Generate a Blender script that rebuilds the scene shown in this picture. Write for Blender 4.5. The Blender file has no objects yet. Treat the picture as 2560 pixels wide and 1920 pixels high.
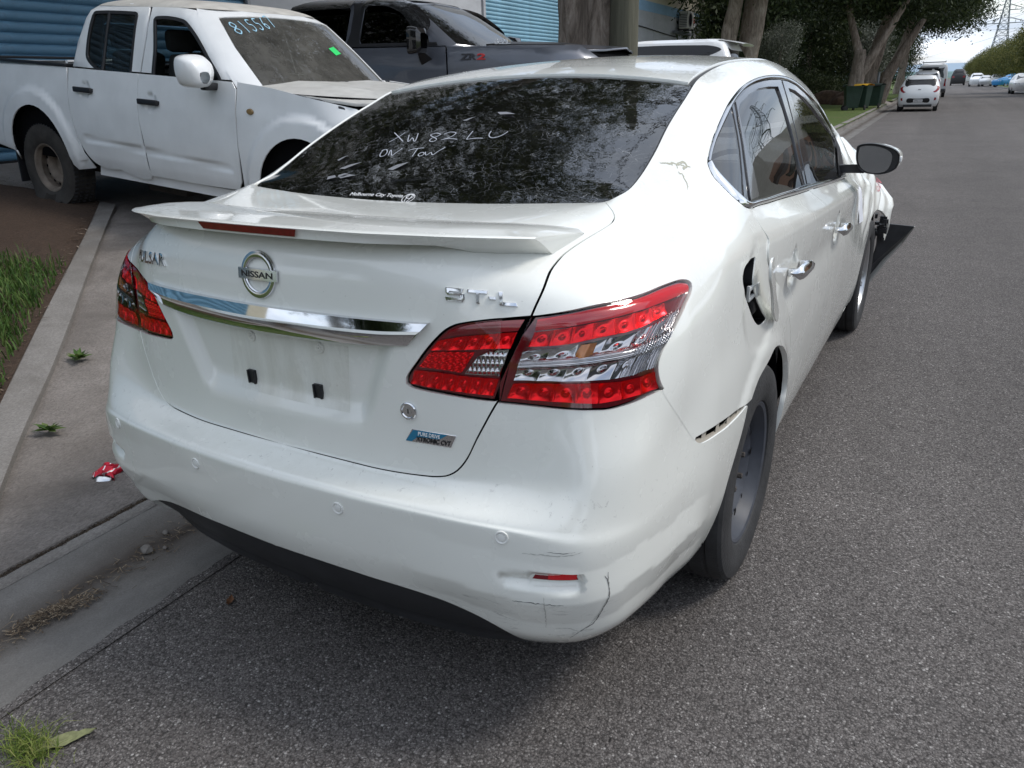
import bpy, bmesh, math, random
import numpy as np
from mathutils import Vector, Matrix, noise as mnoise
from mathutils.geometry import delaunay_2d_cdt
R_=math.radians
scene=bpy.context.scene
COL=scene.collection
# ------------------------------------------------------------------ camera
cd=bpy.data.cameras.new('camera'); cam=bpy.data.objects.new('camera',cd); COL.objects.link(cam)
cam.location=(1.2663234,-0.9830846,1.3742343)
cam.rotation_euler=(1.1982714,0.0278305,0.5239913)
cd.sensor_fit='HORIZONTAL'; cd.sensor_width=36.0; cd.lens=1882.235/2560*36.0
cd.clip_start=0.05; cd.clip_end=4000
scene.camera=cam
# ------------------------------------------------------------------ daylight: bright overcast
SUN_EL,SUN_AZ=R_(52),R_(62)         # azimuth clockwise from +y
world=bpy.data.worlds.new('World'); scene.world=world; world.use_nodes=True
nt=world.node_tree; nt.nodes.clear()
def wn(t,**k):
    n=nt.nodes.new(t)
    for a,b in k.items(): setattr(n,a,b)
    return n
out=wn('ShaderNodeOutputWorld'); sky=wn('ShaderNodeTexSky',sky_type='NISHITA',sun_disc=False)
sky.sun_elevation=SUN_EL; sky.sun_rotation=SUN_AZ; sky.air_density=1.2; sky.dust_density=2.0
bg=wn('ShaderNodeBackground'); bg.inputs[1].default_value=0.12
nt.links.new(sky.outputs[0],bg.inputs[0])
tc=wn('ShaderNodeTexCoord'); sep=wn('ShaderNodeSeparateXYZ'); nt.links.new(tc.outputs['Generated'],sep.inputs[0])
zz=wn('ShaderNodeMath',operation='MAXIMUM'); zz.inputs[1].default_value=0.0; nt.links.new(sep.outputs[2],zz.inputs[0])
za=wn('ShaderNodeMath',operation='ADD'); za.inputs[1].default_value=0.13; nt.links.new(zz.outputs[0],za.inputs[0])
dx=wn('ShaderNodeMath',operation='DIVIDE'); dy=wn('ShaderNodeMath',operation='DIVIDE')
nt.links.new(sep.outputs[0],dx.inputs[0]); nt.links.new(za.outputs[0],dx.inputs[1])
nt.links.new(sep.outputs[1],dy.inputs[0]); nt.links.new(za.outputs[0],dy.inputs[1])
cmb=wn('ShaderNodeCombineXYZ'); nt.links.new(dx.outputs[0],cmb.inputs[0]); nt.links.new(dy.outputs[0],cmb.inputs[1])
n1=wn('ShaderNodeTexNoise'); n1.inputs['Scale'].default_value=1.15; n1.inputs['Detail'].default_value=7; n1.inputs['Roughness'].default_value=.58; n1.inputs['Distortion'].default_value=.5
nt.links.new(cmb.outputs[0],n1.inputs['Vector'])
cover=wn('ShaderNodeMapRange'); cover.inputs[1].default_value=.30; cover.inputs[2].default_value=.56; cover.inputs[3].default_value=.30; cover.inputs[4].default_value=1.0
nt.links.new(n1.outputs[0],cover.inputs[0])
n2=wn('ShaderNodeTexNoise'); n2.inputs['Scale'].default_value=.8; n2.inputs['Detail'].default_value=6
mp=wn('ShaderNodeMapping'); mp.inputs['Location'].default_value=(3.1,7.7,0); nt.links.new(cmb.outputs[0],mp.inputs[0]); nt.links.new(mp.outputs[0],n2.inputs['Vector'])
cr=wn('ShaderNodeValToRGB'); cr.color_ramp.elements[0].position=.34; cr.color_ramp.elements[0].color=(.34,.42,.55,1); cr.color_ramp.elements[1].position=.64; cr.color_ramp.elements[1].color=(.82,.87,.95,1)
nt.links.new(n2.outputs[0],cr.inputs[0])
bgc=wn('ShaderNodeBackground'); bgc.inputs[1].default_value=0.95; nt.links.new(cr.outputs[0],bgc.inputs[0])
mx=wn('ShaderNodeMixShader'); nt.links.new(cover.outputs[0],mx.inputs[0]); nt.links.new(bg.outputs[0],mx.inputs[1]); nt.links.new(bgc.outputs[0],mx.inputs[2])
nt.links.new(mx.outputs[0],out.inputs[0])
sd=bpy.data.lights.new('sun','SUN'); sd.energy=1.1; sd.angle=R_(14); sd.color=(1,.96,.9)
sun=bpy.data.objects.new('sun',sd); COL.objects.link(sun)
sun.rotation_euler=(R_(90)-SUN_EL,0,-SUN_AZ+math.pi)
sun.rotation_euler=Vector((-math.sin(SUN_AZ)*math.cos(SUN_EL),-math.cos(SUN_AZ)*math.cos(SUN_EL),-math.sin(SUN_EL))).to_track_quat('-Z','Y').to_euler()
scene.view_settings.view_transform='Standard'; scene.view_settings.look='None'
scene.view_settings.exposure=0.76; scene.view_settings.gamma=1
# ------------------------------------------------------------------ small helpers
rng=random.Random(7)
def link(o,parent=None):
    COL.objects.link(o)
    if parent is not None: o.parent=parent
    return o
def thing(name,label,cat,loc=(0,0,0),rot=(0,0,0),group=None):
    o=bpy.data.objects.new(name,None); o.empty_display_size=.2; link(o); o.location=loc; o.rotation_euler=rot
    o['label']=label; o['category']=cat
    if group: o['group']=group
    return o
def tag(o,label,cat,group=None):
    o['label']=label; o['category']=cat
    if group: o['group']=group
    return o
def mesh_from(name,V,F,mat=None,normals=None,smooth=True):
    me=bpy.data.meshes.new(name); me.from_pydata([tuple(map(float,v)) for v in V],[],[tuple(map(int,f)) for f in F])
    me.polygons.foreach_set('use_smooth',[smooth]*len(me.polygons))
    if mat is not None: me.materials.append(mat)
    if normals is not None: me.normals_split_custom_set_from_vertices([tuple(map(float,n)) for n in normals])
    me.update(); return me
def obj(name,me,parent=None,loc=None,rot=None):
    o=bpy.data.objects.new(name,me); link(o,parent)
    if loc is not None: o.location=loc
    if rot is not None: o.rotation_euler=rot
    return o
def auto_smooth(me,deg=35):
    me.polygons.foreach_set('use_smooth',[True]*len(me.polygons)); me.set_sharp_from_angle(angle=R_(deg)); return me
def dup(root,loc=None,rot=None,label=None):
    r=root.copy(); COL.objects.link(r)
    if loc is not None: r.location=loc
    if rot is not None: r.rotation_euler=rot
    if label: r['label']=label
    for ch in list(root.children):
        c=ch.copy(); COL.objects.link(c); c.parent=r
        for g in ch.children:
            d=g.copy(); COL.objects.link(d); d.parent=c
    return r
class MB:
    """collects simple solids into one mesh"""
    def __init__(s): s.V=[];s.F=[]
    def add(s,V,F):
        b=len(s.V); s.V+= [tuple(v) for v in V]; s.F+=[tuple(i+b for i in f) for f in F]; return s
    def box(s,c,d,M=None):
        x,y,z=c;a,b,e=[q/2 for q in d]
        V=[(x+i*a,y+j*b,z+k*e) for i in(-1,1) for j in(-1,1) for k in(-1,1)]
        if M is not None: V=[tuple(M@Vector(v)) for v in V]
        return s.add(V,[(0,1,3,2),(4,6,7,5),(0,4,5,1),(2,3,7,6),(0,2,6,4),(1,5,7,3)])
    def tube(s,P,r,n=8,cap=True):
        P=[Vector(p) for p in P]; rr=r if hasattr(r,'__len__') else [r]*len(P); V=[];F=[]
        up=Vector((0,0,1))
        for i,p in enumerate(P):
            t=(P[min(i+1,len(P)-1)]-P[max(i-1,0)]).normalized()
            a=t.cross(up if abs(t.z)<.95 else Vector((1,0,0))).normalized(); b=t.cross(a)
            for k in range(n):
                q=2*math.pi*k/n; V.append(tuple(p+rr[i]*(math.cos(q)*a+math.sin(q)*b)))
        for i in range(len(P)-1):
            for k in range(n): F.append((i*n+k,i*n+(k+1)%n,(i+1)*n+(k+1)%n,(i+1)*n+k))
        if cap: F.append(tuple(range(n-1,-1,-1))); F.append(tuple((len(P)-1)*n+k for k in range(n)))
        return s.add(V,F)
    def lathe(s,prof,axis='x',n=48,c=(0,0,0),close=False):
        # prof: list (along axis, radius)
        V=[];F=[];m=len(prof)
        for k in range(n):
            q=2*math.pi*k/n
            for a,r in prof:
                u,w=r*math.cos(q),r*math.sin(q)
                p={'x':(a,u,w),'y':(u,a,w),'z':(u,w,a)}[axis]
                V.append((p[0]+c[0],p[1]+c[1],p[2]+c[2]))
        for k in range(n):
            k2=(k+1)%n
            for i in range(m-1 if not close else m):
                j=(i+1)%m; F.append((k*m+i,k*m+j,k2*m+j,k2*m+i))
        return s.add(V,F)
    def grid(s,P,flip=False):
        n,m=len(P),len(P[0]); V=[tuple(p) for r in P for p in r]
        F=[]
        for i in range(n-1):
            for j in range(m-1):
                f=(i*m+j,(i+1)*m+j,(i+1)*m+j+1,i*m+j+1); F.append(f[::-1] if flip else f)
        return s.add(V,F)
    def mesh(s,name,mat,smooth=None,bevel=None):
        me=mesh_from(name,s.V,s.F,mat,smooth=False)
        if bevel:
            bm=bmesh.new(); bm.from_mesh(me); bmesh.ops.remove_doubles(bm,verts=bm.verts,dist=1e-5)
            bmesh.ops.bevel(bm,geom=[e for e in bm.edges if len(e.link_faces)==2 and e.calc_face_angle(0)>R_(30)],offset=bevel,segments=2,affect='EDGES',profile=.5)
            bm.to_mesh(me); bm.free()
        if smooth: auto_smooth(me,smooth)
        return me
    def build(s,name,mat,parent=None,smooth=35,bevel=None,loc=None,rot=None):
        return obj(name,s.mesh(name,mat,smooth,bevel),parent,loc,rot)
# ------------------------------------------------------------------ materials
MATS={}
def mat(name,color=(.5,.5,.5),rough=.5,metal=0.0,coat=0.0,spec=.5,emit=None,var=0.0,vscale=8.0,bump=0.0,bscale=60.0,alpha=1.0,trans=0.0,ior=1.45,det=4,coords='Object'):
    if name in MATS: return MATS[name]
    m=bpy.data.materials.new(name); m.use_nodes=True; n=m.node_tree; b=n.nodes['Principled BSDF']
    b.inputs['Base Color'].default_value=(*color,1); b.inputs['Roughness'].default_value=rough; b.inputs['Metallic'].default_value=metal
    b.inputs['Coat Weight'].default_value=coat; b.inputs['Coat Roughness'].default_value=.03; b.inputs['Specular IOR Level'].default_value=spec
    b.inputs['IOR'].default_value=ior; b.inputs['Transmission Weight'].default_value=trans; b.inputs['Alpha'].default_value=alpha
    t=n.nodes.new('ShaderNodeTexCoord')
    if var:
        z=n.nodes.new('ShaderNodeTexNoise'); z.inputs['Scale'].default_value=vscale; z.inputs['Detail'].default_value=det; n.links.new(t.outputs[coords],z.inputs['Vector'])
        r=n.nodes.new('ShaderNodeMapRange'); r.inputs[1].default_value=.25; r.inputs[2].default_value=.75; r.inputs[3].default_value=1-var; r.inputs[4].default_value=1+var
        n.links.new(z.outputs[0],r.inputs[0])
        x=n.nodes.new('ShaderNodeVectorMath'); x.operation='SCALE'; x.inputs[0].default_value=color; n.links.new(r.outputs[0],x.inputs['Scale'])
        n.links.new(x.outputs[0],b.inputs['Base Color'])
    if bump:
        z=n.nodes.new('ShaderNodeTexNoise'); z.inputs['Scale'].default_value=bscale; z.inputs['Detail'].default_value=5; n.links.new(t.outputs[coords],z.inputs['Vector'])
        p=n.nodes.new('ShaderNodeBump'); p.inputs['Strength'].default_value=bump; p.inputs['Distance'].default_value=.01
        n.links.new(z.outputs[0],p.inputs['Height']); n.links.new(p.outputs[0],b.inputs['Normal'])
    MATS[name]=m; return m
LN={
'gap_low':[(0.2207,0.4877),(0.3340,0.4873),(0.4063,0.4878),(0.4383,0.4922),(0.4649,0.5067),(0.4845,0.5293),(0.5027,0.5623),(0.5270,0.5913),(0.5583,0.6211)],
'gap_mid':[(0.5583,0.6211),(0.5877,0.6783),(0.6136,0.7161),(0.6321,0.7443),(0.6540,0.7957),(0.6646,0.8329),(0.6726,0.8528),(0.6808,0.8758),(0.7017,0.9182),(0.7204,0.9492),(0.7414,0.9872),(0.7521,1.0160),(0.7551,1.0408),(0.7428,1.0854),(0.7094,1.1383),(0.6538,1.1860)],
'lamp_in':[(0.5764,0.7375),(0.5148,0.7313),(0.4765,0.7259),(0.4513,0.7182),(0.4293,0.7059),(0.4038,0.6875),(0.3773,0.6638),(0.3586,0.6462),(0.3543,0.6376),(0.3608,0.6321),(0.4094,0.6285),(0.4690,0.6260),(0.5465,0.6210)],
'lamp_out_top':[(0.6386,0.7449),(0.6984,0.7564),(0.7657,0.7731),(0.8421,0.7918),(0.9125,0.7964),(0.9401,0.7905),(0.9602,0.7766),(0.9605,0.7651),(0.9423,0.7436),(0.9089,0.7062),(0.8804,0.6721),(0.8750,0.6525),(0.8807,0.6329),(0.8979,0.6066),(0.8701,0.6084),(0.8153,0.6069),(0.7777,0.6060),(0.7398,0.6091),(0.6734,0.6124),(0.5589,0.6179)],
'white_out':[(0.6171,0.6939),(0.6755,0.7032),(0.7479,0.7147),(0.8078,0.7221),(0.8496,0.7282),(0.8926,0.7351),(0.9350,0.7464),(0.9089,0.7062),(0.8809,0.6696),(0.8679,0.6519),(0.8054,0.6476),(0.7258,0.6516),(0.5922,0.6488)],
'white_in':[(0.5876,0.6947),(0.5422,0.6907),(0.5157,0.6824),(0.4980,0.6703),(0.4816,0.6574),(0.5186,0.6560),(0.5631,0.6543)],
'slot':[(1.0307,0.4627),(1.1238,0.4536),(1.2360,0.4395),(1.3743,0.4265),(1.3569,0.4196),(1.2190,0.4248),(1.1256,0.4365),(1.0688,0.4449),(1.0433,0.4537)],
'door_gap':[(1.4757,0.8668),(1.4776,0.8562),(1.4659,0.8443),(1.4666,0.8246),(1.4860,0.8004),(1.4937,0.7881),(1.4833,0.7675),(1.4860,0.7340),(1.5222,0.6997),(1.5856,0.6606),(1.6722,0.6126),(1.7296,0.5695),(1.7753,0.5302),(1.8163,0.4877),(1.8465,0.4415),(1.8850,0.3724),(1.9703,0.2225),(1.9767,0.1589)],
'arch':[(1.1760,0.0725),(1.2265,0.1484),(1.2724,0.2724),(1.3371,0.3651),(1.3785,0.4317),(1.4401,0.4536),(1.5385,0.4649),(1.5942,0.4751),(1.6801,0.4590),(1.7668,0.4189),(1.8451,0.3625),(1.8854,0.2923),(1.8719,0.2497)],
'sill':[(1.8699,0.1104),(2.5096,0.1226),(3.2997,0.1904)],
'chr_out':[(1.3663,1.0474),(1.4149,1.0620),(1.4890,1.0774),(1.5821,1.0888),(1.7031,1.0991),(1.8449,1.1131),(1.9937,1.1249),(2.1531,1.1324),(2.3325,1.1370),(2.5293,1.1376),(2.7055,1.1326),(2.8687,1.1220),(3.0009,1.1034),(3.1610,1.0751),(3.4067,1.0926),(3.6925,1.1421)],
'chr_in':[(1.3822,1.0393),(1.4358,1.0538),(1.5147,1.0681),(1.6067,1.0774),(1.7069,1.0858),(1.8417,1.1027),(2.0308,1.1188),(2.2059,1.1254),(2.3808,1.1278),(2.5521,1.1249),(2.6529,1.1202),(2.7805,1.1096),(2.8998,1.0928),(3.0331,1.0744),(3.1823,1.0416),(3.3538,1.0201)],
'chr_bo':[(1.3573,1.0433),(1.3437,1.0293),(1.3336,1.0061),(1.3390,0.9770),(1.3508,0.9456),(1.3788,0.9080),(1.4178,0.8808),(1.4459,0.8726),(1.4945,0.8666),(1.6831,0.8616),(2.0104,0.8606),(2.4322,0.8597),(2.9847,0.8558),(3.3463,0.8599)],
'chr_bi':[(1.3755,1.0362),(1.3700,1.0232),(1.3810,0.9913),(1.3958,0.9546),(1.4203,0.9188),(1.4595,0.8905),(1.4979,0.8800),(1.7123,0.8722),(2.0550,0.8736),(2.3480,0.8741),(2.7451,0.8705),(3.2577,0.8703)],
'qglass':[(1.3874,1.0391),(1.4593,1.0594),(1.5583,1.0751),(1.6751,1.0853),(1.7967,1.0976),(1.7530,1.0713),(1.6967,1.0353),(1.6384,0.9992),(1.5572,0.9516),(1.4595,0.8969),(1.4123,0.9333),(1.3921,0.9857)],
'rglass':[(1.8080,1.0758),(1.8651,1.0888),(1.9959,1.0976),(2.1496,1.1038),(2.2941,1.1028),(2.4317,1.0988),(2.4009,1.0660),(2.3743,0.9957),(2.3503,0.9252),(2.3228,0.8767),(1.6110,0.8789),(1.6728,0.9444),(1.6994,0.9964)],
'fglass':[(2.5958,1.0925),(2.7003,1.0853),(2.8294,1.0691),(2.9665,1.0498),(3.1621,1.0220),(3.3913,1.0113),(3.3724,0.9650),(3.2457,0.8764),(2.4605,0.8760),(2.5422,0.9252),(2.5466,0.9646),(2.5572,1.0186)],
'rframe':[(1.8388,1.1031),(2.0264,1.1175),(2.2002,1.1239),(2.3741,1.1260),(2.5597,1.1230),(2.4815,1.0675),(2.4309,0.9865),(2.4014,0.9240),(2.3498,0.8746),(1.5023,0.8818),(1.5703,0.9338),(1.6735,1.0040),(1.7719,1.0652)],
'fframe':[(2.5744,1.1218),(2.6541,1.1179),(2.7724,1.1073),(2.8923,1.0903),(3.0262,1.0719),(3.1761,1.0391),(3.3445,1.0158),(3.4090,1.0062),(3.4327,0.9651),(3.2912,0.8708),(2.3685,0.8747),(2.4170,0.9258),(2.4407,0.9863),(2.4966,1.0673)],
'fuel_hole':[(1.3538,0.7626),(1.3705,0.7597),(1.3660,0.6824),(1.4816,0.5966),(1.5276,0.5694),(1.4789,0.5680),(1.4400,0.5758),(1.3902,0.6007),(1.3387,0.6371),(1.2995,0.6682),(1.2670,0.6986),(1.2547,0.7225),(1.2615,0.7459),(1.2902,0.7584),(1.3212,0.7632)],
'fuel_door':[(1.4174,0.7515),(1.3875,0.7540),(1.3589,0.7484),(1.3537,0.7250),(1.3628,0.6972),(1.3932,0.6730),(1.4395,0.6372),(1.4816,0.5966),(1.5166,0.5745),(1.5719,0.5510),(1.6036,0.5474),(1.6105,0.5648),(1.5458,0.6090),(1.4799,0.6513),(1.4398,0.6929),(1.4067,0.7312)],
'doorF_gap':[(2.6003,0.5589),(2.6283,0.4509),(2.6510,0.3961)],
'fend_gap':[(3.1243,0.7174),(3.2538,0.4844),(3.5071,0.3130)],
'bpillar':[(2.5585,1.1192),(2.3283,0.8749)],
'handleR':[(1.6712,0.6640),(1.7222,0.6205),(1.9663,0.6413)],
'handleF':[(2.5113,0.6833),(2.5730,0.6410),(2.8546,0.6437)],
'sens':[(0.5712,0.3240),(0.2276,0.3049)],
'refl':[(0.5870,0.2670),(0.6508,0.2705),(0.7160,0.2738),(0.7201,0.2476),(0.6518,0.2491),(0.6036,0.2481),(0.5927,0.2523)],
'recess':[(0.5553,0.2650),(0.6075,0.2711),(0.6507,0.2724),(0.7186,0.2758),(0.7238,0.2630),(0.7255,0.2297),(0.6830,0.2266),(0.6236,0.2280),(0.5808,0.2290),(0.5671,0.2425)],
'glass_hi':[(1.6654,1.2082)],
'ditch':[(1.6640,1.2082),(1.7697,1.2064),(1.9562,1.2057),(2.1961,1.2082),(2.3182,1.2082)],
'handle_cup':[(1.7688,0.7064),(1.8511,0.5887)],
'logo':[(-0.0014,0.7697)],
'lock':[(0.3536,0.5945)],
'badge':[(0.3607,0.5672),(0.4556,0.5678),(0.4486,0.5496),(0.3434,0.5520)],
'stl':[(0.4667,0.7814),(0.6027,0.7696),(0.5738,0.7871),(0.4697,0.7639)],
'shelf':[(0.3756,0.3909),(0.4934,0.3952),(0.6006,0.4070),(0.6596,0.4098),(0.6942,0.4166),(0.7195,0.4326)],
'crack':[(0.7742,0.2670),(0.7765,0.2423),(0.7790,0.2209),(0.7786,0.2015),(0.7699,0.1734),(0.7573,0.1380),(0.7244,0.1141),(0.6992,0.0874)],
'crack2':[(0.7675,0.2606),(0.7749,0.2430),(0.7774,0.2260)],
'crack3':[(0.7752,0.2013),(0.7664,0.1704),(0.7516,0.1402),(0.7225,0.1113)],
'scr1':[(0.6072,0.3097),(0.6349,0.3136),(0.6630,0.3186),(0.6925,0.3284),(0.7144,0.3399)],
'scr2':[(0.6485,0.3244),(0.6698,0.3276),(0.6999,0.3374)],
'scr3':[(0.5935,0.2075),(0.6242,0.2084),(0.6537,0.2068),(0.6844,0.2036)],
'scr4':[(0.6483,0.2236),(0.6503,0.2001),(0.6534,0.1707),(0.6546,0.1326)],
'scr5':[(0.6711,0.1303),(0.6958,0.1296),(0.7204,0.1150)],
'scr6':[(0.5321,0.1963),(0.5514,0.1906),(0.5727,0.1866)],
'roofscr':[(1.1290,1.1712),(1.1574,1.1467),(1.1940,1.1193),(1.2325,1.0876)],
'birdA':[(1.1816,1.1064),(1.2371,1.1037),(1.2396,1.0839),(1.2094,1.0907),(1.2567,1.0782)],
'birdB':[(1.1729,1.0948),(1.1794,1.0755),(1.1738,1.0571),(1.1485,1.0332)],
'wing_txt':[(4.1943,0.7509),(4.5503,0.8688)],
'tag':[(3.4135,0.8016),(3.4718,0.7914),(3.5884,0.5915),(3.4195,0.5979)],
'lcr':[(0.3806,0.2281),(0.4878,0.2196),(0.5330,0.2153),(0.5935,0.2079),(0.6843,0.2049),(0.7194,0.2014),(0.7808,0.2020),(0.8609,0.2139),(0.9430,0.2002),(1.0395,0.2106),(1.1863,0.2292)],
'barT':[(0.6432,0.7411),(0.6985,0.7521),(0.7661,0.7680),(0.8424,0.7864),(0.9125,0.7898),(0.9448,0.7819)],
'barB':[(0.6381,0.7237),(0.6991,0.7336),(0.7679,0.7461),(0.8144,0.7561),(0.8739,0.7625),(0.9502,0.7648)],
'ledT':[(0.6368,0.7217),(0.6992,0.7322),(0.7680,0.7445),(0.8146,0.7543),(0.8760,0.7602)],
'ledB':[(0.6237,0.7003),(0.6755,0.7052),(0.7478,0.7171),(0.8075,0.7244),(0.8491,0.7318),(0.8883,0.7384)],
'whT':[(0.6144,0.6928),(0.6755,0.7018),(0.7480,0.7132),(0.8080,0.7199),(0.8500,0.7258),(0.9267,0.7410)],
'whB':[(0.5937,0.6498),(0.6496,0.6511),(0.7257,0.6526),(0.8052,0.6497),(0.8448,0.6515),(0.8681,0.6508)],
'ldbT':[(0.5919,0.6448),(0.6495,0.6471),(0.7259,0.6485),(0.8059,0.6432),(0.8714,0.6432)],
'ldbB':[(0.5751,0.6239),(0.6228,0.6219),(0.6994,0.6200),(0.7648,0.6156),(0.8034,0.6150),(0.8860,0.6117)],
'ibarT':[(0.4573,0.7176),(0.5146,0.7284),(0.6039,0.7378),(0.6204,0.7393)],
'ibarB':[(0.4304,0.7032),(0.4656,0.7106),(0.5448,0.7165),(0.6070,0.7220)],
'iledT':[(0.4287,0.7013),(0.4809,0.7094),(0.5446,0.7149),(0.6056,0.7199)],
'iledB':[(0.4109,0.6870),(0.4786,0.6910),(0.5426,0.6941),(0.5905,0.6958)],
'imidT':[(0.4092,0.6843),(0.4566,0.6875),(0.5100,0.6882)],
'imidB':[(0.3827,0.6612),(0.4290,0.6605),(0.4739,0.6584)],
'il2T':[(0.3731,0.6555),(0.4283,0.6560),(0.4795,0.6540),(0.5611,0.6508)],
'il2B':[(0.3612,0.6352),(0.4100,0.6325),(0.4697,0.6309),(0.5455,0.6269)],
'plate_rec':[(0.3514,0.6880),(0.3173,0.6373),(0.2593,0.5623),(0.2262,0.5530),(0.1350,0.5524),(-0.0329,0.5546)],
'chT':[(-0.0082,0.7242),(0.1633,0.7224),(0.2640,0.7230),(0.3529,0.7247),(0.4165,0.7264)],
'chM':[(-0.0120,0.7085),(0.1614,0.7107),(0.2995,0.7124),(0.4025,0.7181)],
'chB':[(-0.0169,0.6919),(0.1249,0.6879),(0.2085,0.6862),(0.3053,0.6898),(0.3635,0.6933)],
'screws':[(-0.0733,0.6670),(0.1336,0.6649)],
'clips':[(-0.0929,0.5952),(0.1157,0.5942)],
'pulsar':[(-0.6846,0.7794),(-0.4362,0.7837),(-0.3420,0.7743)],
'plate_box':[(-0.1380,0.6725),(0.2154,0.6719),(0.1955,0.5737),(-0.1692,0.5769)],
'diff':[(-0.5576,0.1260),(-0.3866,0.1502),(-0.2040,0.1604),(-0.0693,0.1659),(0.1728,0.1646),(0.3091,0.1580),(0.4446,0.1433),(0.4842,0.1334),(0.5365,0.1125),(0.5668,0.0884),(0.6022,0.0810)],
}
GLS={
'stroke_x':[[(-0.229,0.895),(-0.191,0.866),(-0.156,0.839)],[(-0.185,0.890),(-0.194,0.862),(-0.208,0.839)]],
'stroke_w':[[(-0.159,0.875),(-0.133,0.837),(-0.135,0.857),(-0.112,0.836),(-0.131,0.882)]],
'stroke_8':[[(-0.044,0.872),(-0.068,0.878),(-0.078,0.870),(-0.059,0.857),(-0.041,0.846),(-0.043,0.834),(-0.061,0.839),(-0.061,0.852),(-0.048,0.862),(-0.044,0.872)]],
'stroke_2':[[(-0.032,0.872),(-0.020,0.884),(0.004,0.879),(0.001,0.860),(-0.023,0.842),(-0.008,0.848),(0.029,0.846)]],
'stroke_l':[[(0.054,0.891),(0.056,0.870),(0.061,0.847),(0.081,0.853),(0.108,0.855)]],
'stroke_u':[[(0.113,0.893),(0.119,0.870),(0.135,0.859),(0.152,0.867),(0.165,0.895)]],
'stroke_o':[[(-0.195,0.798),(-0.193,0.782),(-0.179,0.760),(-0.168,0.763),(-0.171,0.782),(-0.185,0.797),(-0.200,0.793)]],
'stroke_n':[[(-0.153,0.764),(-0.165,0.793),(-0.138,0.764),(-0.135,0.778),(-0.129,0.799)]],
'stroke_t':[[(-0.098,0.787),(-0.084,0.795),(-0.053,0.800)],[(-0.073,0.797),(-0.068,0.776),(-0.063,0.756)]],
'stroke_o2':[[(-0.047,0.776),(-0.048,0.764),(-0.038,0.758),(-0.031,0.766),(-0.037,0.776),(-0.047,0.776)]],
'stroke_w2':[[(-0.034,0.780),(-0.019,0.764),(-0.014,0.777),(0.001,0.765),(0.006,0.781),(0.017,0.804)]],
'dealer':[[(-0.142,0.566),(0.034,0.559)]],
'dlogo':[[(0.055,0.563)]],
}
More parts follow.
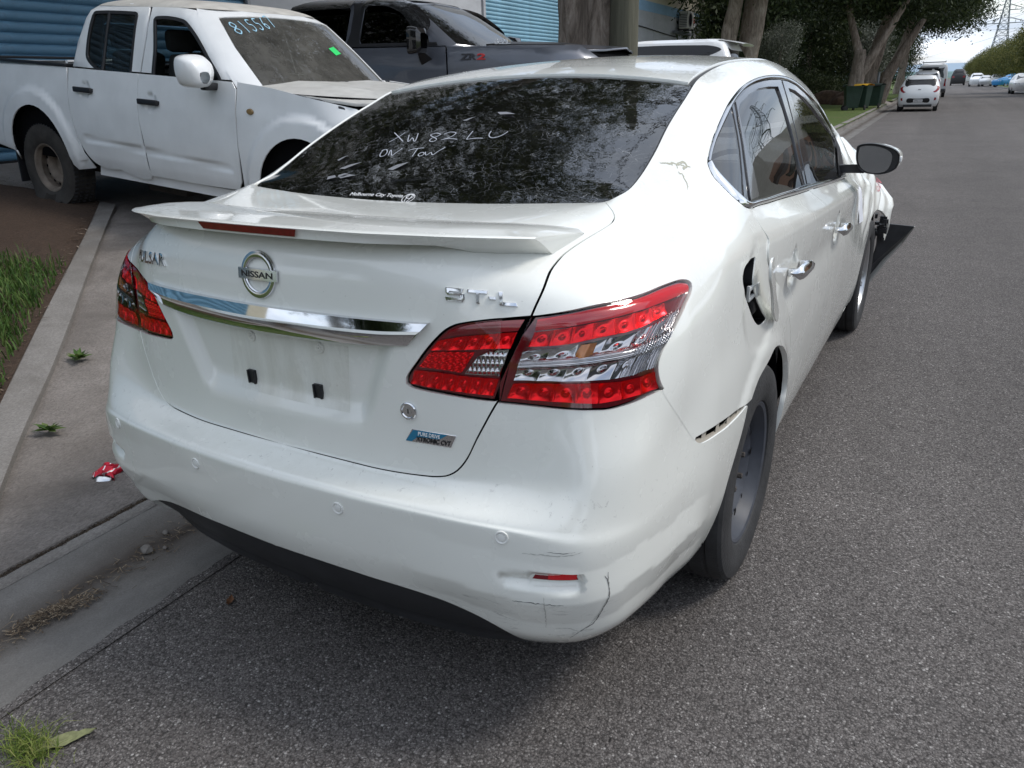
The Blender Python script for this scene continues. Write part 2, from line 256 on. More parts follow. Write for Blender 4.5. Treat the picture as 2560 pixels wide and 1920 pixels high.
# ------------------------------------------------------------------ sedan skin: node net, half car (x,y,z), metres
# columns of nodes (x,y,z), rows bottom->top
COLS=[
# k0 centre
[(0,.13,.212),(0,.06,.33),(0,.022,.46),(0,.019,.586),(0,.026,.599),(0,.105,.628),(0,.106,.76),(0,.103,.90),(0,.112,1.03),(0,.150,1.092),(0,.24,1.112),(0,.40,1.118),(0,.555,1.120)],
[(.25,.14,.212),(.25,.07,.33),(.25,.034,.46),(.25,.030,.584),(.25,.037,.597),(.25,.112,.627),(.25,.117,.76),(.25,.116,.90),(.25,.124,1.03),(.25,.162,1.092),(.25,.25,1.112),(.25,.42,1.119),(.25,.572,1.122)],
[(.45,.162,.214),(.45,.095,.33),(.46,.058,.46),(.47,.054,.581),(.47,.061,.594),(.455,.130,.640),(.47,.140,.76),(.46,.148,.90),(.45,.160,1.02),(.43,.20,1.087),(.43,.30,1.112),(.44,.46,1.122),(.45,.605,1.127)],
[(.60,.195,.228),(.61,.108,.33),(.625,.083,.46),(.63,.087,.575),(.63,.096,.588),(.60,.150,.660),(.59,.170,.77),(.575,.188,.90),(.56,.21,1.01),(.53,.27,1.078),(.52,.38,1.108),(.53,.53,1.124),(.565,.638,1.130)],
[(.71,.24,.243),(.727,.158,.33),(.745,.135,.46),(.752,.138,.555),(.750,.150,.585),(.735,.175,.68),(.712,.200,.78),(.700,.225,.90),(.680,.275,1.00),(.635,.39,1.06),(.61,.49,1.098),(.595,.59,1.120),(.581,.662,1.137)],
[(.765,.345,.258),(.795,.262,.33),(.810,.245,.46),(.818,.247,.55),(.818,.255,.58),(.815,.270,.69),(.800,.290,.79),(.792,.330,.90),(.775,.395,.985),(.725,.515,1.045),(.675,.60,1.087),(.625,.675,1.125),(.591,.72,1.148)],
[(.79,.47,.25),(.825,.43,.33),(.845,.41,.46),(.850,.41,.55),(.850,.415,.58),(.842,.43,.70),(.842,.44,.80),(.836,.475,.90),(.815,.55,.985),(.780,.61,1.05),(.715,.69,1.095),(.645,.755,1.140),(.594,.785,1.172)],
[(.797,.64,.215),(.843,.62,.30),(.866,.61,.42),(.873,.61,.53),(.873,.615,.58),(.868,.62,.70),(.859,.64,.80),(.852,.67,.91),(.842,.71,.99),(.800,.76,1.06),(.728,.81,1.115),(.652,.86,1.175),(.592,.88,1.216)],
[(.80,.85,.18),(.85,.84,.29),(.872,.84,.41),(.879,.84,.53),(.880,.84,.58),(.876,.85,.70),(.868,.86,.80),(.861,.88,.91),(.853,.90,.985),(.808,.93,1.07),(.735,.97,1.145),(.652,1.0,1.225),(.578,1.02,1.278)],
[(.80,1.05,.18),(.85,1.05,.28),(.873,1.05,.40),(.880,1.05,.52),(.881,1.05,.58),(.878,1.05,.70),(.871,1.06,.80),(.866,1.08,.90),(.860,1.09,.978),(.801,1.10,1.075),(.735,1.13,1.175),(.650,1.16,1.275),(.566,1.18,1.338)],
[(.80,1.30,.18),(.85,1.30,.27),(.872,1.30,.39),(.879,1.30,.51),(.880,1.30,.58),(.878,1.30,.70),(.873,1.30,.80),(.870,1.30,.89),(.866,1.31,.968),(.799,1.32,1.065),(.730,1.33,1.20),(.645,1.34,1.322),(.552,1.35,1.393)],
[(.80,1.70,.18),(.848,1.70,.26),(.868,1.70,.38),(.876,1.70,.50),(.878,1.70,.58),(.877,1.70,.70),(.875,1.70,.78),(.873,1.70,.87),(.870,1.70,.950),(.797,1.70,1.040),(.725,1.70,1.21),(.643,1.70,1.358),(.538,1.70,1.437)],
[(.80,2.20,.18),(.846,2.20,.26),(.865,2.20,.38),(.873,2.20,.50),(.876,2.20,.58),(.876,2.20,.68),(.874,2.20,.76),(.872,2.20,.85),(.868,2.20,.926),(.793,2.20,1.010),(.722,2.20,1.20),(.640,2.20,1.366),(.530,2.20,1.455)],
[(.80,2.70,.18),(.844,2.70,.26),(.862,2.70,.38),(.870,2.70,.50),(.873,2.70,.57),(.873,2.70,.67),(.871,2.70,.74),(.868,2.70,.82),(.862,2.70,.898),(.790,2.70,.978),(.725,2.70,1.15),(.652,2.70,1.308),(.545,2.70,1.41)],
[(.80,3.15,.18),(.845,3.15,.26),(.863,3.15,.38),(.870,3.15,.50),(.872,3.15,.56),(.871,3.15,.65),(.868,3.15,.72),(.863,3.15,.79),(.852,3.15,.870),(.800,3.15,.945),(.745,3.15,1.04),(.690,3.15,1.13),(.620,3.15,1.22)],
[(.80,3.65,.18),(.85,3.65,.27),(.872,3.65,.39),(.878,3.65,.50),(.879,3.65,.56),(.876,3.65,.64),(.870,3.65,.70),(.860,3.65,.77),(.842,3.65,.840),(.80,3.65,.91),(.76,3.65,.96),(.72,3.65,1.00),(.68,3.65,1.03)],
[(.80,4.02,.18),(.86,4.02,.27),(.90,4.02,.39),(.925,4.02,.50),(.935,4.02,.55),(.938,4.02,.61),(.93,4.02,.67),(.91,4.02,.72),(.88,4.02,.765),(.83,4.02,.80),(.77,4.02,.82),(.71,4.02,.83),(.66,4.02,.84)],
[(.60,4.40,.18),(.68,4.40,.27),(.71,4.40,.39),(.72,4.40,.50),(.72,4.40,.56),(.71,4.40,.62),(.70,4.38,.67),(.68,4.36,.72),(.65,4.33,.76),(.62,4.30,.80),(.58,4.26,.83),(.54,4.22,.855),(.50,4.18,.87)],
[(0,4.50,.18),(0,4.55,.27),(0,4.57,.39),(0,4.57,.50),(0,4.56,.56),(0,4.54,.62),(0,4.52,.67),(0,4.50,.70),(0,4.46,.74),(0,4.42,.78),(0,4.36,.81),(0,4.30,.84),(0,4.25,.86)],
]
NET=np.array(COLS,float)
def _kn(A,axis):
    d=np.linalg.norm(np.diff(A,axis=axis),axis=2).mean(axis=1-axis)
    return np.r_[0,np.cumsum(d)]
UK=_kn(NET,0);VK=_kn(NET,1)
def _slopes(x,Y,left_sym):
    # makima slopes along axis0 ; Y (n,...)
    h=np.diff(x);d=np.diff(Y,axis=0)/h.reshape((-1,)+(1,)*(Y.ndim-1))
    if left_sym is not None: pre=[d[1]*left_sym,d[0]*left_sym]
    else: pre=[2*(2*d[0]-d[1])-d[0],2*d[0]-d[1]]
    post=[2*d[-1]-d[-2],2*(2*d[-1]-d[-2])-d[-1]]
    D=np.stack(pre+list(d)+post)
    w1=np.abs(D[3:]-D[2:-1])+np.abs(D[3:]+D[2:-1])/2+1e-9
    w2=np.abs(D[1:-2]-D[:-3])+np.abs(D[1:-2]+D[:-3])/2+1e-9
    return (w1*D[1:-2]+w2*D[2:-1])/(w1+w2)
def _herm(x,Y,M,q):
    q=np.clip(q,x[0],x[-1]);i=np.clip(np.searchsorted(x,q,'right')-1,0,len(x)-2)
    return i,(q-x[i])/(x[i+1]-x[i]),x[i+1]-x[i]
SYM=np.array([1.,-1,-1])
def _basis(t,h): return 2*t**3-3*t*t+1,(t**3-2*t*t+t)*h,-2*t**3+3*t*t,(t**3-t*t)*h
MU=_slopes(UK,NET,SYM)           # d/du at nodes  (slope of x sym: +, y,z: -)
MV=_slopes(VK,np.swapaxes(NET,0,1),None).swapaxes(0,1)
MUV=_slopes(VK,np.swapaxes(MU,0,1),None).swapaxes(0,1)
def S(u,v):
    u=np.asarray(u,float);v=np.asarray(v,float);sg=np.where(u<0,-1.,1.);au=np.abs(u)
    i,t,h=_herm(UK,None,None,au);j,s,k=_herm(VK,None,None,v)
    a0,a1,a2,a3=[q[...,None] for q in _basis(t,h)];b0,b1,b2,b3=[q[...,None] for q in _basis(s,k)]
    def row(jj,N,M): return a0*N[i,jj]+a1*M[i,jj]+a2*N[i+1,jj]+a3*M[i+1,jj]
    P=b0*row(j,NET,MU)+b1*row(j,MV,MUV)+b2*row(j+1,NET,MU)+b3*row(j+1,MV,MUV)
    P=P.copy();P[...,0]*=sg
    return P
def Nrm(u,v,e=1e-3):
    du=S(u+e,v)-S(u-e,v);dv=S(u,v+e)-S(u,v-e)
    n=np.cross(du,dv);return n/(np.linalg.norm(n,axis=-1,keepdims=True)+1e-12)


# ---- upper skin: rear glass, roof, windscreen as a height field over (x,y)
_TY=np.array([.555,.66,.80,.97,1.14,1.30,1.42,1.70,2.10,2.45,2.72,3.10,3.55])
_TZ=np.array([1.120,1.170,1.233,1.306,1.368,1.412,1.436,1.466,1.484,1.474,1.440,1.290,1.06])
_TM=_slopes(_TY,_TZ[:,None],None)[:,0]
_eu=np.linspace(.62,4.0,700);_eP=S(_eu,np.full(700,VK[-1]))
_ii=np.argsort(_eP[:,1]);_EY=_eP[_ii,1];_EX=_eP[_ii,0];_EZ=_eP[_ii,2]
def H(x,y):
    x=np.asarray(x,float);y=np.asarray(y,float)
    i,t,h=_herm(_TY,None,None,y);a=_basis(t,h)
    zc=a[0]*_TZ[i]+a[1]*_TM[i]+a[2]*_TZ[i+1]+a[3]*_TM[i+1]
    zc=zc+np.where(y<_TY[0],(y-_TY[0])*.48,0)
    xe=np.interp(y,_EY,_EX);ze=np.interp(y,_EY,_EZ)
    ze=ze+np.where(y<_EY[0],(y-_EY[0])*.55,0)
    return zc+(ze-zc)*np.abs(x/xe)**2.1
def G(x,y):
    return np.stack([np.asarray(x,float)+0*np.asarray(y,float),np.asarray(y,float)+0*np.asarray(x,float),H(x,y)],-1)
# ------------------------------------------------------------------ panel cutting: outlines in surface coordinates -> meshes with folded edges
def crv(P,step=.010):
    P=np.array(P,float)
    if len(P)<3:
        d=np.linalg.norm(P[1]-P[0]); n=max(2,int(d/step)+1); t=np.linspace(0,1,n)[:,None]; return P[0]*(1-t)+P[1]*t
    s=np.r_[0,np.cumsum(np.linalg.norm(np.diff(P,axis=0),axis=1))]
    M=_slopes(s,P,None); n=max(3,int(s[-1]/step)+1); q=np.linspace(0,s[-1],n)
    i,t,h=_herm(s,None,None,q); a=[k[:,None] for k in _basis(t,h)]
    return a[0]*P[i]+a[1]*M[i]+a[2]*P[i+1]+a[3]*M[i+1]
def joinc(*segs):
    out=[]
    for s in segs:
        for p in s:
            if not out or np.hypot(out[-1][0]-p[0],out[-1][1]-p[1])>1.5e-3: out.append((float(p[0]),float(p[1])))
    while len(out)>2 and np.hypot(out[0][0]-out[-1][0],out[0][1]-out[-1][1])<1.5e-3: out.pop()
    return np.array(out)
def rev(c): return np.asarray(c)[::-1]
def area2(P): x,y=P[:,0],P[:,1]; return float((x*np.roll(y,-1)-np.roll(x,-1)*y).sum())
def ccw(P): return P if area2(P)>0 else P[::-1]
def inset(P,g,openf=None):
    P=ccw(P); a=np.roll(P,1,0); b=np.roll(P,-1,0)
    d1=P-a; d1/=np.linalg.norm(d1,axis=1,keepdims=True)+1e-12; d2=b-P; d2/=np.linalg.norm(d2,axis=1,keepdims=True)+1e-12
    n1=np.stack([-d1[:,1],d1[:,0]],1); n2=np.stack([-d2[:,1],d2[:,0]],1)
    n=n1+n2; n/=np.linalg.norm(n,axis=1,keepdims=True)+1e-12
    k=np.clip((n*n1).sum(1),.45,1)[:,None]
    Q=P+n*g/k
    if openf is not None:
        m=openf(P); Q[m]=P[m]
    return Q
def inside(P,q):
    q=np.asarray(q); r=np.zeros(len(q),bool); x,y=q[:,0],q[:,1]
    for i in range(len(P)):
        x1,y1=P[i]; x2,y2=P[(i+1)%len(P)]
        if y1==y2: continue
        c=((y1>y)!=(y2>y)); r^=c&(x<(x2-x1)*(y-y1)/(y2-y1)+x1)
    return r
def segdist(P,q,closed=True):
    q=np.asarray(q); A=np.asarray(P); B=np.roll(A,-1,0)
    if not closed: A,B=A[:-1],B[:-1]
    best=np.full(len(q),1e9)
    for a,b in zip(A,B):
        d=b-a; L=(d*d).sum()+1e-15; t=np.clip(((q-a)@d)/L,0,1)[:,None]
        best=np.minimum(best,np.linalg.norm(q-a-t*d,axis=1))
    return best
def nrm_fn(fn,u,v,e=8e-4):
    du=fn(u+e,v)-fn(u-e,v); dv=fn(u,v+e)-fn(u,v-e); n=np.cross(du,dv)
    return n/(np.linalg.norm(n,axis=-1,keepdims=True)+1e-12)
def panel_data(fn,outer,holes=(),h=.016,g=.0022,depth=.012,openf=None,holeg=None,flip=False):
    O=inset(np.array(outer),g,openf); Hs=[ccw(np.array(k)) for k in holes]
    hg=g if holeg is None else holeg
    if hg: Hs=[inset(k,-hg) for k in Hs]
    loops=[O]+Hs; pts=[p for L in loops for p in L]; E=[];b=0
    for L in loops:
        n=len(L); E+=[(b+i,b+(i+1)%n) for i in range(n)]; b+=n
    lo,hi=O.min(0),O.max(0); hy=h*.866
    gy=np.arange(lo[1]+hy*.5,hi[1],hy); gp=[]
    for k,y in enumerate(gy):
        xs=np.arange(lo[0]+(h*.5 if k%2 else 0.0)+h*.25,hi[0],h); gp.append(np.stack([xs,np.full_like(xs,y)],1))
    gp=np.concatenate(gp) if gp else np.zeros((0,2))
    if len(gp):
        m=inside(O,gp)
        for k in Hs: m&=~inside(k,gp)
        gp=gp[m]
        if len(gp):
            m=np.ones(len(gp),bool)
            for L in loops: m&=segdist(L,gp)>.45*h
            gp=gp[m]
    allp=[Vector((float(p[0]),float(p[1]))) for p in pts]+[Vector((float(p[0]),float(p[1]))) for p in gp]
    vo,eo,fo,_,_,_=delaunay_2d_cdt(allp,E,[],0,1e-7,False)
    UV=np.array([(p.x,p.y) for p in vo]); T=np.array([f for f in fo if len(f)==3],int)
    c=UV[T].mean(1); m=inside(O,c)
    for k in Hs: m&=~inside(k,c)
    T=T[m]
    used=np.unique(T); mp=-np.ones(len(UV),int); mp[used]=np.arange(len(used)); UV=UV[used]; T=mp[T]
    P=fn(UV[:,0],UV[:,1]); N=nrm_fn(fn,UV[:,0],UV[:,1])
    if flip: N=-N
    a,bb,cc=P[T[:,0]],P[T[:,1]],P[T[:,2]]; fnn=np.cross(bb-a,cc-a)
    wrong=(fnn*N[T[:,0]]).sum(1)<0; T[wrong]=T[wrong][:,::-1]
    V=list(P); NN=list(N); F=[tuple(t) for t in T]
    # folded edge
    if depth:
        cnt={}
        for t in T:
            for i in range(3):
                e=(t[i],t[(i+1)%3]); k=(min(e),max(e)); cnt.setdefault(k,[]).append(e)
        be=[v[0] for v in cnt.values() if len(v)==1]
        if openf is not None:
            om=openf(UV); be=[e for e in be if not(om[e[0]] and om[e[1]])]
        dirs={}
        for i,j in be:
            d=P[j]-P[i]; o=np.cross(d,N[i]); o/=np.linalg.norm(o)+1e-12
            dirs.setdefault(i,[]).append(o); dirs.setdefault(j,[]).append(o)
        idx={}
        for i,l in dirs.items():
            o=np.mean(l,0); o/=np.linalg.norm(o)+1e-12; idx[i]=len(V)
            n0=o*.8+N[i]*.6; V.append(P[i]); NN.append(n0/np.linalg.norm(n0)); V.append(P[i]-N[i]*depth-o*depth*.12); NN.append(o)
        for i,j in be: F.append((idx[j],idx[i],idx[i]+1,idx[j]+1))
    return np.array(V),F,np.array(NN)
def mirrored(V,F,N):
    V=V.copy();N=N.copy();V[:,0]*=-1;N[:,0]*=-1; return V,[f[::-1] for f in F],N
def both(V,F,N):
    V2,F2,N2=mirrored(V,F,N); b=len(V); return np.concatenate([V,V2]),F+[tuple(i+b for i in f) for f in F2],np.concatenate([N,N2])
def make(name,data,mat,parent,loc=None,solid=False):
    V,F,N=data
    return obj(name,mesh_from(name,V,F,mat,N),parent,loc)
def band_data(fn,bot,top,ns,nt,D=None):
    """strip between two curves; D(s,t) pushes along the normal"""
    def rs(c):
        c=crv(c,.004); s=np.r_[0,np.cumsum(np.linalg.norm(np.diff(c,axis=0),axis=1))]; q=np.linspace(0,s[-1],ns)
        return np.stack([np.interp(q,s,c[:,0]),np.interp(q,s,c[:,1])],1),s[-1]
    b,_=rs(bot); t,L=rs(top); tt=np.linspace(0,1,nt)
    UV=b[:,None,:]*(1-tt[None,:,None])+t[:,None,:]*tt[None,:,None]
    P=fn(UV[...,0],UV[...,1]); N=nrm_fn(fn,UV[...,0],UV[...,1])
    if D is not None:
        s=np.linspace(0,1,ns)[:,None]+0*tt[None,:]; P=P+N*D(s,0*s+tt[None,:])[...,None]
    V=P.reshape(-1,3); F=[]
    for i in range(ns-1):
        for j in range(nt-1): F.append((i*nt+j,(i+1)*nt+j,(i+1)*nt+j+1,i*nt+j+1))
    # recompute normals from displaced grid
    gu=np.gradient(P,axis=0); gv=np.gradient(P,axis=1); NN=np.cross(gu,gv); NN/=np.linalg.norm(NN,axis=-1,keepdims=True)+1e-12
    if (NN*N).sum()<0: NN=-NN; F=[f[::-1] for f in F]
    return V,F,NN.reshape(-1,3)
def frame_at(fn,u,v,side=1):
    """matrix: local x along +u, y up along the skin, z outward"""
    u=np.array([u]);v=np.array([v]); p=fn(u,v)[0]; n=nrm_fn(fn,u,v)[0]
    x=(fn(u+.002,v)-fn(u-.002,v))[0]; x-=n*(x@n); x/=np.linalg.norm(x); y=np.cross(n,x)
    M=Matrix.Identity(4)
    for i in range(3): M[i][0]=x[i];M[i][1]=y[i];M[i][2]=n[i];M[i][3]=p[i]
    return M
def text_mesh(s,size=1.0,extrude=.05,bevel=.0,shear=0.0,res=3,bold=0.0,space=1.0):
    c=bpy.data.curves.new('txt','FONT'); c.body=s; c.size=size; c.extrude=extrude; c.bevel_depth=bevel; c.bevel_resolution=0; c.shear=shear; c.resolution_u=res; c.offset=bold; c.space_character=space
    o=bpy.data.objects.new('txt',c); COL.objects.link(o); dg=bpy.context.evaluated_depsgraph_get(); dg.update()
    me=bpy.data.meshes.new_from_object(o.evaluated_get(dg)); bpy.data.objects.remove(o); bpy.data.curves.remove(c)
    V=np.array([v.co[:] for v in me.vertices]); F=[tuple(p.vertices) for p in me.polygons]; bpy.data.meshes.remove(me)
    return V,F
def fit_text(s,w,h,ext,**k):
    V,F=text_mesh(s,1.0,.5,**k); lo,hi=V.min(0),V.max(0); V=(V-lo)/(hi-lo+1e-9); V[:,0]*=w; V[:,1]*=h; V[:,2]*=ext
    return V,F
def wrap_text(name,s,fn,p0,p1,hgt,ext,mat,parent,lift=.0005,loc=None,**k):
    """letters that follow the skin from p0 to p1 (baseline), standing ext proud"""
    p0=np.array(p0);p1=np.array(p1); d=p1-p0; w=np.linalg.norm(d); d/=w; e=np.array([-d[1],d[0]])
    V,F=fit_text(s,w,hgt,ext,**k); q=p0+V[:,:1]*d+V[:,1:2]*e
    P=fn(q[:,0],q[:,1])+nrm_fn(fn,q[:,0],q[:,1])*(V[:,2:3]+lift)
    return obj(name,mesh_from(name,P,F,mat,smooth=False),parent,loc)
# ================================================================== THE WHITE SEDAN
def carpaint(name,col,dirt=.06,scuff=False):
    m=bpy.data.materials.new(name); m.use_nodes=True; n=m.node_tree; b=n.nodes['Principled BSDF']; L=n.links.new
    b.inputs['Roughness'].default_value=.28; b.inputs['Coat Weight'].default_value=.9; b.inputs['Coat Roughness'].default_value=.04; b.inputs['Coat IOR'].default_value=1.5
    t=n.nodes.new('ShaderNodeTexCoord')
    def noise(sc,det=5,ro=.6,dis=0.0,map=None):
        z=n.nodes.new('ShaderNodeTexNoise'); z.inputs['Scale'].default_value=sc; z.inputs['Detail'].default_value=det; z.inputs['Roughness'].default_value=ro; z.inputs['Distortion'].default_value=dis
        if map is None: L(t.outputs['Object'],z.inputs['Vector'])
        else:
            mp=n.nodes.new('ShaderNodeMapping'); mp.inputs['Scale'].default_value=map; L(t.outputs['Object'],mp.inputs[0]); L(mp.outputs[0],z.inputs['Vector'])
        return z.outputs[0]
    def rng_(x,a,c,d,e):
        r=n.nodes.new('ShaderNodeMapRange'); r.inputs[1].default_value=a; r.inputs[2].default_value=c; r.inputs[3].default_value=d; r.inputs[4].default_value=e; L(x,r.inputs[0]); return r.outputs[0]
    def mixc(f,a,c):
        x=n.nodes.new('ShaderNodeMix'); x.data_type='RGBA'; L(f,x.inputs[0])
        if isinstance(a,tuple): x.inputs[6].default_value=(*a,1)
        else: L(a,x.inputs[6])
        x.inputs[7].default_value=(*c,1); return x.outputs[2]
    f=rng_(noise(2.2,8,.62,.4),.42,.8,0,dirt)
    c=mixc(f,col,(.42,.40,.33))
    sp=rng_(noise(140,2,.5),.735,.78,0,.35)                      # fine specks of grime
    c=mixc(sp,c,(.30,.27,.22))
    # dust film: thicker on faces that look up
    g=n.nodes.new('ShaderNodeNewGeometry'); sx=n.nodes.new('ShaderNodeSeparateXYZ'); L(g.outputs['Normal'],sx.inputs[0])
    up=rng_(sx.outputs[2],.35,1,0,1); du=n.nodes.new('ShaderNodeMath'); du.operation='MULTIPLY'; L(up,du.inputs[0]); L(rng_(noise(22,8,.75,.6),.4,.75,0,.17),du.inputs[1])
    c=mixc(du.outputs[0],c,(.47,.46,.40))
    L(rng_(noise(6,4,.6),.3,.8,.22,.32),b.inputs['Roughness'])
    if scuff:
        # scraped lower corner of the bumper: long horizontal grey scratches
        so=n.nodes.new('ShaderNodeSeparateXYZ'); L(t.outputs['Object'],so.inputs[0])
        mx_=rng_(so.outputs[0],.36,.60,0,1); mx2=rng_(so.outputs[0],.78,.86,1,0); mz=rng_(so.outputs[2],.44,.40,0,1)
        k=n.nodes.new('ShaderNodeMath'); k.operation='MULTIPLY'; L(mx_,k.inputs[0]); L(mz,k.inputs[1])
        k2=n.nodes.new('ShaderNodeMath'); k2.operation='MULTIPLY'; L(k.outputs[0],k2.inputs[0]); L(mx2,k2.inputs[1])
        st=rng_(noise(1,8,.72,.8,(16,16,95)),.575,.70,0,.75); k3=n.nodes.new('ShaderNodeMath'); k3.operation='MULTIPLY'; L(st,k3.inputs[0]); L(k2.outputs[0],k3.inputs[1])
        c=mixc(k3.outputs[0],c,(.20,.20,.19))
        # rubbed shelf under the boot lid
        sz=rng_(so.outputs[2],.575,.60,0,1); st2=rng_(noise(55,6,.7,.5),.60,.70,0,.5); k4=n.nodes.new('ShaderNodeMath'); k4.operation='MULTIPLY'; L(sz,k4.inputs[0]); L(st2,k4.inputs[1])
        zc=rng_(so.outputs[2],.64,.66,1,0); k5=n.nodes.new('ShaderNodeMath'); k5.operation='MULTIPLY'; L(k4.outputs[0],k5.inputs[0]); L(zc,k5.inputs[1])
        c=mixc(k5.outputs[0],c,(.33,.32,.30))
    L(c,b.inputs['Base Color']); return m
PAINT=carpaint('pearl_white_paint',(.80,.81,.765),.025); PAINTB=carpaint('pearl_white_bumper',(.795,.805,.755),.03,True)
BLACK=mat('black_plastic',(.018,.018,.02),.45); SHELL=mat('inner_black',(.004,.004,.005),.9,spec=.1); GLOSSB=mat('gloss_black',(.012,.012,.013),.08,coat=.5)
CHROME=mat('chrome',(.78,.79,.80),.05,1.0); CHROMEB=mat('brushed_chrome',(.72,.73,.75),.16,1.0)
RUBBER=mat('tyre_rubber',(.030,.030,.031),.75,var=.35,vscale=14,bump=.25,bscale=90)
def glass_mat(name,tint,film=0.0,ior=1.5,wrinkle=False,rough=0.0):
    m=bpy.data.materials.new(name); m.use_nodes=True; n=m.node_tree; n.nodes.clear(); L=n.links.new
    o=n.nodes.new('ShaderNodeOutputMaterial'); tr=n.nodes.new('ShaderNodeBsdfTransparent'); tr.inputs[0].default_value=(*tint,1)
    gl=n.nodes.new('ShaderNodeBsdfGlossy'); gl.inputs['Roughness'].default_value=rough; gl.inputs['Color'].default_value=(1,1,1,1)
    fr=n.nodes.new('ShaderNodeFresnel'); fr.inputs[0].default_value=ior; mx=n.nodes.new('ShaderNodeMixShader')
    L(fr.outputs[0],mx.inputs[0]); L(tr.outputs[0],mx.inputs[1]); L(gl.outputs[0],mx.inputs[2]); last=mx.outputs[0]
    t=n.nodes.new('ShaderNodeTexCoord')
    if film:
        df=n.nodes.new('ShaderNodeBsdfDiffuse'); df.inputs[0].default_value=(.34,.33,.30,1)
        z=n.nodes.new('ShaderNodeTexNoise'); z.inputs['Scale'].default_value=5; z.inputs['Detail'].default_value=8; z.inputs['Roughness'].default_value=.7; L(t.outputs['Object'],z.inputs['Vector'])
        r=n.nodes.new('ShaderNodeMapRange'); r.inputs[1].default_value=.3; r.inputs[2].default_value=.8; r.inputs[3].default_value=film*.5; r.inputs[4].default_value=film*1.6; L(z.outputs[0],r.inputs[0])
        m2=n.nodes.new('ShaderNodeMixShader'); L(r.outputs[0],m2.inputs[0]); L(last,m2.inputs[1]); L(df.outputs[0],m2.inputs[2]); last=m2.outputs[0]
    if wrinkle:
        # crazed, peeling tint film: fine pale veins
        df=n.nodes.new('ShaderNodeBsdfDiffuse'); df.inputs[0].default_value=(.42,.43,.44,1)
        wz=n.nodes.new('ShaderNodeTexNoise'); wz.inputs['Scale'].default_value=7; wz.inputs['Detail'].default_value=4; L(t.outputs['Object'],wz.inputs['Vector'])
        mp=n.nodes.new('ShaderNodeVectorMath'); mp.operation='MULTIPLY_ADD'; L(wz.outputs['Color'],mp.inputs[0]); mp.inputs[1].default_value=(.22,.22,.22); L(t.outputs['Object'],mp.inputs[2])
        sc=n.nodes.new('ShaderNodeMapping'); sc.inputs['Scale'].default_value=(22,38,30); sc.inputs['Rotation'].default_value=(0,0,.5); L(mp.outputs[0],sc.inputs[0])
        vo=n.nodes.new('ShaderNodeTexVoronoi'); vo.feature='DISTANCE_TO_EDGE'; vo.inputs['Scale'].default_value=1.0; L(sc.outputs[0],vo.inputs['Vector'])
        r=n.nodes.new('ShaderNodeMapRange'); r.inputs[1].default_value=.0; r.inputs[2].default_value=.030; r.inputs[3].default_value=1; r.inputs[4].default_value=0; L(vo.outputs[0],r.inputs[0])
        bz=n.nodes.new('ShaderNodeTexNoise'); bz.inputs['Scale'].default_value=16; bz.inputs['Detail'].default_value=3; L(t.outputs['Object'],bz.inputs['Vector'])
        br=n.nodes.new('ShaderNodeMapRange'); br.inputs[1].default_value=.44; br.inputs[2].default_value=.66; br.inputs[3].default_value=0; br.inputs[4].default_value=.40; L(bz.outputs[0],br.inputs[0])
        k=n.nodes.new('ShaderNodeMath'); k.operation='MULTIPLY'; L(r.outputs[0],k.inputs[0]); L(br.outputs[0],k.inputs[1])
        m3=n.nodes.new('ShaderNodeMixShader'); L(k.outputs[0],m3.inputs[0]); L(last,m3.inputs[1]); L(df.outputs[0],m3.inputs[2]); last=m3.outputs[0]
        bp=n.nodes.new('ShaderNodeBump'); bp.inputs['Strength'].default_value=.08; bp.inputs['Distance'].default_value=.004
        nz=n.nodes.new('ShaderNodeTexNoise'); nz.inputs['Scale'].default_value=38; nz.inputs['Detail'].default_value=3; L(t.outputs['Object'],nz.inputs['Vector']); L(nz.outputs[0],bp.inputs['Height']); L(bp.outputs[0],gl.inputs['Normal'])
    L(last,o.inputs[0]); return m
TINT=glass_mat('tinted_glass',(.10,.105,.11),.015,1.62); RTINT=glass_mat('rear_tinted_glass',(.045,.045,.05),.008,2.15,True); CLEAR=glass_mat('lamp_lens',(.97,.95,.95),0,1.36)
REDD=mat('dark_red_lens',(.16,.002,.008),.08,coat=1.0); REDB=mat('red_lens',(.62,.006,.018),.12,coat=1.0); REDM=mat('red_reflector',(.95,.010,.016),.20,.75)
SILVR=mat('lamp_reflector',(.55,.55,.56),.10,1.0); AMBER=mat('amber_bulb',(.55,.20,.03),.2,.3,coat=1)
OR=Vector((0,2.2,0)); LOC=(0,-2.2,0)
SED=thing('sedan','white four-door sedan with boot spoiler, open fuel flap and missing number plate beside the gutter','car',OR)
fS=S
def off(fn,d): return lambda u,v: fn(u,v)+nrm_fn(fn,u,v)*d
def sstep(x): x=np.clip(x,0,1); return x*x*(3-2*x)
def uv_of(y,z,u0=None):
    u=(y+.35) if u0 is None else u0; v=.6
    for _ in range(40):
        P=S(np.array([u,u+1e-4,u]),np.array([v,v,v+1e-4])); f=np.array([P[0][1]-y,P[0][2]-z]); J=np.array([(P[1]-P[0])[1:]/1e-4,(P[2]-P[0])[1:]/1e-4]).T
        st=np.linalg.solve(J,-f); st=np.clip(st,-.12,.12); u+=st[0]; v=min(max(v+st[1],.0),VK[-1])
    return (u,v)
VT=VK[-1]
zero=lambda q: np.abs(q[:,0])<1e-6
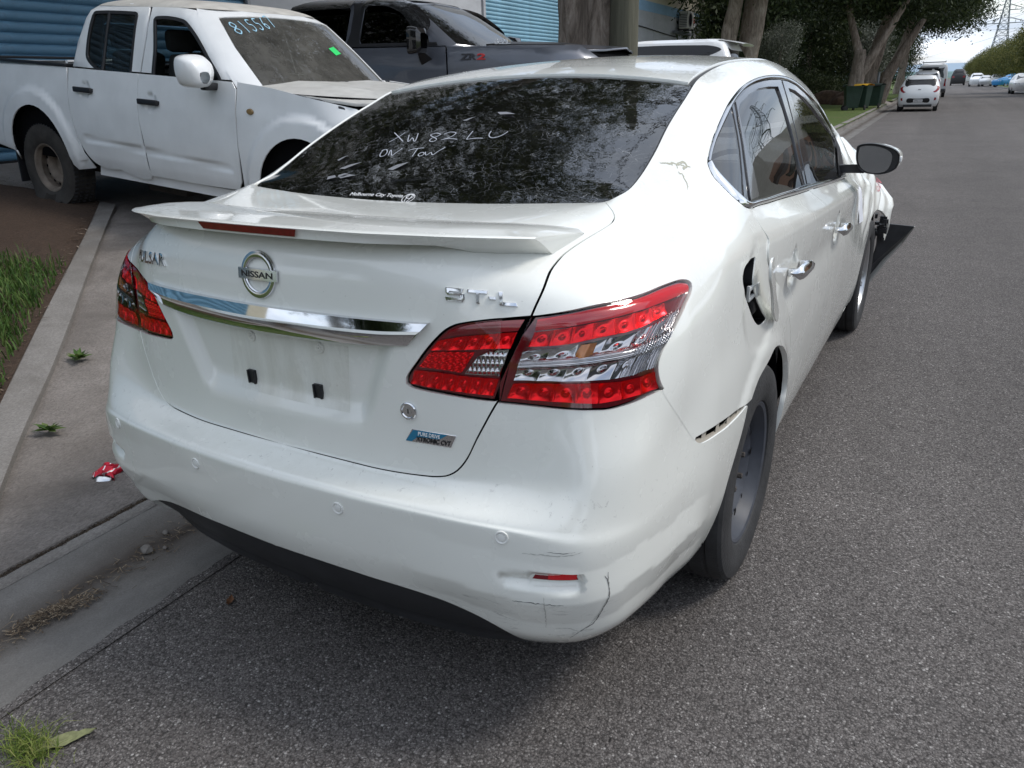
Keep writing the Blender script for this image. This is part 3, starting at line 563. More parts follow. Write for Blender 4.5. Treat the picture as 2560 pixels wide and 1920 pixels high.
# ---- boot lid
REC=crv([(-.352,.704),(-.330,.668),(-.300,.620),(-.272,.575),(-.240,.554),(-.2,.551),(-.1,.551),(0,.551),(.1,.551),(.2,.551),(.240,.554),(.272,.575),(.300,.620),(.330,.668),(.352,.704)],.006)
RECP=np.concatenate([REC,[(.352,.715),(-.352,.715)]])
def fT(u,v):
    u=np.asarray(u,float)+0*np.asarray(v,float); v=np.asarray(v,float)+0*u; P=S(u,v); n=Nrm(u,v); q=np.stack([u.ravel(),v.ravel()],1)
    m=(np.abs(q[:,0])<.42)&(q[:,1]>.5)&(q[:,1]<.76); d=np.zeros(len(q))
    if m.any():
        qi=q[m]; dist=np.minimum(segdist(REC,qi,False),np.where(qi[:,1]>.704,.002+0*qi[:,1],9)); dist=np.where(qi[:,1]>.700,segdist(REC,qi,False),dist)
        d[m]=np.where(inside(RECP,qi)|(qi[:,1]>.712),0,0)-.021*np.where(inside(RECP,qi),sstep(dist/.042),0)*np.clip((.716-qi[:,1])/.012,0,1)
    return P+n*d.reshape(u.shape)[...,None]
gl_=crv([(0,.488),(.11,.488)]+LN['gap_low']); gm=LN['gap_mid']
lid=joinc([(0.,.488)],crv(LN['gap_low']),rev(crv(LN['lamp_in'],.008)),crv(gm[3:],.008),[(.656,VT-.004)],[(x,VT-.004) for x in np.arange(.63,0,-.03)],[(0.,VT-.004)],[(0.,y) for y in np.arange(VT-.03,.49,-.02)])
trunk=make('trunk_lid',both(*panel_data(fT,lid,h=.0125,openf=zero)),PAINT,SED,LOC)
# ---- bumper
RCS=ccw(crv(list(LN['recess'])+[LN['recess'][0]],.006)[:-1])
def fB(u,v):
    u=np.asarray(u,float)+0*np.asarray(v,float); v=np.asarray(v,float)+0*u; P=S(u,v); n=Nrm(u,v); q=np.stack([np.abs(u).ravel(),v.ravel()],1)
    m=(q[:,0]>.5)&(q[:,0]<.76)&(q[:,1]>.2)&(q[:,1]<.3); d=np.zeros(len(q))
    if m.any():
        qi=q[m]; dist=segdist(RCS,qi); w=np.where(qi[:,0]<.62,.030,.009); w=np.where((qi[:,1]<.245)&(qi[:,0]>.62),.016,w); d[m]=-.020*np.where(inside(RCS,qi),sstep(dist/w),0)
    lc=np.interp(q[:,0],_LCU,_LCV); d=d+.0085*np.maximum(0,1-np.abs(lc-q[:,1])/np.where(q[:,1]>lc,.085,.06))*sstep((q[:,0]-.28)/.25)*sstep((1.16-q[:,0])/.12)*np.clip(q[:,1]/.02,0,1)
    return P+n*d.reshape(u.shape)[...,None]
_LC=crv(LN['lcr'],.01); _o=np.argsort(_LC[:,0]); _LCU=_LC[_o,0]; _LCV=_LC[_o,1]
DIF=[(0,.166),(.10,.166),(.172,.164),(.309,.157),(.444,.141),(.500,.126),(.545,.107),(.578,.082),(.596,.052),(.604,.02),(.606,.002)]
ARC=LN['arch']; SLOT=LN['slot']; LO=LN['lamp_out_top']
bump=joinc(crv(DIF),[(x,.002) for x in np.arange(.63,1.15,.03)],crv([(1.150,.002),(1.176,.066)]+ARC[1:4]+[(1.366,.415)],.01),crv([SLOT[5-1],SLOT[5],SLOT[6],SLOT[7],SLOT[8],SLOT[0]],.008),crv([SLOT[0],(.96,.530),LO[13]]),crv(LO[13:]),rev(crv(LN['gap_low'])),[(.11,.488),(0.,.488)],[(0.,y) for y in np.arange(.475,.17,-.012)])
bumper=make('rear_bumper',both(*panel_data(fB,bump,h=.0115,g=.0016,depth=.02,openf=zero)),PAINTB,SED,LOC)
difl=joinc(rev(crv(DIF)),[(0.,.16)],[(0.,y) for y in np.arange(.15,.01,-.015)],[(0.,.002)],[(x,.002) for x in np.arange(.03,.6,.03)])
make('diffuser',both(*panel_data(off(S,-.012),difl,h=.02,g=-.004,depth=.02,openf=zero)),mat('bumper_plastic',(.022,.023,.026),.5,var=.2,vscale=10),bumper)
# ---- side panel: quarter, pillar, roof rail
def fQ(u,v):
    u=np.asarray(u,float)+0*np.asarray(v,float); v=np.asarray(v,float)+0*u; P=S(u,v); n=Nrm(u,v)
    r=np.hypot(P[...,1]-1.045,P[...,2]-.31); d=.007*sstep((.43-r)/.05)*sstep((v-.05)/.1)
    fl=np.hypot((P[...,1]-.98)/.19,(P[...,2]-.865)/.16); d=d-.004*sstep((1.0-fl)/.18)
    return P+n*d[...,None]
fend_g=[uv_of(2.86,.955),uv_of(2.80,.86),uv_of(2.85,.66),uv_of(2.97,.46),uv_of(3.02,.30)]
front_g=[uv_of(1.875,1.03),uv_of(1.97,.93),uv_of(2.04,.82),uv_of(2.07,.66),uv_of(2.07,.46),uv_of(2.06,.30)]
dg=LN['door_gap']; VS=.118
lodr=LN['chr_out']; cbo=LN['chr_bo']
q_out=joinc(crv(gm[3:],.01),[(.66,VT)],[(x,VT) for x in np.arange(.69,3.70,.03)],[(3.70,VT)],[lodr[-1]],rev(crv(lodr,.012)),crv(cbo[:9],.01),crv(dg[:-1],.01),[(1.985,VS)],[(1.90,VS)],rev(crv(ARC[4:]+[(1.868,.14)],.012)),[(1.374,.4285)],rev(crv(SLOT[0:4],.01)),crv([SLOT[0],(.96,.530),LO[13]]),rev(crv(LO[:14],.008)))
side=make('side_panel',panel_data(fQ,q_out,[crv(LN['fuel_hole']+[LN['fuel_hole'][0]],.008)[:-1]],h=.017,g=.0018,depth=.016,holeg=0),PAINT,SED,LOC)
make('side_panel',mirrored(*panel_data(fQ,q_out,[],h=.024,g=.0018,depth=.016)),PAINT,SED,LOC)
lip=band_data(off(fQ,-.001),crv(ARC[4:]+[(1.868,.14)],.02),crv([(p[0],p[1]) for p in ARC[4:]+[(1.868,.14)]],.02),40,2)
# ---- doors
def cup(c,r):
    def D(P): e=((P[...,1]-c[0])/r[0])**2+((P[...,2]-c[1])/r[1])**2; return -.014*sstep((1-e)/.55)
    return D
cupR=cup((1.365,.853),(.060,.064)); cupF=cup((2.235,.832),(.060,.062))
def fD(u,v):
    u=np.asarray(u,float)+0*np.asarray(v,float); v=np.asarray(v,float)+0*u; P=S(u,v); n=Nrm(u,v)
    r=np.hypot(P[...,1]-1.045,P[...,2]-.31); d=cupR(P)+cupF(P)+.007*sstep((.43-r)/.05)*sstep((v-.05)/.1)-.007*np.exp(-((P[...,2]-.80)/.06)**2)
    return P+n*d[...,None]
rd=joinc([cbo[8]],crv(cbo[8:12],.02),crv(front_g,.015),[(x,VS) for x in np.arange(front_g[-1][0]-.02,2.0,-.03)],[(1.985,VS)],rev(crv(dg[:-1],.01)))
fd=joinc(rev(crv(front_g,.015)),crv(cbo[11:14]+[(3.36,.868)],.02),crv([(3.36,.868)]+fend_g[1:],.015),[(x,VS) for x in np.arange(fend_g[-1][0]-.02,front_g[-1][0],-.03)],[(front_g[-1][0]+.003,VS)])
DR=[]
for nm,o_ in (('rear_door',rd),('front_door',fd)):
    dt=panel_data(fD,o_,h=.02,g=.0018,depth=.014); DR.append(make('door',dt,PAINT,SED,LOC)); make('door',mirrored(*panel_data(fD,o_,h=.05,g=.0018,depth=.014)),PAINT,SED,LOC)
for d_,l_ in ((DR[0],'rear side door'),(DR[1],'front side door')): d_['label']=l_
sl=joinc([(1.86,.004)],[(x,.004) for x in np.arange(1.9,3.68,.05)],[(3.70,.004),(3.66,VS-.004)],[(x,VS-.003) for x in np.arange(3.6,1.9,-.05)],[(1.86,VS-.003)])
sld=panel_data(off(S,-.004),sl,h=.03,g=0,depth=.02); make('sill',sld,PAINT,SED,LOC); make('sill',mirrored(*sld),PAINT,SED,LOC)
# ---- front wing, crumpled
def fF(u,v):
    u=np.asarray(u,float)+0*np.asarray(v,float); v=np.asarray(v,float)+0*u; P=S(u,v).copy(); n=Nrm(u,v)
    k=sstep((P[...,1]-2.95)/.55); a=np.sin(P[...,1]*19+P[...,2]*9+np.sin(P[...,2]*21)*1.2)*.016+np.sin(P[...,1]*41-P[...,2]*27)*.008
    a=a*sstep((P[...,2]-.55)/.22)-.018*np.exp(-((P[...,1]-3.02-.35*(P[...,2]-.8))/.05)**2)*sstep((P[...,2]-.6)/.2)
    P=P+n*(a*k)[...,None]; P[...,2]+=.03*k*sstep((P[...,1]-3.2)/.6)*sstep((v-.75)/.25)*(.7+.5*np.sin(P[...,0]*23+P[...,1]*11)); return P
fa=[uv_of(3.70+.368*math.cos(a),.33+.368*math.sin(a)) for a in np.linspace(math.pi*1.03,math.pi*.12,26)]
wing=joinc(rev(crv([(3.36,.872)]+fend_g[1:],.015)),[(3.46,.965),(3.58,1.06),(3.69,1.125),(3.73,VT-.01)],[(x,VT-.01) for x in np.arange(3.78,4.44,.04)],[(4.47,1.16),(4.45,1.08),(4.50,1.0),(4.47,.92),(4.51,.82),(4.49,.74),(4.52,.66),(4.49,.60),(4.46,.56)],rev(np.array(fa)),[(fa[0][0]-.02,VS)])
wd=panel_data(fF,wing,h=.018,g=.0025,depth=.014); FEN=make('fender',wd,PAINT,SED,LOC); FEN['label']='crumpled front fender with red marker scrawl'; make('fender',mirrored(*panel_data(fF,wing,h=.04,g=.0025,depth=.014)),PAINT,SED,LOC)
# ---- upper skin
def gl_edge(a,b,n,ins):
    y=np.linspace(a,b,n); x=np.interp(y,_EY,_EX)-ins; return list(zip(x,y))
base=[(float(p[0]),float(p[1])+.004) for p in S(np.arange(0.,.635,.03),np.full(22,VT))]
gtop=[(x,1.312-.035*(x/.55)**2) for x in np.arange(.545,-.01,-.03)]+[(0.,1.312)]
rg=joinc(base,[(p[0],p[1]) for p in gl_edge(.668,1.277,28,.005)],gtop,[(0.,y) for y in np.arange(1.29,.57,-.03)])
RGL=make('rear_window',both(*panel_data(lambda u,v:G(u,v)-np.array([0,0,.004]),rg,h=.022,g=0,depth=.012,openf=zero)),RTINT,SED,LOC); RGL['label']='tinted rear window with peeling film and white handwriting'
rft=[(x,1.318-.035*(x/.55)**2) for x in np.arange(0,.541,.03)]
wtop=[(x,2.70-.10*(x/.6)**2) for x in np.arange(.54,-.01,-.03)]+[(0.,2.70)]
rf=joinc([(0.,1.318)],rft,[(p[0],p[1]) for p in gl_edge(1.289,2.615,60,.016)],wtop,[(0.,y) for y in np.arange(2.67,1.33,-.03)])
make('roof',both(*panel_data(lambda u,v:G(u,v)+np.array([0,0,.003]),rf,h=.03,g=0,depth=.012,openf=zero)),PAINT,SED,LOC)
wb=[(x,3.46-.22*(x/.65)**2) for x in np.arange(0.,.61,.03)]
ws=joinc(wb,[(p[0],p[1]) for p in gl_edge(3.24,2.63,24,.008)],[(x,2.71-.10*(x/.6)**2) for x in np.arange(.54,-.01,-.03)],[(0.,2.71)],[(0.,y) for y in np.arange(2.75,3.45,.04)])
make('windscreen',both(*panel_data(lambda u,v:G(u,v)-np.array([0,0,.004]),ws,h=.04,g=0,depth=.01,openf=zero)),glass_mat('windscreen_glass',(.55,.58,.56),.05),SED,LOC)
def fE(u,v):  # ditch moulding below the roof edge: u along y, v across
    x=np.interp(u,_EY,_EX); return np.stack([x-.019+v,u,H(x-.019+v,u)-.006],-1)
dm=band_data(fE,[(1.285,0.),(1.6,0.),(2.62,0.)],[(1.285,.020),(1.6,.020),(2.62,.020)],60,3); make('roof_moulding',dm,BLACK,SED,LOC); make('roof_moulding',mirrored(*dm),BLACK,SED,LOC)
def fE2(u,v):
    x=np.interp(u,_EY,_EX); return np.stack([x-.012+v,u,H(x-.012+v,u)-.008],-1)
dm=band_data(fE2,[(.66,0.),(.9,0.),(1.285,0.)],[(.66,.014),(.9,.014),(1.285,.014)],30,3); make('glass_seal',dm,BLACK,SED,LOC); make('glass_seal',mirrored(*dm),BLACK,SED,LOC)
# ---- side glazing
qg,rgx,fgx=[crv(LN[k]+[LN[k][0]],.02)[:-1] for k in('qglass','rglass','fglass')]
def loopz(k): return np.array(LN[k])
srd=joinc(crv(LN['chr_in'],.015),[(3.45,1.02),(3.42,.93)],rev(crv(LN['chr_bi'],.015)))
for sgn in (1,-1):
    M_=(lambda d:d) if sgn==1 else (lambda d:mirrored(*d)); hh=.03
    W=make('window_frame',M_(panel_data(off(S,-.0035),srd,[loopz('qglass'),loopz('rglass'),loopz('fglass')],h=hh,g=-.004,depth=.01,holeg=0)),GLOSSB,SED,LOC)
    for k in('qglass','rglass','fglass'):
        make('side_window',M_(panel_data(off(S,-.006),loopz(k),h=hh,g=-.004,depth=0)),TINT,SED,LOC)
    for k in('rframe','fframe'):
        hole='rglass' if k=='rframe' else 'fglass'
        make('door_frame',M_(panel_data(off(S,.0005),loopz(k),[loopz(hole)],h=hh,g=.003,depth=.004,holeg=.002)),mat('door_frame_black',(.05,.05,.053),.16,coat=.6),SED,LOC)
    rb=lambda s,t: .004*np.sin(np.pi*t)**.6+.0005
    make('chrome_trim',M_(band_data(S,LN['chr_in'],LN['chr_out'],90,5,rb)),mat('grey_chrome',(.50,.51,.53),.10,1.0),SED,LOC)
    make('chrome_trim',M_(band_data(S,LN['chr_bo'],LN['chr_bi'],90,7,lambda s,t:.009*np.sin(np.pi*t)**.6+.0005)),CHROME,SED,LOC)
# ---- tail lights
for sgn in (1,-1):
    M_=(lambda d:d) if sgn==1 else (lambda d:mirrored(*d)); lab='right' if sgn==1 else 'left'
    lo=ccw(np.array(joinc(crv(LO,.007),[LN['gap_mid'][1]],[LN['gap_mid'][2]])))
    li=joinc(crv(LN['lamp_in'],.007),rev(crv(gm[:4],.01)))
    for o_,nm,fn in ((lo,'tail_light',off(S,-.0085)),(li,'inner_tail_light',off(S,-.0085))):
        par=SED if nm=='tail_light' else trunk
        body=make('tail_light' if par is SED else 'lid_light',M_(panel_data(fn,o_,h=.012,g=.0010,depth=.014)),REDD,par,LOC if par is SED else None)
        def part(n_,d_,m_): 
            # lamp pieces belong to their lamp; pieces of the lid lamp hang on the lid (three levels at most)
            return make(n_,M_(d_),m_,body if par is SED else trunk,None)
        def cells(k,dep,bumpd):
            def D(s,t):
                a=(s*k)%1.0-.5; b=t-.5; r=np.sqrt((a*1.6)**2+(b*1.5)**2); d=-dep*np.cos(np.clip(r,0,1)*np.pi/2)-.002
                return d+bumpd*np.exp(-(r/.22)**2)+.001*(np.abs(a)>.46)
            return D
        fL=off(S,-.0012)
        if par is SED:
            part('light_bar',band_data(fL,LN['barB'],LN['barT'],60,7,lambda s,t:.0025*np.sin(np.pi*t)),REDB)
            part('led_row',band_data(fL,LN['ledB'],LN['ledT'],150,13,cells(7,.0055,.0055)),REDM)
            part('led_row',band_data(fL,LN['ldbB'],LN['ldbT'],150,13,cells(7,.0055,.0055)),REDM)
            def DW(s,t):
                a=(s*6.2)%1.0-.5; b=(t*2)%1.0-.5; r=np.sqrt(a*a*2+b*b*2); d=-.006*np.cos(np.clip(r,0,1)*np.pi/2)+.005*np.exp(-(r/.18)**2)
                rib=.0022*np.sin(t*150)+.002; mid=np.exp(-((t-.52)/.13)**4); d=d*(1-mid)+rib*mid
                col=.004*np.sin(s*260)*np.clip((s-.70)/.1,0,1); return d+col
            part('clear_reflector',band_data(fL,LN['whB'],LN['whT'],200,60,DW),SILVR)
            part('amber_bulb',band_data(off(S,-.0045),crv([(.703,.685),(.738,.687)]),crv([(.716,.7065),(.748,.7105)]),12,8,lambda s,t:.004*np.sin(np.pi*s)),AMBER)
        else:
            part('light_bar',band_data(fL,LN['ibarB'],LN['ibarT'],40,6,lambda s,t:.001*np.sin(np.pi*t)),mat('deep_red_lens',(.24,.003,.010),.10,coat=1.0))
            part('led_row',band_data(fL,LN['iledB'],LN['iledT'],120,12,cells(5,.0055,.0055)),REDM)
            part('led_row',band_data(fL,LN['il2B'],LN['il2T'],120,12,cells(6,.0055,.0055)),REDM)
            part('red_reflector',band_data(fL,LN['imidB'],LN['imidT'],90,30,lambda s,t:-.003+.002*np.sin(s*38+np.sin(t*16)*1.8)*np.sin(t*26)),REDM)
            wi=np.array(LN['white_in']); part('clear_reflector',panel_data(lambda u,v:off(S,-.004)(u,v)+nrm_fn(S,u,v)*(.0016*np.maximum(np.cos(u*600),np.cos(v*560)))[...,None],wi,h=.0026,g=0,depth=0),SILVR)
        part('lens',panel_data(off(S,.0022),o_,h=.014,g=.0016,depth=.0),CLEAR)
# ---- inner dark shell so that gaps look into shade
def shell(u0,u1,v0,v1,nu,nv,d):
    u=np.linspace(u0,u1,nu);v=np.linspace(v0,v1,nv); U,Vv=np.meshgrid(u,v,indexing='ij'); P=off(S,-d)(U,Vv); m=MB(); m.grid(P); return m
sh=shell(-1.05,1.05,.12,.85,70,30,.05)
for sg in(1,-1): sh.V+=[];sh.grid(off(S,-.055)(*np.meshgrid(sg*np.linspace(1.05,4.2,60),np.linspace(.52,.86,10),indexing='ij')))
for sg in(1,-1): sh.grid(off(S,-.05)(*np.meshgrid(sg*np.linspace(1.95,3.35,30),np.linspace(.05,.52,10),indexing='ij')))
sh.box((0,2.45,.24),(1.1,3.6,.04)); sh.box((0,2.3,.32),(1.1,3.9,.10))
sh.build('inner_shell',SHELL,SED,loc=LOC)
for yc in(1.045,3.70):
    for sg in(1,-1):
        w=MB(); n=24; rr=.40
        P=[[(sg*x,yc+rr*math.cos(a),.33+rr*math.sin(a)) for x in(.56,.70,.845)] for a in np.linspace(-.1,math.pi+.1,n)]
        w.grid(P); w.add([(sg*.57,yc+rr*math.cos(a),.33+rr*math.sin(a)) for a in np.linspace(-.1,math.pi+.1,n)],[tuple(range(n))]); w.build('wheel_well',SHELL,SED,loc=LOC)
# ---- dark rim band of each lamp stays visible between the pieces
# ---- spoiler
SPX=[0,.10,.20,.30,.38,.42,.445,.474,.52,.56,.588,.604]
def lerp(x,a): a=np.array(a); return float(np.interp(x,a[:,0],a[:,1]))
CY=[(0,.088),(.15,.090),(.30,.106),(.45,.150),(.55,.210),(.588,.262),(.604,.440)]; CZ=[(0,1.1335),(.15,1.1335),(.30,1.132),(.45,1.128),(.55,1.121),(.588,1.114),(.604,1.094)]
DY=[(0,.095),(.15,.097),(.30,.115),(.38,.145),(.42,.175),(.445,.205),(.474,.224),(.524,.264),(.588,.334),(.604,.443)]; DZ=[(0,1.109),(.15,1.109),(.30,1.108),(.38,1.106),(.42,1.102),(.445,1.092),(.474,1.084),(.524,1.0775),(.588,1.069),(.604,1.090)]
AY=[(0,.345),(.30,.350),(.44,.365),(.50,.395),(.589,.452),(.604,.446)]
def deckz(x,y):
    # height of the lid skin
    u=x+.02;v=1.0
    for _ in range(30):
        P=S(np.array([u,u+1e-4,u]),np.array([v,v,v+1e-4])); f=P[0][:2]-np.array([x,y]); J=((P[1:]-P[0])[:,:2]/1e-4).T
        st=np.clip(np.linalg.lstsq(J,-f,rcond=None)[0],-.08,.08); u+=st[0]; v=min(max(v+st[1],.6),VT)
    return float(S(np.array([u]),np.array([v]))[0,2])
rows=[]
def sprow(x):
    yA=lerp(x,AY); zA=deckz(x,yA)+.0012; yC,zC=lerp(x,CY),lerp(x,CZ); yD,zD=lerp(x,DY),lerp(x,DZ); r=[]
    r.append((x,yA,zA-.006)); r.append((x,yA,zA))
    for t in(.25,.5,.75,.93): r.append((x,yA+(yC-yA)*t,zA+(zC-zA)*t+.006*math.sin(math.pi*t)*(1 if x<.58 else .2)))
    r.append((x,yC+.006,zC+.0006)); r.append((x,yC,zC-.002))
    for t in(.3,.65,.95): r.append((x,yC+(yD-yC)*t+.003*math.sin(math.pi*t),zC+(zD-zC)*t))
    r.append((x,yD+.004,zD)); r.append((x,yD+.05,zD+.004 if x<.44 else zD)); r.append((x,yD+.09,deckz(x,min(yD+.09,.4))-.012))
    return r
xs=sorted(set([-x for x in SPX]+SPX)); cache={}
grid=[]
for x in xs:
    if abs(x) not in cache: cache[abs(x)]=sprow(abs(x))
    grid.append([(x,p[1],p[2]) for p in cache[abs(x)]])
m=MB(); m.grid(grid); sp=m.build('spoiler',PAINT,SED,smooth=38,loc=LOC); sp.data.flip_normals() if False else None
bz=[]
def bl(t,z): # rear face point of the spoiler
    x=-.150+.305*t; return x
m=MB(); G1=[]
for t in np.linspace(0,1,25):
    x=-.140+.288*t; y0,y1=lerp(abs(x),CY),lerp(abs(x),DY); col=[]
    sk=.010*(1-2*t)
    for k in(0,.33,.66,1):
        z=1.1305-(.0155)*k; col.append((x+sk*k*.9,y0-.0016+(y1-y0)*k*.6,z))
    G1.append(col)
m.grid(G1); F0=[(p[0],p[1]+.004,p[2]) for p in G1[0]]
o=m.build('brake_light',mat('brake_lens',(.17,.006,.014),.22,coat=.8,var=.25,vscale=120),sp); o['label']='high red brake light set in the spoiler'
# ---- chrome garnish
def fC(u,v): return fT(u,np.asarray(v)+0*np.asarray(u))
ct=LN['chT']; cm_=LN['chM']; cb=LN['chB']
def sym(c,extra=None):
    r=[(abs(p[0]),p[1]) for p in c if p[0]>.02]; l=[(-a,b) for a,b in r][::-1]; return l+[(0.0,c[0][1])]+r
tcv=[(-.416,.7255),(-.353,.7235),(-.2,.7222),(0,.7222),(.2,.7222),(.353,.7235),(.416,.7255)]
mcv=[(-.402,.7155),(-.3,.7105),(-.161,.7085),(0,.708),(.161,.7085),(.3,.7105),(.402,.7155)]
bcv=[(-.366,.6925),(-.305,.689),(-.2,.6855),(0,.6845),(.2,.6855),(.305,.689),(.366,.6925)]
up=band_data(S,mcv,tcv,80,4,lambda s,t:.020-.006*t); lw=band_data(S,bcv,mcv,80,6,lambda s,t:.006+.014*t-.004*np.sin(np.pi*t))
st=obj('chrome_strip',mesh_from('chrome_strip',*[*(lambda a,b:(np.concatenate([a[0],b[0]]),a[1]+[tuple(i+len(a[0]) for i in f) for f in b[1]]))(up,lw)],CHROME,np.concatenate([up[2],lw[2]])),trunk)
sk=MB()
for c_,d0,d1 in ((tcv,.0145,-.004),(bcv,.0065,-.006)):
    q=crv(c_,.012); A=off(S,d0)(q[:,0],q[:,1]); B=off(S,d1)(q[:,0],q[:,1]); sk.grid([[a,b] for a,b in zip(A,B)],flip=(c_ is bcv))
for s_ in(-1,1):
    q=crv([(s_*.416,.7255),(s_*.402,.7155),(s_*.366,.6925)],.006); dd=np.interp(q[:,1],[.6925,.7155,.7255],[.006,.020,.014])
    A=S(q[:,0],q[:,1])+nrm_fn(S,q[:,0],q[:,1])*dd[:,None]; B=off(S,-.004)(q[:,0],q[:,1]); sk.grid([[a,b] for a,b in zip(A,B)])
sk.build('strip_edge',CHROMEB,st,smooth=40)
# ---- round emblem with bar and lettering
def emblem(parent,fn,u,v,R,word,name='emblem'):
    M=frame_at(fn,u,v); m=MB(); n=64
    prof=[(R*.70,0),(R*.70,.004),(R*.76,.0062),(R*.88,.0065),(R*.985,.0045),(R,0)]
    m.lathe([(z,r) for r,z in prof],'z',n); V=[tuple(M@Vector(p)) for p in m.V]; e=mesh_from(name,V,m.F,CHROMEB); auto_smooth(e,40); e=obj(name,e,parent)
    b=MB(); w,h=R*1.13,R*.25
    P=[[(x,y,.0085-.0025*(x/w)**2) for y in(-h,-h*.9,h*.9,h)] for x in np.linspace(-w,w,17)]
    for r in P: r[0]=(r[0][0],r[0][1],.002); r[3]=(r[3][0],r[3][1],.002)
    b.grid(P); b.add([P[0][k] for k in range(4)],[(0,1,2,3)]); b.add([P[-1][k] for k in range(4)],[(3,2,1,0)]); b.V=[tuple(M@Vector(p)) for p in b.V]; b.build('emblem_bar',CHROMEB,parent,smooth=30)
    V,F=fit_text(word,w*1.62,h*1.05,.0012,bold=.02); V[:,0]-=w*.81; V[:,1]-=h*.52; V[:,2]+=.0078-.0025*(V[:,0]/w)**2
    V=[tuple(M@Vector(p)) for p in V]; obj('emblem_lettering',mesh_from('emblem_lettering',V,F,BLACK,smooth=False),parent)
emblem(trunk,S,0.0,.7685,.051,'NISSAN')
wrap_text('model_lettering','PULSAR',S,(-.512,.758),(-.342,.7565),.028,.0035,CHROME,trunk,bold=.018,space=1.06)
def block_letters(name,parent,fn,p0,d,hgt,ext,strokes,mat_):
    """angular cast letters built from bevelled bars"""
    m=MB(); p0=np.array(p0); d=np.array(d)/np.linalg.norm(d); e=np.array([-d[1],d[0]])
    for st in strokes:
        a=np.array(st); base=[p0+q[0]*d+q[1]*e for q in a]
        u=np.array([b[0] for b in base]); v=np.array([b[1] for b in base]); n=nrm_fn(fn,u,v); lo=fn(u,v); c=a.mean(0); k=(a-c)*.80+c
        u2=np.array([(p0+q[0]*d+q[1]*e)[0] for q in k]); v2=np.array([(p0+q[0]*d+q[1]*e)[1] for q in k]); hi=fn(u2,v2)+nrm_fn(fn,u2,v2)*ext
        mid=fn(u,v)+n*ext*.7; N=len(a); V=list(lo-n*.001)+list(mid)+list(hi); F=[tuple(range(2*N,3*N))]
        for r in(0,1):
            for i in range(N): F.append((r*N+i,r*N+(i+1)%N,(r+1)*N+(i+1)%N,(r+1)*N+i))
        m.add(V,F)
    me=m.mesh(name,mat_,30); bm=bmesh.new(); bm.from_mesh(me); bmesh.ops.recalc_face_normals(bm,faces=bm.faces); bm.to_mesh(me); bm.free(); return obj(name,me,parent)
a=.006; H_=.024
S_=[[(0,H_),(0,H_-.010),(.003,H_-.0125),(.006,H_-.008),(.008,H_-a),(.037,H_-a),(.040,H_)],[(0,H_-.010),(.004,.0095),(.034,.0095),(.040,.0145),(.035,.0155),(.004,.0155)],[(.0,.0),(.036,.0),(.041,.005),(.041,.0145),(.034,.0125),(.034,a),(-.002,a)]]
T_=[[(.048,H_-a),(.092,H_-a),(.094,H_),(.049,H_)],[(.067,0),(.0745,0),(.0745,H_-a+.0005),(.067,H_-a+.0005)]]
D_=[[(.096,.0085),(.111,.0085),(.110,.0140),(.095,.0140)]]
L_=[[(.118,0),(.1255,0),(.1255,H_),(.1165,H_)],[(.1253,0),(.154,0),(.151,a),(.1253,a)]]
block_letters('grade_lettering',trunk,S,(.455,.7605),(1.0,-.012),H_,.004,S_+T_+D_+L_,CHROMEB)
# ---- boot lock, eco badge
M=frame_at(S,.354,.594); m=MB(); m.lathe([(0,.0190),(.004,.0190),(.006,.0172),(.006,.0145),(.0035,.0130),(.0035,.0075),(.0045,.0070),(.0045,.0001)],'z',40); m.V=[tuple(M@Vector(p)) for p in m.V]; lk=m.build('boot_lock',CHROMEB,trunk,smooth=30)
m=MB(); m.box((0,0,.0047),(.002,.010,.001)); m.V=[tuple(M@Vector(p)) for p in m.V]; m.build('key_slot',BLACK,trunk)
bq=[np.array(p) for p in((.346,.5510),(.4475,.5490),(.456,.5665),(.3595,.5675))]
def bpt(s,t): return (bq[0]*(1-s)+bq[1]*s)*(1-t)+(bq[3]*(1-s)+bq[2]*s)*t
def badge_piece(name,poly,ext,mt):
    P=np.array([bpt(*p) for p in poly]); d=panel_data(off(fT,ext),P,h=.006,g=0,depth=ext+.002); make(name,d,mt,trunk)
badge_piece('badge_plate',[(0,0),(1,0),(1,1),(0.0,1)],.0022,CHROMEB)
badge_piece('badge_blue',[(.0,.02),(.13,.02),(.20,.42),(.30,.50),(.66,.52),(.70,.60),(.80,.97),(.03,.97)],.0029,mat('badge_teal',(.012,.17,.30),.25,coat=.8))
def btext(name,s,p0,p1,h,mt): wrap_text(name,s,off(fT,.0029),bpt(*p0),bpt(*p1),h,.0006,mt,trunk,bold=.01)
btext('badge_lettering','PURE DRIVE',(.20,.60),(.68,.60),.0052,mat('white_print',(.85,.85,.85),.4)); btext('badge_lettering','XTRONIC CVT',(.22,.10),(.97,.10),.0068,BLACK)
# ---- plate recess: grommets, screws, clips, ghost of the plate
gm_=mat('ghost_grime',(.60,.585,.50),.55,var=.10,vscale=30)
for u in(-.073,.134):
    M=frame_at(fT,u,.665); m=MB(); m.lathe([(0,.0125),(.003,.0120),(.004,.0095),(.003,.0075),(.003,.0062),(.005,.0055),(.005,.0022),(.002,.0018),(.002,.0001)],'z',28); m.V=[tuple(M@Vector(p)) for p in m.V]; m.build('plate_screw',mat('grommet',(.66,.66,.60),.35),trunk,smooth=30)
for u,v in((-.0925,.594),(.116,.593)):
    M=frame_at(fT,u,v); m=MB(); m.box((0,0,.003),(.0235,.0325,.006)); m.box((-.0095,0,.0075),(.0045,.0325,.004)); m.box((.0095,0,.0075),(.0045,.0325,.004)); m.V=[tuple(M@Vector(p)) for p in m.V]; m.build('plate_clip',BLACK,trunk,bevel=.0008)
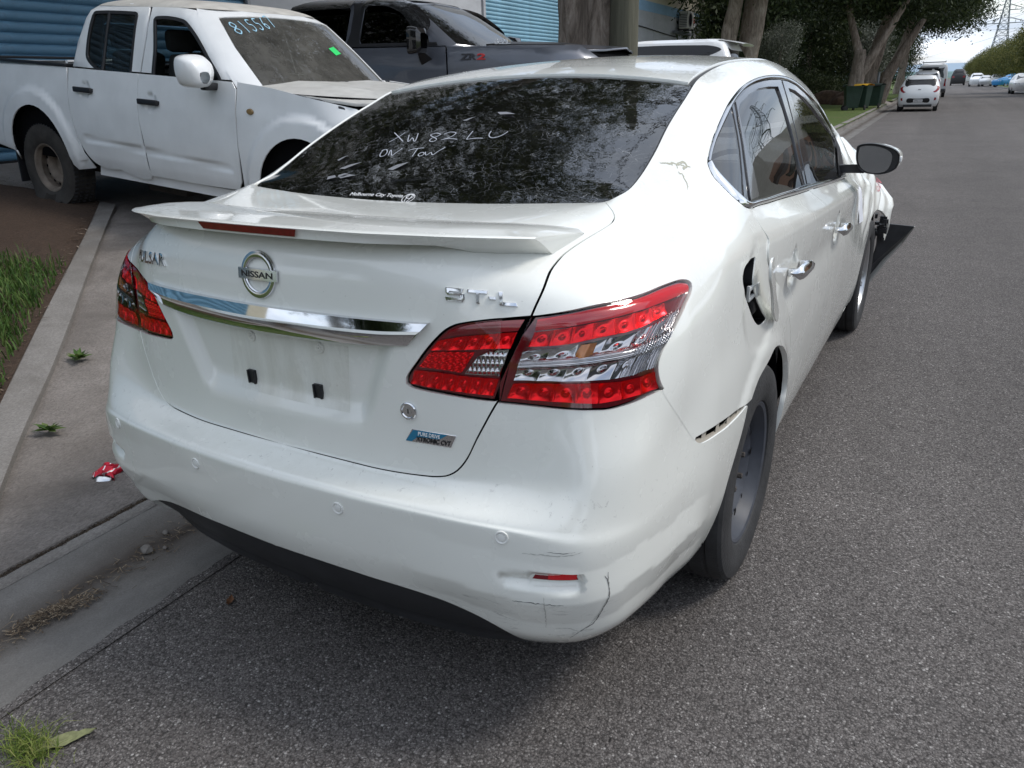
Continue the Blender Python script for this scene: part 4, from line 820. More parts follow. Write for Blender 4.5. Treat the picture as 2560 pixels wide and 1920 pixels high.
# ---- parking sensors
for u,v in((.570,.337),(-.570,.337),(.228,.316),(-.228,.316)):
    M=frame_at(fB,u,v); m=MB(); m.lathe([(-.002,.0145),(.0022,.0140),(.0026,.0120),(.0012,.0098),(.0002,.0094),(.0002,.0090),(.0016,.0086),(.0022,.0060),(.0024,.0001)],'z',36); m.V=[tuple(M@Vector(p)) for p in m.V]; m.build('parking_sensor',mat('sensor_white',(.76,.765,.735),.4),bumper,smooth=28)
# ---- reflectors in their recesses
for sg in(1,-1):
    M_=(lambda d:d) if sg==1 else (lambda d:mirrored(*d))
    bt=[(.5925,.2535),(.604,.2492),(.65,.2485),(.7195,.2475)]; tp=[(.588,.2702),(.62,.2715),(.66,.2725),(.7165,.2728)]
    rf_=make('reflector',M_(band_data(off(S,-.0155),bt,tp,30,4)),mat('reflector_dark',(.22,.004,.012),.2,coat=.8),bumper)
    make('reflector_patch',M_(band_data(off(S,-.0145),[(.653,.2505),(.7120,.2500)],[(.653,.2690),(.7110,.2705)],90,14,lambda s,t:.0007*np.sin(s*190)*np.sin(t*30))),mat('reflector_bright',(.90,.02,.03),.25,.4,coat=.6),bumper)
def ribbon(name,fn,c,w,lift,mt,parent,step=.006,wob=0.0,seed=1,taper=True):
    c=crv(c,step); r=np.random.RandomState(seed); c=c+r.randn(*c.shape)*wob
    d=np.gradient(c,axis=0); d/=np.linalg.norm(d,axis=1,keepdims=True)+1e-9; e=np.stack([-d[:,1],d[:,0]],1); n=len(c)
    ww=w*(np.sin(np.linspace(.12,np.pi-.12,n))**.5 if taper else np.ones(n))*(1+.5*r.randn(n).clip(-1,1)*(wob>0))
    A=c+e*ww[:,None]/2; B=c-e*ww[:,None]/2; f=off(fn,lift); m=MB(); m.grid([[a,b] for a,b in zip(f(A[:,0],A[:,1]),f(B[:,0],B[:,1]))]); return m
SCM=mat('scratch_grey',(.16,.16,.155),.7); SCL=mat('scratch_pale',(.46,.46,.43),.7)
for nm,k,w,mt in (('crack','crack',.0022,SCM),('crack','crack2',.0013,SCM),('crack','crack3',.0015,SCL),('scratch','scr1',.0022,SCL),('scratch','scr2',.0013,SCM),('scratch','scr3',.0016,SCM),('scratch','scr4',.0018,SCL),('scratch','scr5',.0018,SCL),('scratch','scr6',.0013,SCL)):
    ribbon(nm,fB,LN[k],w,.0005,mt,bumper,.004,.0005,hash(k)%97 if False else len(k)+int(w*1e4)).build(nm,mt,bumper)
DROP=mat('bird_mess',(.42,.41,.33),.8)
for k,w in(('roofscr',.006),('birdA',.007),('birdB',.006)): ribbon('stain',fQ,LN[k],w,.0006,DROP,side,.006,.0022,len(k)+3).build('stain',DROP,side)
# faint mark left by the missing plate
m_=bpy.data.materials.new('plate_ghost'); m_.use_nodes=True; n_=m_.node_tree; b_=n_.nodes['Principled BSDF']; b_.inputs['Base Color'].default_value=(.56,.53,.42,1); b_.inputs['Roughness'].default_value=.5
t_=n_.nodes.new('ShaderNodeTexCoord'); z_=n_.nodes.new('ShaderNodeTexNoise'); z_.inputs['Scale'].default_value=7; z_.inputs['Detail'].default_value=7; z_.inputs['Roughness'].default_value=.65; mp_=n_.nodes.new('ShaderNodeMapping'); mp_.inputs['Scale'].default_value=(2.4,1,.6); n_.links.new(t_.outputs['Object'],mp_.inputs[0]); n_.links.new(mp_.outputs[0],z_.inputs[0])
r_=n_.nodes.new('ShaderNodeMapRange'); r_.inputs[1].default_value=.35; r_.inputs[2].default_value=.75; r_.inputs[3].default_value=.0; r_.inputs[4].default_value=.26; n_.links.new(z_.outputs[0],r_.inputs[0]); n_.links.new(r_.outputs[0],b_.inputs['Alpha'])
make('plate_mark',panel_data(off(fT,.0006),np.array(crv([(-.155,.573),(.0,.572),(.205,.571)],.01).tolist()+crv([(.212,.674),(.03,.675),(-.148,.676)],.01).tolist()),h=.012,g=0,depth=0),m_,trunk)
# ---- fuel flap standing open, pocket, hinge arm
fo=crv(LN['fuel_hole']+[LN['fuel_hole'][0]],.006)[:-1]; m=MB(); A=fQ(fo[:,0],fo[:,1]); nn=nrm_fn(fQ,fo[:,0],fo[:,1]); fo3=[A,A-nn*.02,A-nn*.07]; k=len(fo)
m.add(list(fo3[0]-nn*.003)+list(fo3[2]),[(i,(i+1)%k,k+(i+1)%k,k+i) for i in range(k)]); m.add(list(fo3[2]),[tuple(range(k))]); m.build('fuel_pocket',mat('pocket_dark',(.010,.010,.011),.55),side)
flo=ccw(np.array(joinc(crv(LN['fuel_door']+[LN['fuel_door'][0]],.006))))
uh=flo[:,0].max()
def fFl(u,v):  # hinged at the front edge, swung outwards
    P=S(u,v); n=Nrm(u,v); return P+n*(.010+.030*np.clip((uh-np.asarray(u))/.25,0,1.2))[...,None]
fl=make('fuel_flap',panel_data(fFl,flo,h=.012,g=0,depth=.006),PAINT,SED,LOC); fl['label']='fuel filler flap left open'
back=panel_data(lambda u,v:fFl(u,v)-Nrm(u,v)*.007,flo,h=.02,g=.001,depth=0,flip=True); make('flap_back',back,PAINT,fl)
m=MB(); pts=[S(np.array([u]),np.array([v]))[0] for u,v in((1.345,.668),(1.40,.662))]
p0,p1=Vector(pts[0]),Vector(pts[1]); m.box(tuple((p0+p1)/2+Vector((-.008,0,.012))),(.008,.075,.010)); m.box(tuple((p0+p1)/2+Vector((-.008,0,-.014))),(.008,.075,.010)); m.box(tuple(p0+Vector((-.008,-.006,0))),(.008,.010,.034)); m.box(tuple(p1+Vector((-.006,.012,0))),(.010,.022,.036)); m.build('hinge_arm',mat('hinge_grey',(.5,.51,.5),.5),side,bevel=.002)
m=MB(); q=S(np.array([1.45]),np.array([.612]))[0]; m.box((q[0]-.03,q[1],q[2]+.01),(.03,.05,.05)); m.build('fuel_cap',BLACK,side,bevel=.008)
# ---- door handles
for (yc,zc,L_h,door) in ((1.372,.852,.205,DR[0]),(2.245,.832,.205,DR[1])):
    u,v=uv_of(yc,zc); M=frame_at(S,u,v); rows=[]
    for s in np.linspace(-1,1,21):
        e=max(0,1-abs(s)**5)**.5; hh=.0205*(1-.22*s)*e+.0006; lift=.026+.010*(1-s*s)-(.018 if abs(s)>.97 else 0); th=.010
        col=[]
        for a_ in np.linspace(-math.pi/2,math.pi*1.5,15)[:-1]:
            yy=math.sin(a_)*hh; zz_=math.cos(a_)*th; 
            if zz_<0: zz_*=.6
            rr_=.004*(1 if abs(math.sin(a_))<.4 and zz_>0 else 0)
            col.append((s*L_h*.5,yy,lift+zz_+rr_))
        col.append(col[0]); rows.append(col)
    m=MB(); m.grid(rows); m.V=[tuple(M@Vector(p)) for p in m.V]; h_=m.build('door_handle',CHROME,door,smooth=60)
    m=MB(); m.box((-L_h*.40,0,.012),(.03,.022,.026)); m.box((L_h*.42,0,.012),(.03,.020,.026)); m.V=[tuple(M@Vector(p)) for p in m.V]; m.build('handle_mount',CHROMEB,door,bevel=.003)
# ---- door mirror
MO=[(.845,1.102),(.861,1.111),(.910,1.114),(.968,1.100),(1.005,1.080),(1.015,1.058),(1.010,1.016),(.991,.997),(.949,.985),(.904,.988),(.876,.999),(.854,1.027),(.845,1.064)]
MO=crv(MO+[MO[0]],.012)[:-1]; mc=MO.mean(0); rows=[]
for y,k in ((2.762,.955),(2.752,.985),(2.75,1.0),(2.775,1.02),(2.82,.98),(2.86,.86),(2.895,.62),(2.905,.25)):
    r=[(mc[0]+(p[0]-mc[0])*k+(.0 if y<2.8 else .01),y+ (p[0]-mc[0])*.18,mc[1]+(p[1]-mc[1])*k) for p in MO]; rows.append(r+[r[0]])
m=MB(); m.grid(rows[:4]); mir=m.build('door_mirror',BLACK,SED,smooth=50,loc=LOC); mir['label']='black right door mirror'
m=MB(); m.grid(rows[3:]); m.build('mirror_cap',PAINT,mir,smooth=60)
MG=[(.856,1.099),(.880,1.105),(.925,1.101),(.970,1.084),(.987,1.060),(.985,1.030),(.973,1.002),(.940,.990),(.904,.993),(.875,1.009),(.855,1.046)]
MG=crv(MG+[MG[0]],.012)[:-1]; m=MB(); m.add([(p[0],2.757+(p[0]-mc[0])*.18,p[1]) for p in MG],[tuple(range(len(MG)))]); m.build('mirror_glass',mat('mirror_silver',(.42,.45,.47),.05,1.0),mir)
m=MB(); m.add([(mc[0]+(p[0]-mc[0])*.955,2.763+(p[0]-mc[0])*.18,mc[1]+(p[1]-mc[1])*.955) for p in MO],[tuple(range(len(MO)))]); m.build('mirror_bezel',BLACK,mir)
m=MB(); m.grid([[(.775,2.79,zz_),(.83,2.785,zz_+.006*(zz_>1)),(.88,2.80,zz_+.006)] for zz_ in(.985,1.0,1.017)]); m.grid([[(.775,2.84,zz_),(.83,2.835,zz_),(.88,2.83,zz_)] for zz_ in(.985,1.0,1.017)],True); m.grid([[(x,2.79 if x<.8 else 2.785,zz_),(x,2.84,zz_)] for x in(.775,.83,.88) for zz_ in(1.017,)]); m.grid([[(x,2.79,.985),(x,2.84,.985)] for x in(.775,.83,.88)],True); m.build('mirror_arm',BLACK,mir)
m=MB(); m.box((1.019,2.80,1.048),(.012,.05,.022)); m.build('mirror_indicator',mat('indicator_clear',(.8,.8,.78),.15),mir,bevel=.004)
sq=[uv_of(2.70,.975),uv_of(2.87,.965),(3.46,.985),(3.425,1.035)]
make('mirror_sail',panel_data(off(S,.003),np.array([(3.18,.874),(3.36,.872),(3.47,.985),(3.43,1.03),(3.36,.962)]),h=.03,g=0,depth=.004),BLACK,SED,LOC)
# ---- wheels
def tyre_prof(R,rw,w):  # (x across, radius) from inner bead over the tread to outer bead
    s=w/2; return [(-s*.80,rw),(-s*.98,rw+.025),(-s*1.02,(rw+R)/2),(-s*.97,R-.022),(-s*.84,R-.006),(-s*.55,R),(-s*.50,R-.006),(-s*.45,R-.006),(-s*.40,R),(-s*.08,R+.001),(-s*.05,R-.006),(s*.05,R-.006),(s*.08,R+.001),(s*.40,R),(s*.45,R-.006),(s*.50,R-.006),(s*.55,R),(s*.84,R-.006),(s*.93,R-.014),(s*.965,R-.026),(s*.975,R-.030),(s*1.005,(rw+R)/2+.01),(s*1.0,(rw+R)/2),(s*.99,rw+.028),(s*.93,rw+.012),(s*.90,rw+.006),(s*.80,rw)]
def wheel(parent,name,loc,R,rw,w,kind,steel=None,flip=False,lab=None):
    wo=bpy.data.objects.new(name,None); wo.empty_display_size=.1; link(wo,parent); wo.location=loc
    if flip: wo.rotation_euler=(0,0,math.pi)
    if lab: wo['label']=lab
    m=MB(); m.lathe(tyre_prof(R,rw,w),'x',72); m.build('tyre',RUBBER,wo,smooth=28)
    s=w/2; m=MB()
    lipx=s*.86
    m.lathe([(-s*.8,rw),(-s*.78,rw-.02),(-s*.5,rw-.035),(s*.30,rw-.038),(s*.60,rw-.022),(lipx-.014,rw-.014),(lipx-.004,rw-.010),(lipx,rw-.001),(lipx-.002,rw+.006),(lipx-.010,rw+.009)],'x',72)
    if kind=='steel':
        d=s*.42
        m.lathe([(s*.22,rw-.036),(d-.004,rw-.046),(d+.010,rw-.060),(d+.014,rw-.072),(d+.002,rw-.088),(d-.020,.098),(d-.030,.088),(d-.032,.060),(d-.026,.040),(d-.026,.028),(d-.05,.026),(d-.05,.0)],'x',72)
        m.build('rim',steel,wo,smooth=35)
        for k in range(5):
            a=2*math.pi*k/5+.5; q=MB(); q.lathe([(d-.035,.0105),(d-.010,.0105),(d-.002,.0085),(d+.016,.0085),(d+.018,.0065),(d+.018,.0001)],'x',6 if k>=0 else 8,c=(0,.057*math.cos(a),.057*math.sin(a))); q.build('wheel_nut',mat('rusty_nut',(.085,.075,.068),.55,.5),wo,smooth=30)
        q=MB()
        for k in range(12):
            a=2*math.pi*k/12; q.lathe([(d+.0155,.0085 if k%3 else .012),(d+.0155,.0001)],'x',10,c=(0,(rw-.067)*math.cos(a),(rw-.067)*math.sin(a)))
        q.build('rim_hole',SHELL,wo)
        q=MB(); a=2.3; q.tube([(s*.55,(rw-.026)*math.cos(a),(rw-.026)*math.sin(a)),(s*.68,(rw-.05)*math.cos(a),(rw-.05)*math.sin(a))],.004); q.build('valve',BLACK,wo)
    else:
        m.build('rim',steel,wo,smooth=35); d=s*.62
        sp=MB()
        for k in range(10):
            a=2*math.pi*k/10+(.16 if k%2 else -.16); da=.10
            for(r0,r1,w0,w1) in((.045,rw-.012,.016,.013),):
                c0,s0=math.cos(a),math.sin(a); t=(-s0,c0)
                P=[]
                for r,wd,x in((r0,w0,d+.004),((r0+r1)/2,w1,d-.002),(r1,w1*1.25,d+.010)):
                    P.append([(x-.012,r*c0+t[0]*wd,r*s0+t[1]*wd),(x,r*c0+t[0]*wd*.7,r*s0+t[1]*wd*.7),(x,r*c0-t[0]*wd*.7,r*s0-t[1]*wd*.7),(x-.012,r*c0-t[0]*wd,r*s0-t[1]*wd)])
                sp.grid(P)
        sp.lathe([(d-.03,.062),(d+.004,.058),(d+.010,.045),(d+.012,.030),(d+.010,.0001)],'x',30)
        sp.build('spokes',steel,wo,smooth=35)
        q=MB(); q.lathe([(d-.055,rw-.03),(d-.055,.0001)],'x',40); q.build('brake_disc',mat('disc_dark',(.05,.048,.046),.5,.6),wo)
    return wo
STEEL=mat('grey_steel_rim',(.048,.053,.066),.5,.0,var=.25,vscale=18); ALLOY=mat('silver_alloy',(.52,.53,.54),.28,.9)
WX=.858-.1025*.86
wheel(SED,'wheel',(WX+.006,1.035-2.2,.318),.322,.2075,.205,'steel',STEEL,lab='bare grey steel wheel without hubcap')
wheel(SED,'wheel',(-WX,1.035-2.2,.318),.322,.2075,.205,'steel',STEEL,True)
wheel(SED,'wheel',(WX,3.715-2.2,.318),.322,.2160,.205,'alloy',ALLOY,lab='silver alloy wheel')
wheel(SED,'wheel',(-WX,3.715-2.2,.318),.322,.2160,.205,'alloy',ALLOY,True)
# ---- damaged slot at the wing/bumper joint: bracket with tabs
so_=crv(SLOT+[SLOT[0]],.006)[:-1]; bk=MB(); 
def spt(u,v,d): return tuple(off(S,-d)(np.array([u]),np.array([v]))[0])
lowc=crv([SLOT[8],SLOT[6],SLOT[5],SLOT[4]],.012); upc=crv([SLOT[0],SLOT[1],SLOT[2],SLOT[3]],.012)
bk.grid([[spt(p[0],p[1]-.004,.004),spt(p[0],p[1]+.0018,.006),spt(p[0],p[1]+.0024,.012)] for p in lowc])
for k in range(4):
    t=.12+.24*k; i=int(t*(len(lowc)-1)); p=lowc[i]; 
    bk.grid([[spt(p[0]+a-.012,p[1]+.001,.006),spt(p[0]+a-.004,p[1]+.016-.003*k,.0075)] for a in(0,.007,.014,.021)])
bk.build('clip_bracket',mat('bare_clip_beige',(.36,.33,.28),.6),bumper)
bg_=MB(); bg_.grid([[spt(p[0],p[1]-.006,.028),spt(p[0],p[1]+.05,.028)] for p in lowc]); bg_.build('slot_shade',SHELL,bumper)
# ---- cabin
SEAT=mat('seat_cloth',(.035,.034,.034),.9,var=.25,vscale=40)
def rbox(name,c,d,bev,mt,parent,rot=None,loc=LOC):
    m=MB(); M=None
    if rot is not None: M=Matrix.Translation(c)@rot@Matrix.Translation((-c[0],-c[1],-c[2]))
    m.box(c,d,M); return m.build(name,mt,parent,smooth=50,bevel=bev,loc=loc)
for x in(-.36,.36):
    rbox('front_seat',(x,1.78,.78),(.46,.14,.62),.05,SEAT,SED,Matrix.Rotation(R_(-16),4,'X')); rbox('headrest',(x,1.64,1.17),(.25,.10,.19),.045,SEAT,SED,Matrix.Rotation(R_(-10),4,'X'))
    rbox('seat_cushion',(x,2.05,.50),(.46,.52,.16),.05,SEAT,SED)
rbox('rear_bench',(0,.96,.78),(1.20,.16,.60),.06,SEAT,SED,Matrix.Rotation(R_(-22),4,'X')); rbox('bench_cushion',(0,1.25,.50),(1.2,.5,.16),.06,SEAT,SED)
for x in(-.38,.38): rbox('headrest',(x,.86,1.12),(.25,.09,.15),.04,SEAT,SED)
m=MB(); m.grid([[(x,y,1.03+.02*(y-.6)) for x in np.linspace(-.56,.56,9)] for y in(.62,.75,.86)]); m.build('parcel_shelf',SEAT,SED,loc=LOC)
rbox('dashboard',(0,2.95,.86),(1.3,.45,.26),.08,BLACK,SED); 
m=MB(); m.lathe([(.012*math.cos(a),.185+.012*math.sin(a)) for a in np.linspace(0,2*math.pi,9)[:-1]],'y',36,close=True); m.build('steering_wheel',BLACK,SED,smooth=60,loc=Vector(LOC)+Vector((.36,2.50,.92)),rot=(R_(-24),0,0))
rbox('pale_bag',(-.30,2.45,.62),(.3,.3,.25),.05,mat('bag',(.35,.36,.38),.7),SED)
# ---- handwriting and dealer sticker on the rear glass
CH=mat('white_marker',(.42,.44,.48),.8)
gz_=lambda u,v:G(u,v)-np.array([0,0,.004])
def fG(u,v): u=np.asarray(u,float)+0*np.asarray(v,float); return gz_(u,np.asarray(v,float)+0*u)
for k,sts in GLS.items():
    if k in('dealer','dlogo'): continue
    m=MB()
    for st in sts: q=ribbon(k,fG,st,.0027,.0012,CH,RGL,.004,.0,1,False); m.add(q.V,q.F)
    m.build('marker_writing',CH,RGL)
d0,d1=GLS['dealer'][0]; wrap_text('dealer_sticker','Melbourne City Toyota',fG,(d0[0],d0[1]+.004),(d1[0],d1[1]+.011),.017,.0004,mat('sticker_white',(.8,.8,.8),.5),RGL,lift=.001)
e=GLS['dlogo'][0][0]; m=MB()
for rx,ry,ox,oy in((.017,.0085,0,0),(.006,.0085,0,0),(.0105,.004,0,.0035)):
    c=[(e[0]+ox+rx*math.cos(a),e[1]+.010+oy*2+ry*2.0*math.sin(a)) for a in np.linspace(0,2*math.pi,25)]; q=ribbon('r',fG,c,.0018,.0012,CH,RGL,.003,0,1,False); m.add(q.V,q.F)
m.build('sticker_emblem',mat('sticker_white',(.8,.8,.8),.5),RGL)
# peeling flakes of film seen in the glass
FL=mat('film_flake',(.24,.245,.26),.5)
rr=random.Random(5)
for cx,cy,n_ in((-.30,.69,4),(-.37,.78,1),(.02,.98,2),(-.12,.71,1)):
    for _ in range(n_):
        x=cx+rr.uniform(-.05,.05); y=cy+rr.uniform(-.03,.03); a=rr.uniform(-.6,.5); L_=rr.uniform(.03,.075); w_=rr.uniform(.006,.014); ca,sa=math.cos(a),math.sin(a)
        P=[(0,0),(L_*.4,w_),(L_,w_*.2),(L_*.75,-w_*.5),(L_*.3,-w_*.9)]; P=np.array([(x+p[0]*ca-p[1]*sa,y+p[0]*sa+p[1]*ca) for p in P]); V=off(fG,.0015)(P[:,0],P[:,1]); V[2:4,2]+=.004
        m=MB(); m.add([tuple(v) for v in V],[tuple(range(5))]); m.build('film_flake',FL,RGL)
# ---- marker scrawl and paper tag on the crumpled wing, torn bonnet, torn arch liner
RM=mat('red_marker',(.55,.12,.15),.7)
u0=np.array(LN['wing_txt'][0]); u1=np.array(LN['wing_txt'][1]); dv=(u1-u0); 
for k,glyph in enumerate(([(0,1),(.02,.1),(.3,.0),(.5,.3),(.2,.5)],[(.05,.9),(.1,.1),(.5,.2),(.5,.8),(.1,.7)],[(0,.6),(.4,.9),(.3,0)],[(.5,.9),(.1,.8),(.1,.5),(.5,.4),(.4,0),(.0,.05)],[(.5,.9),(.1,.7),(.45,.4),(.4,.05),(.0,.1)],[(.1,.1),(.1,.8),(.5,.7),(.5,.1),(.1,.1)],[(.1,.8),(.2,.1),(.5,.8)])):
    c=[u0+dv*((k+g[0])/7.0)+np.array([0,1.])*(g[1]*.075-.03) for g in glyph]; ribbon('s',fF,c,.0045,.0035,RM,FEN,.006,0,1,False).build('marker_writing',RM,FEN)
tg=np.array(LN['tag']); make('paper_tag',panel_data(off(fF,.006),ccw(tg),h=.02,g=0,depth=0),mat('tag_paper',(.72,.74,.80),.7),FEN)
m=MB(); rr=np.random.RandomState(3); X=np.linspace(-.62,.745,16); Y=np.linspace(3.52,4.35,9); rows=[]
for y in Y:
    r=[]
    for x in X:
        t=(y-3.52)/.83; z=.965+.02*t-.06*abs(x/.7)**3+.10*max(0,math.sin(math.pi*min(1,t*1.15)))*(.6+.4*math.sin(x*4+1))-.10*t*t+.018*rr.randn()*(t>.1); r.append((x+(.03*t*math.sin(y*9) if x>.6 else 0),y,z))
    rows.append(r)
m.grid(rows); hd=m.build('bonnet',PAINT,SED,smooth=25,loc=LOC); hd['label']='buckled bonnet standing up behind the mirror'
m=MB(); P=[(.872,4.02,.575),(1.066,4.05,.560),(1.004,4.12,.462),(.925,4.12,.345),(.850,4.10,.205),(.862,4.06,.31),(.880,4.04,.44)]
m.add(P+[(p[0]-.006,p[1]+.02,p[2]) for p in P],[tuple(range(7)),tuple(range(13,6,-1))]+[(i,(i+1)%7,7+(i+1)%7,7+i) for i in range(7)]); ln=m.build('arch_liner',mat('liner_black',(.028,.029,.032),.5,var=.4,vscale=12),SED,smooth=None,loc=LOC); ln['label']='torn black arch liner hanging out by the front wheel'
m=MB(); m.tube([(1.066,4.05,.560),(1.010,4.12,.455),(.928,4.12,.335),(.852,4.10,.198)],[.004,.010,.014,.016],6); m.build('bumper_remnant',mat('torn_edge',(.33,.32,.30),.6),ln)
m=MB(); rr=random.Random(2)
for k in range(26):
    a=rr.uniform(math.pi*.14,math.pi*.30); r=.37+rr.uniform(-.02,.02); m.box((rr.uniform(.86,.92),3.70+r*math.cos(a),.33+r*math.sin(a)-.01),(rr.uniform(.01,.04),rr.uniform(.01,.05),rr.uniform(.008,.03)),None)
m.build('torn_foam',BLACK,ln)

# the joint between bumper and quarter, pressed nearly shut
ribbon('seam_filler',off(S,.0004),[SLOT[0],(.96,.530),LO[13]],.008,0,PAINT,side,.01,0,1,False).build('seam_filler',PAINT,side)
# ------------------------------------------------------------------ vehicle hulls: stacked plan outlines (x right, y forward, z up)
class Hull:
    """levels: (z, rear y, front y, half width, rear corner, front corner)"""
    def __init__(s,levels,nu=64):
        s.L=np.array(levels,float); s.z=s.L[:,0]; s.M=_slopes(s.z,s.L,None); s.nu=nu
    def lev(s,z):
        z=np.asarray(z,float); i,t,h=_herm(s.z,None,None,z); a=[k[...,None] for k in _basis(t,h)]
        return a[0]*s.L[i]+a[1]*s.M[i]+a[2]*s.L[i+1]+a[3]*s.M[i+1]
    def rear(s,x,z):
        x=np.asarray(x,float)+0*np.asarray(z,float); z=np.asarray(z,float)+0*x; l=s.lev(z); w,r,c=l[...,3],l[...,1],l[...,4]
        q=np.clip(np.abs(x)/w,0,.99999); y=r+c*(1-(1-q**3.2)**(1/2.0)); return np.stack([x,y,z],-1)
    def front(s,x,z):
        x=np.asarray(x,float)+0*np.asarray(z,float); z=np.asarray(z,float)+0*x; l=s.lev(z); w,f,c=l[...,3],l[...,2],l[...,5]
        q=np.clip(np.abs(x)/w,0,.99999); y=f-c*(1-(1-q**3.2)**(1/2.0)); return np.stack([x,y,z],-1)
    def side(s,y,z):
        y=np.asarray(y,float)+0*np.asarray(z,float); z=np.asarray(z,float)+0*y; l=s.lev(z); r,f,w,c,d=[l[...,k] for k in(1,2,3,4,5)]
        qr=np.clip((y-r)/c,1e-6,1); qf=np.clip((f-y)/d,1e-6,1)
        x=w*(1-(1-qr)**2)**(1/3.2)*(1-(1-qf)**2)**(1/3.2); return np.stack([x,y,z],-1)
    def ring(s,z,n=40):
        l=s.lev(np.array([z]))[0]; _,r,f,w,c,d=l
        q=np.r_[np.linspace(0,.93,n//3)*w, ]; pts=[(x,float(s.rear(np.array([x]),np.array([z]))[0,1])) for x in q]
        for y in np.r_[r+c*np.array([.42,.6,.8]),np.linspace(r+c,f-d,n//2),f-d*np.array([.8,.6,.42])]: pts.append((float(s.side(np.array([y]),np.array([z]))[0,0]),float(y)))
        pts+=[(x,float(s.front(np.array([x]),np.array([z]))[0,1])) for x in q[::-1]]
        return pts+[(-x,y) for x,y in pts[::-1][1:-1]]
    def shell(s,n=14,cap=True,shrink=0.0,z0=None,z1=None):
        m=MB(); zs=np.linspace(s.z[0] if z0 is None else z0,s.z[-1] if z1 is None else z1,n); rows=[]
        for z in zs:
            r=s.ring(z)
            if shrink: cx=np.array(r); cy=(cx[:,1].max()+cx[:,1].min())/2; k=1-shrink/ max(.2,cx[:,0].max()); k2=1-shrink/max(.3,(cx[:,1].max()-cy)); r=[(p[0]*k,cy+(p[1]-cy)*k2) for p in r]
            rows.append([(p[0],p[1],z) for p in r]+[(r[0][0],r[0][1],z)])
        m.grid(rows)
        if cap:
            top=rows[-1][:-1]; h=len(top)//2; prof=[]
            for i in range(1,h): a,b=top[i],top[-i]; prof.append([(a[0]*(1-t)+b[0]*t,a[1],a[2]+.0) for t in np.linspace(0,1,5)])
            m.grid(prof,True)
        return m
def glassy(): return TINT
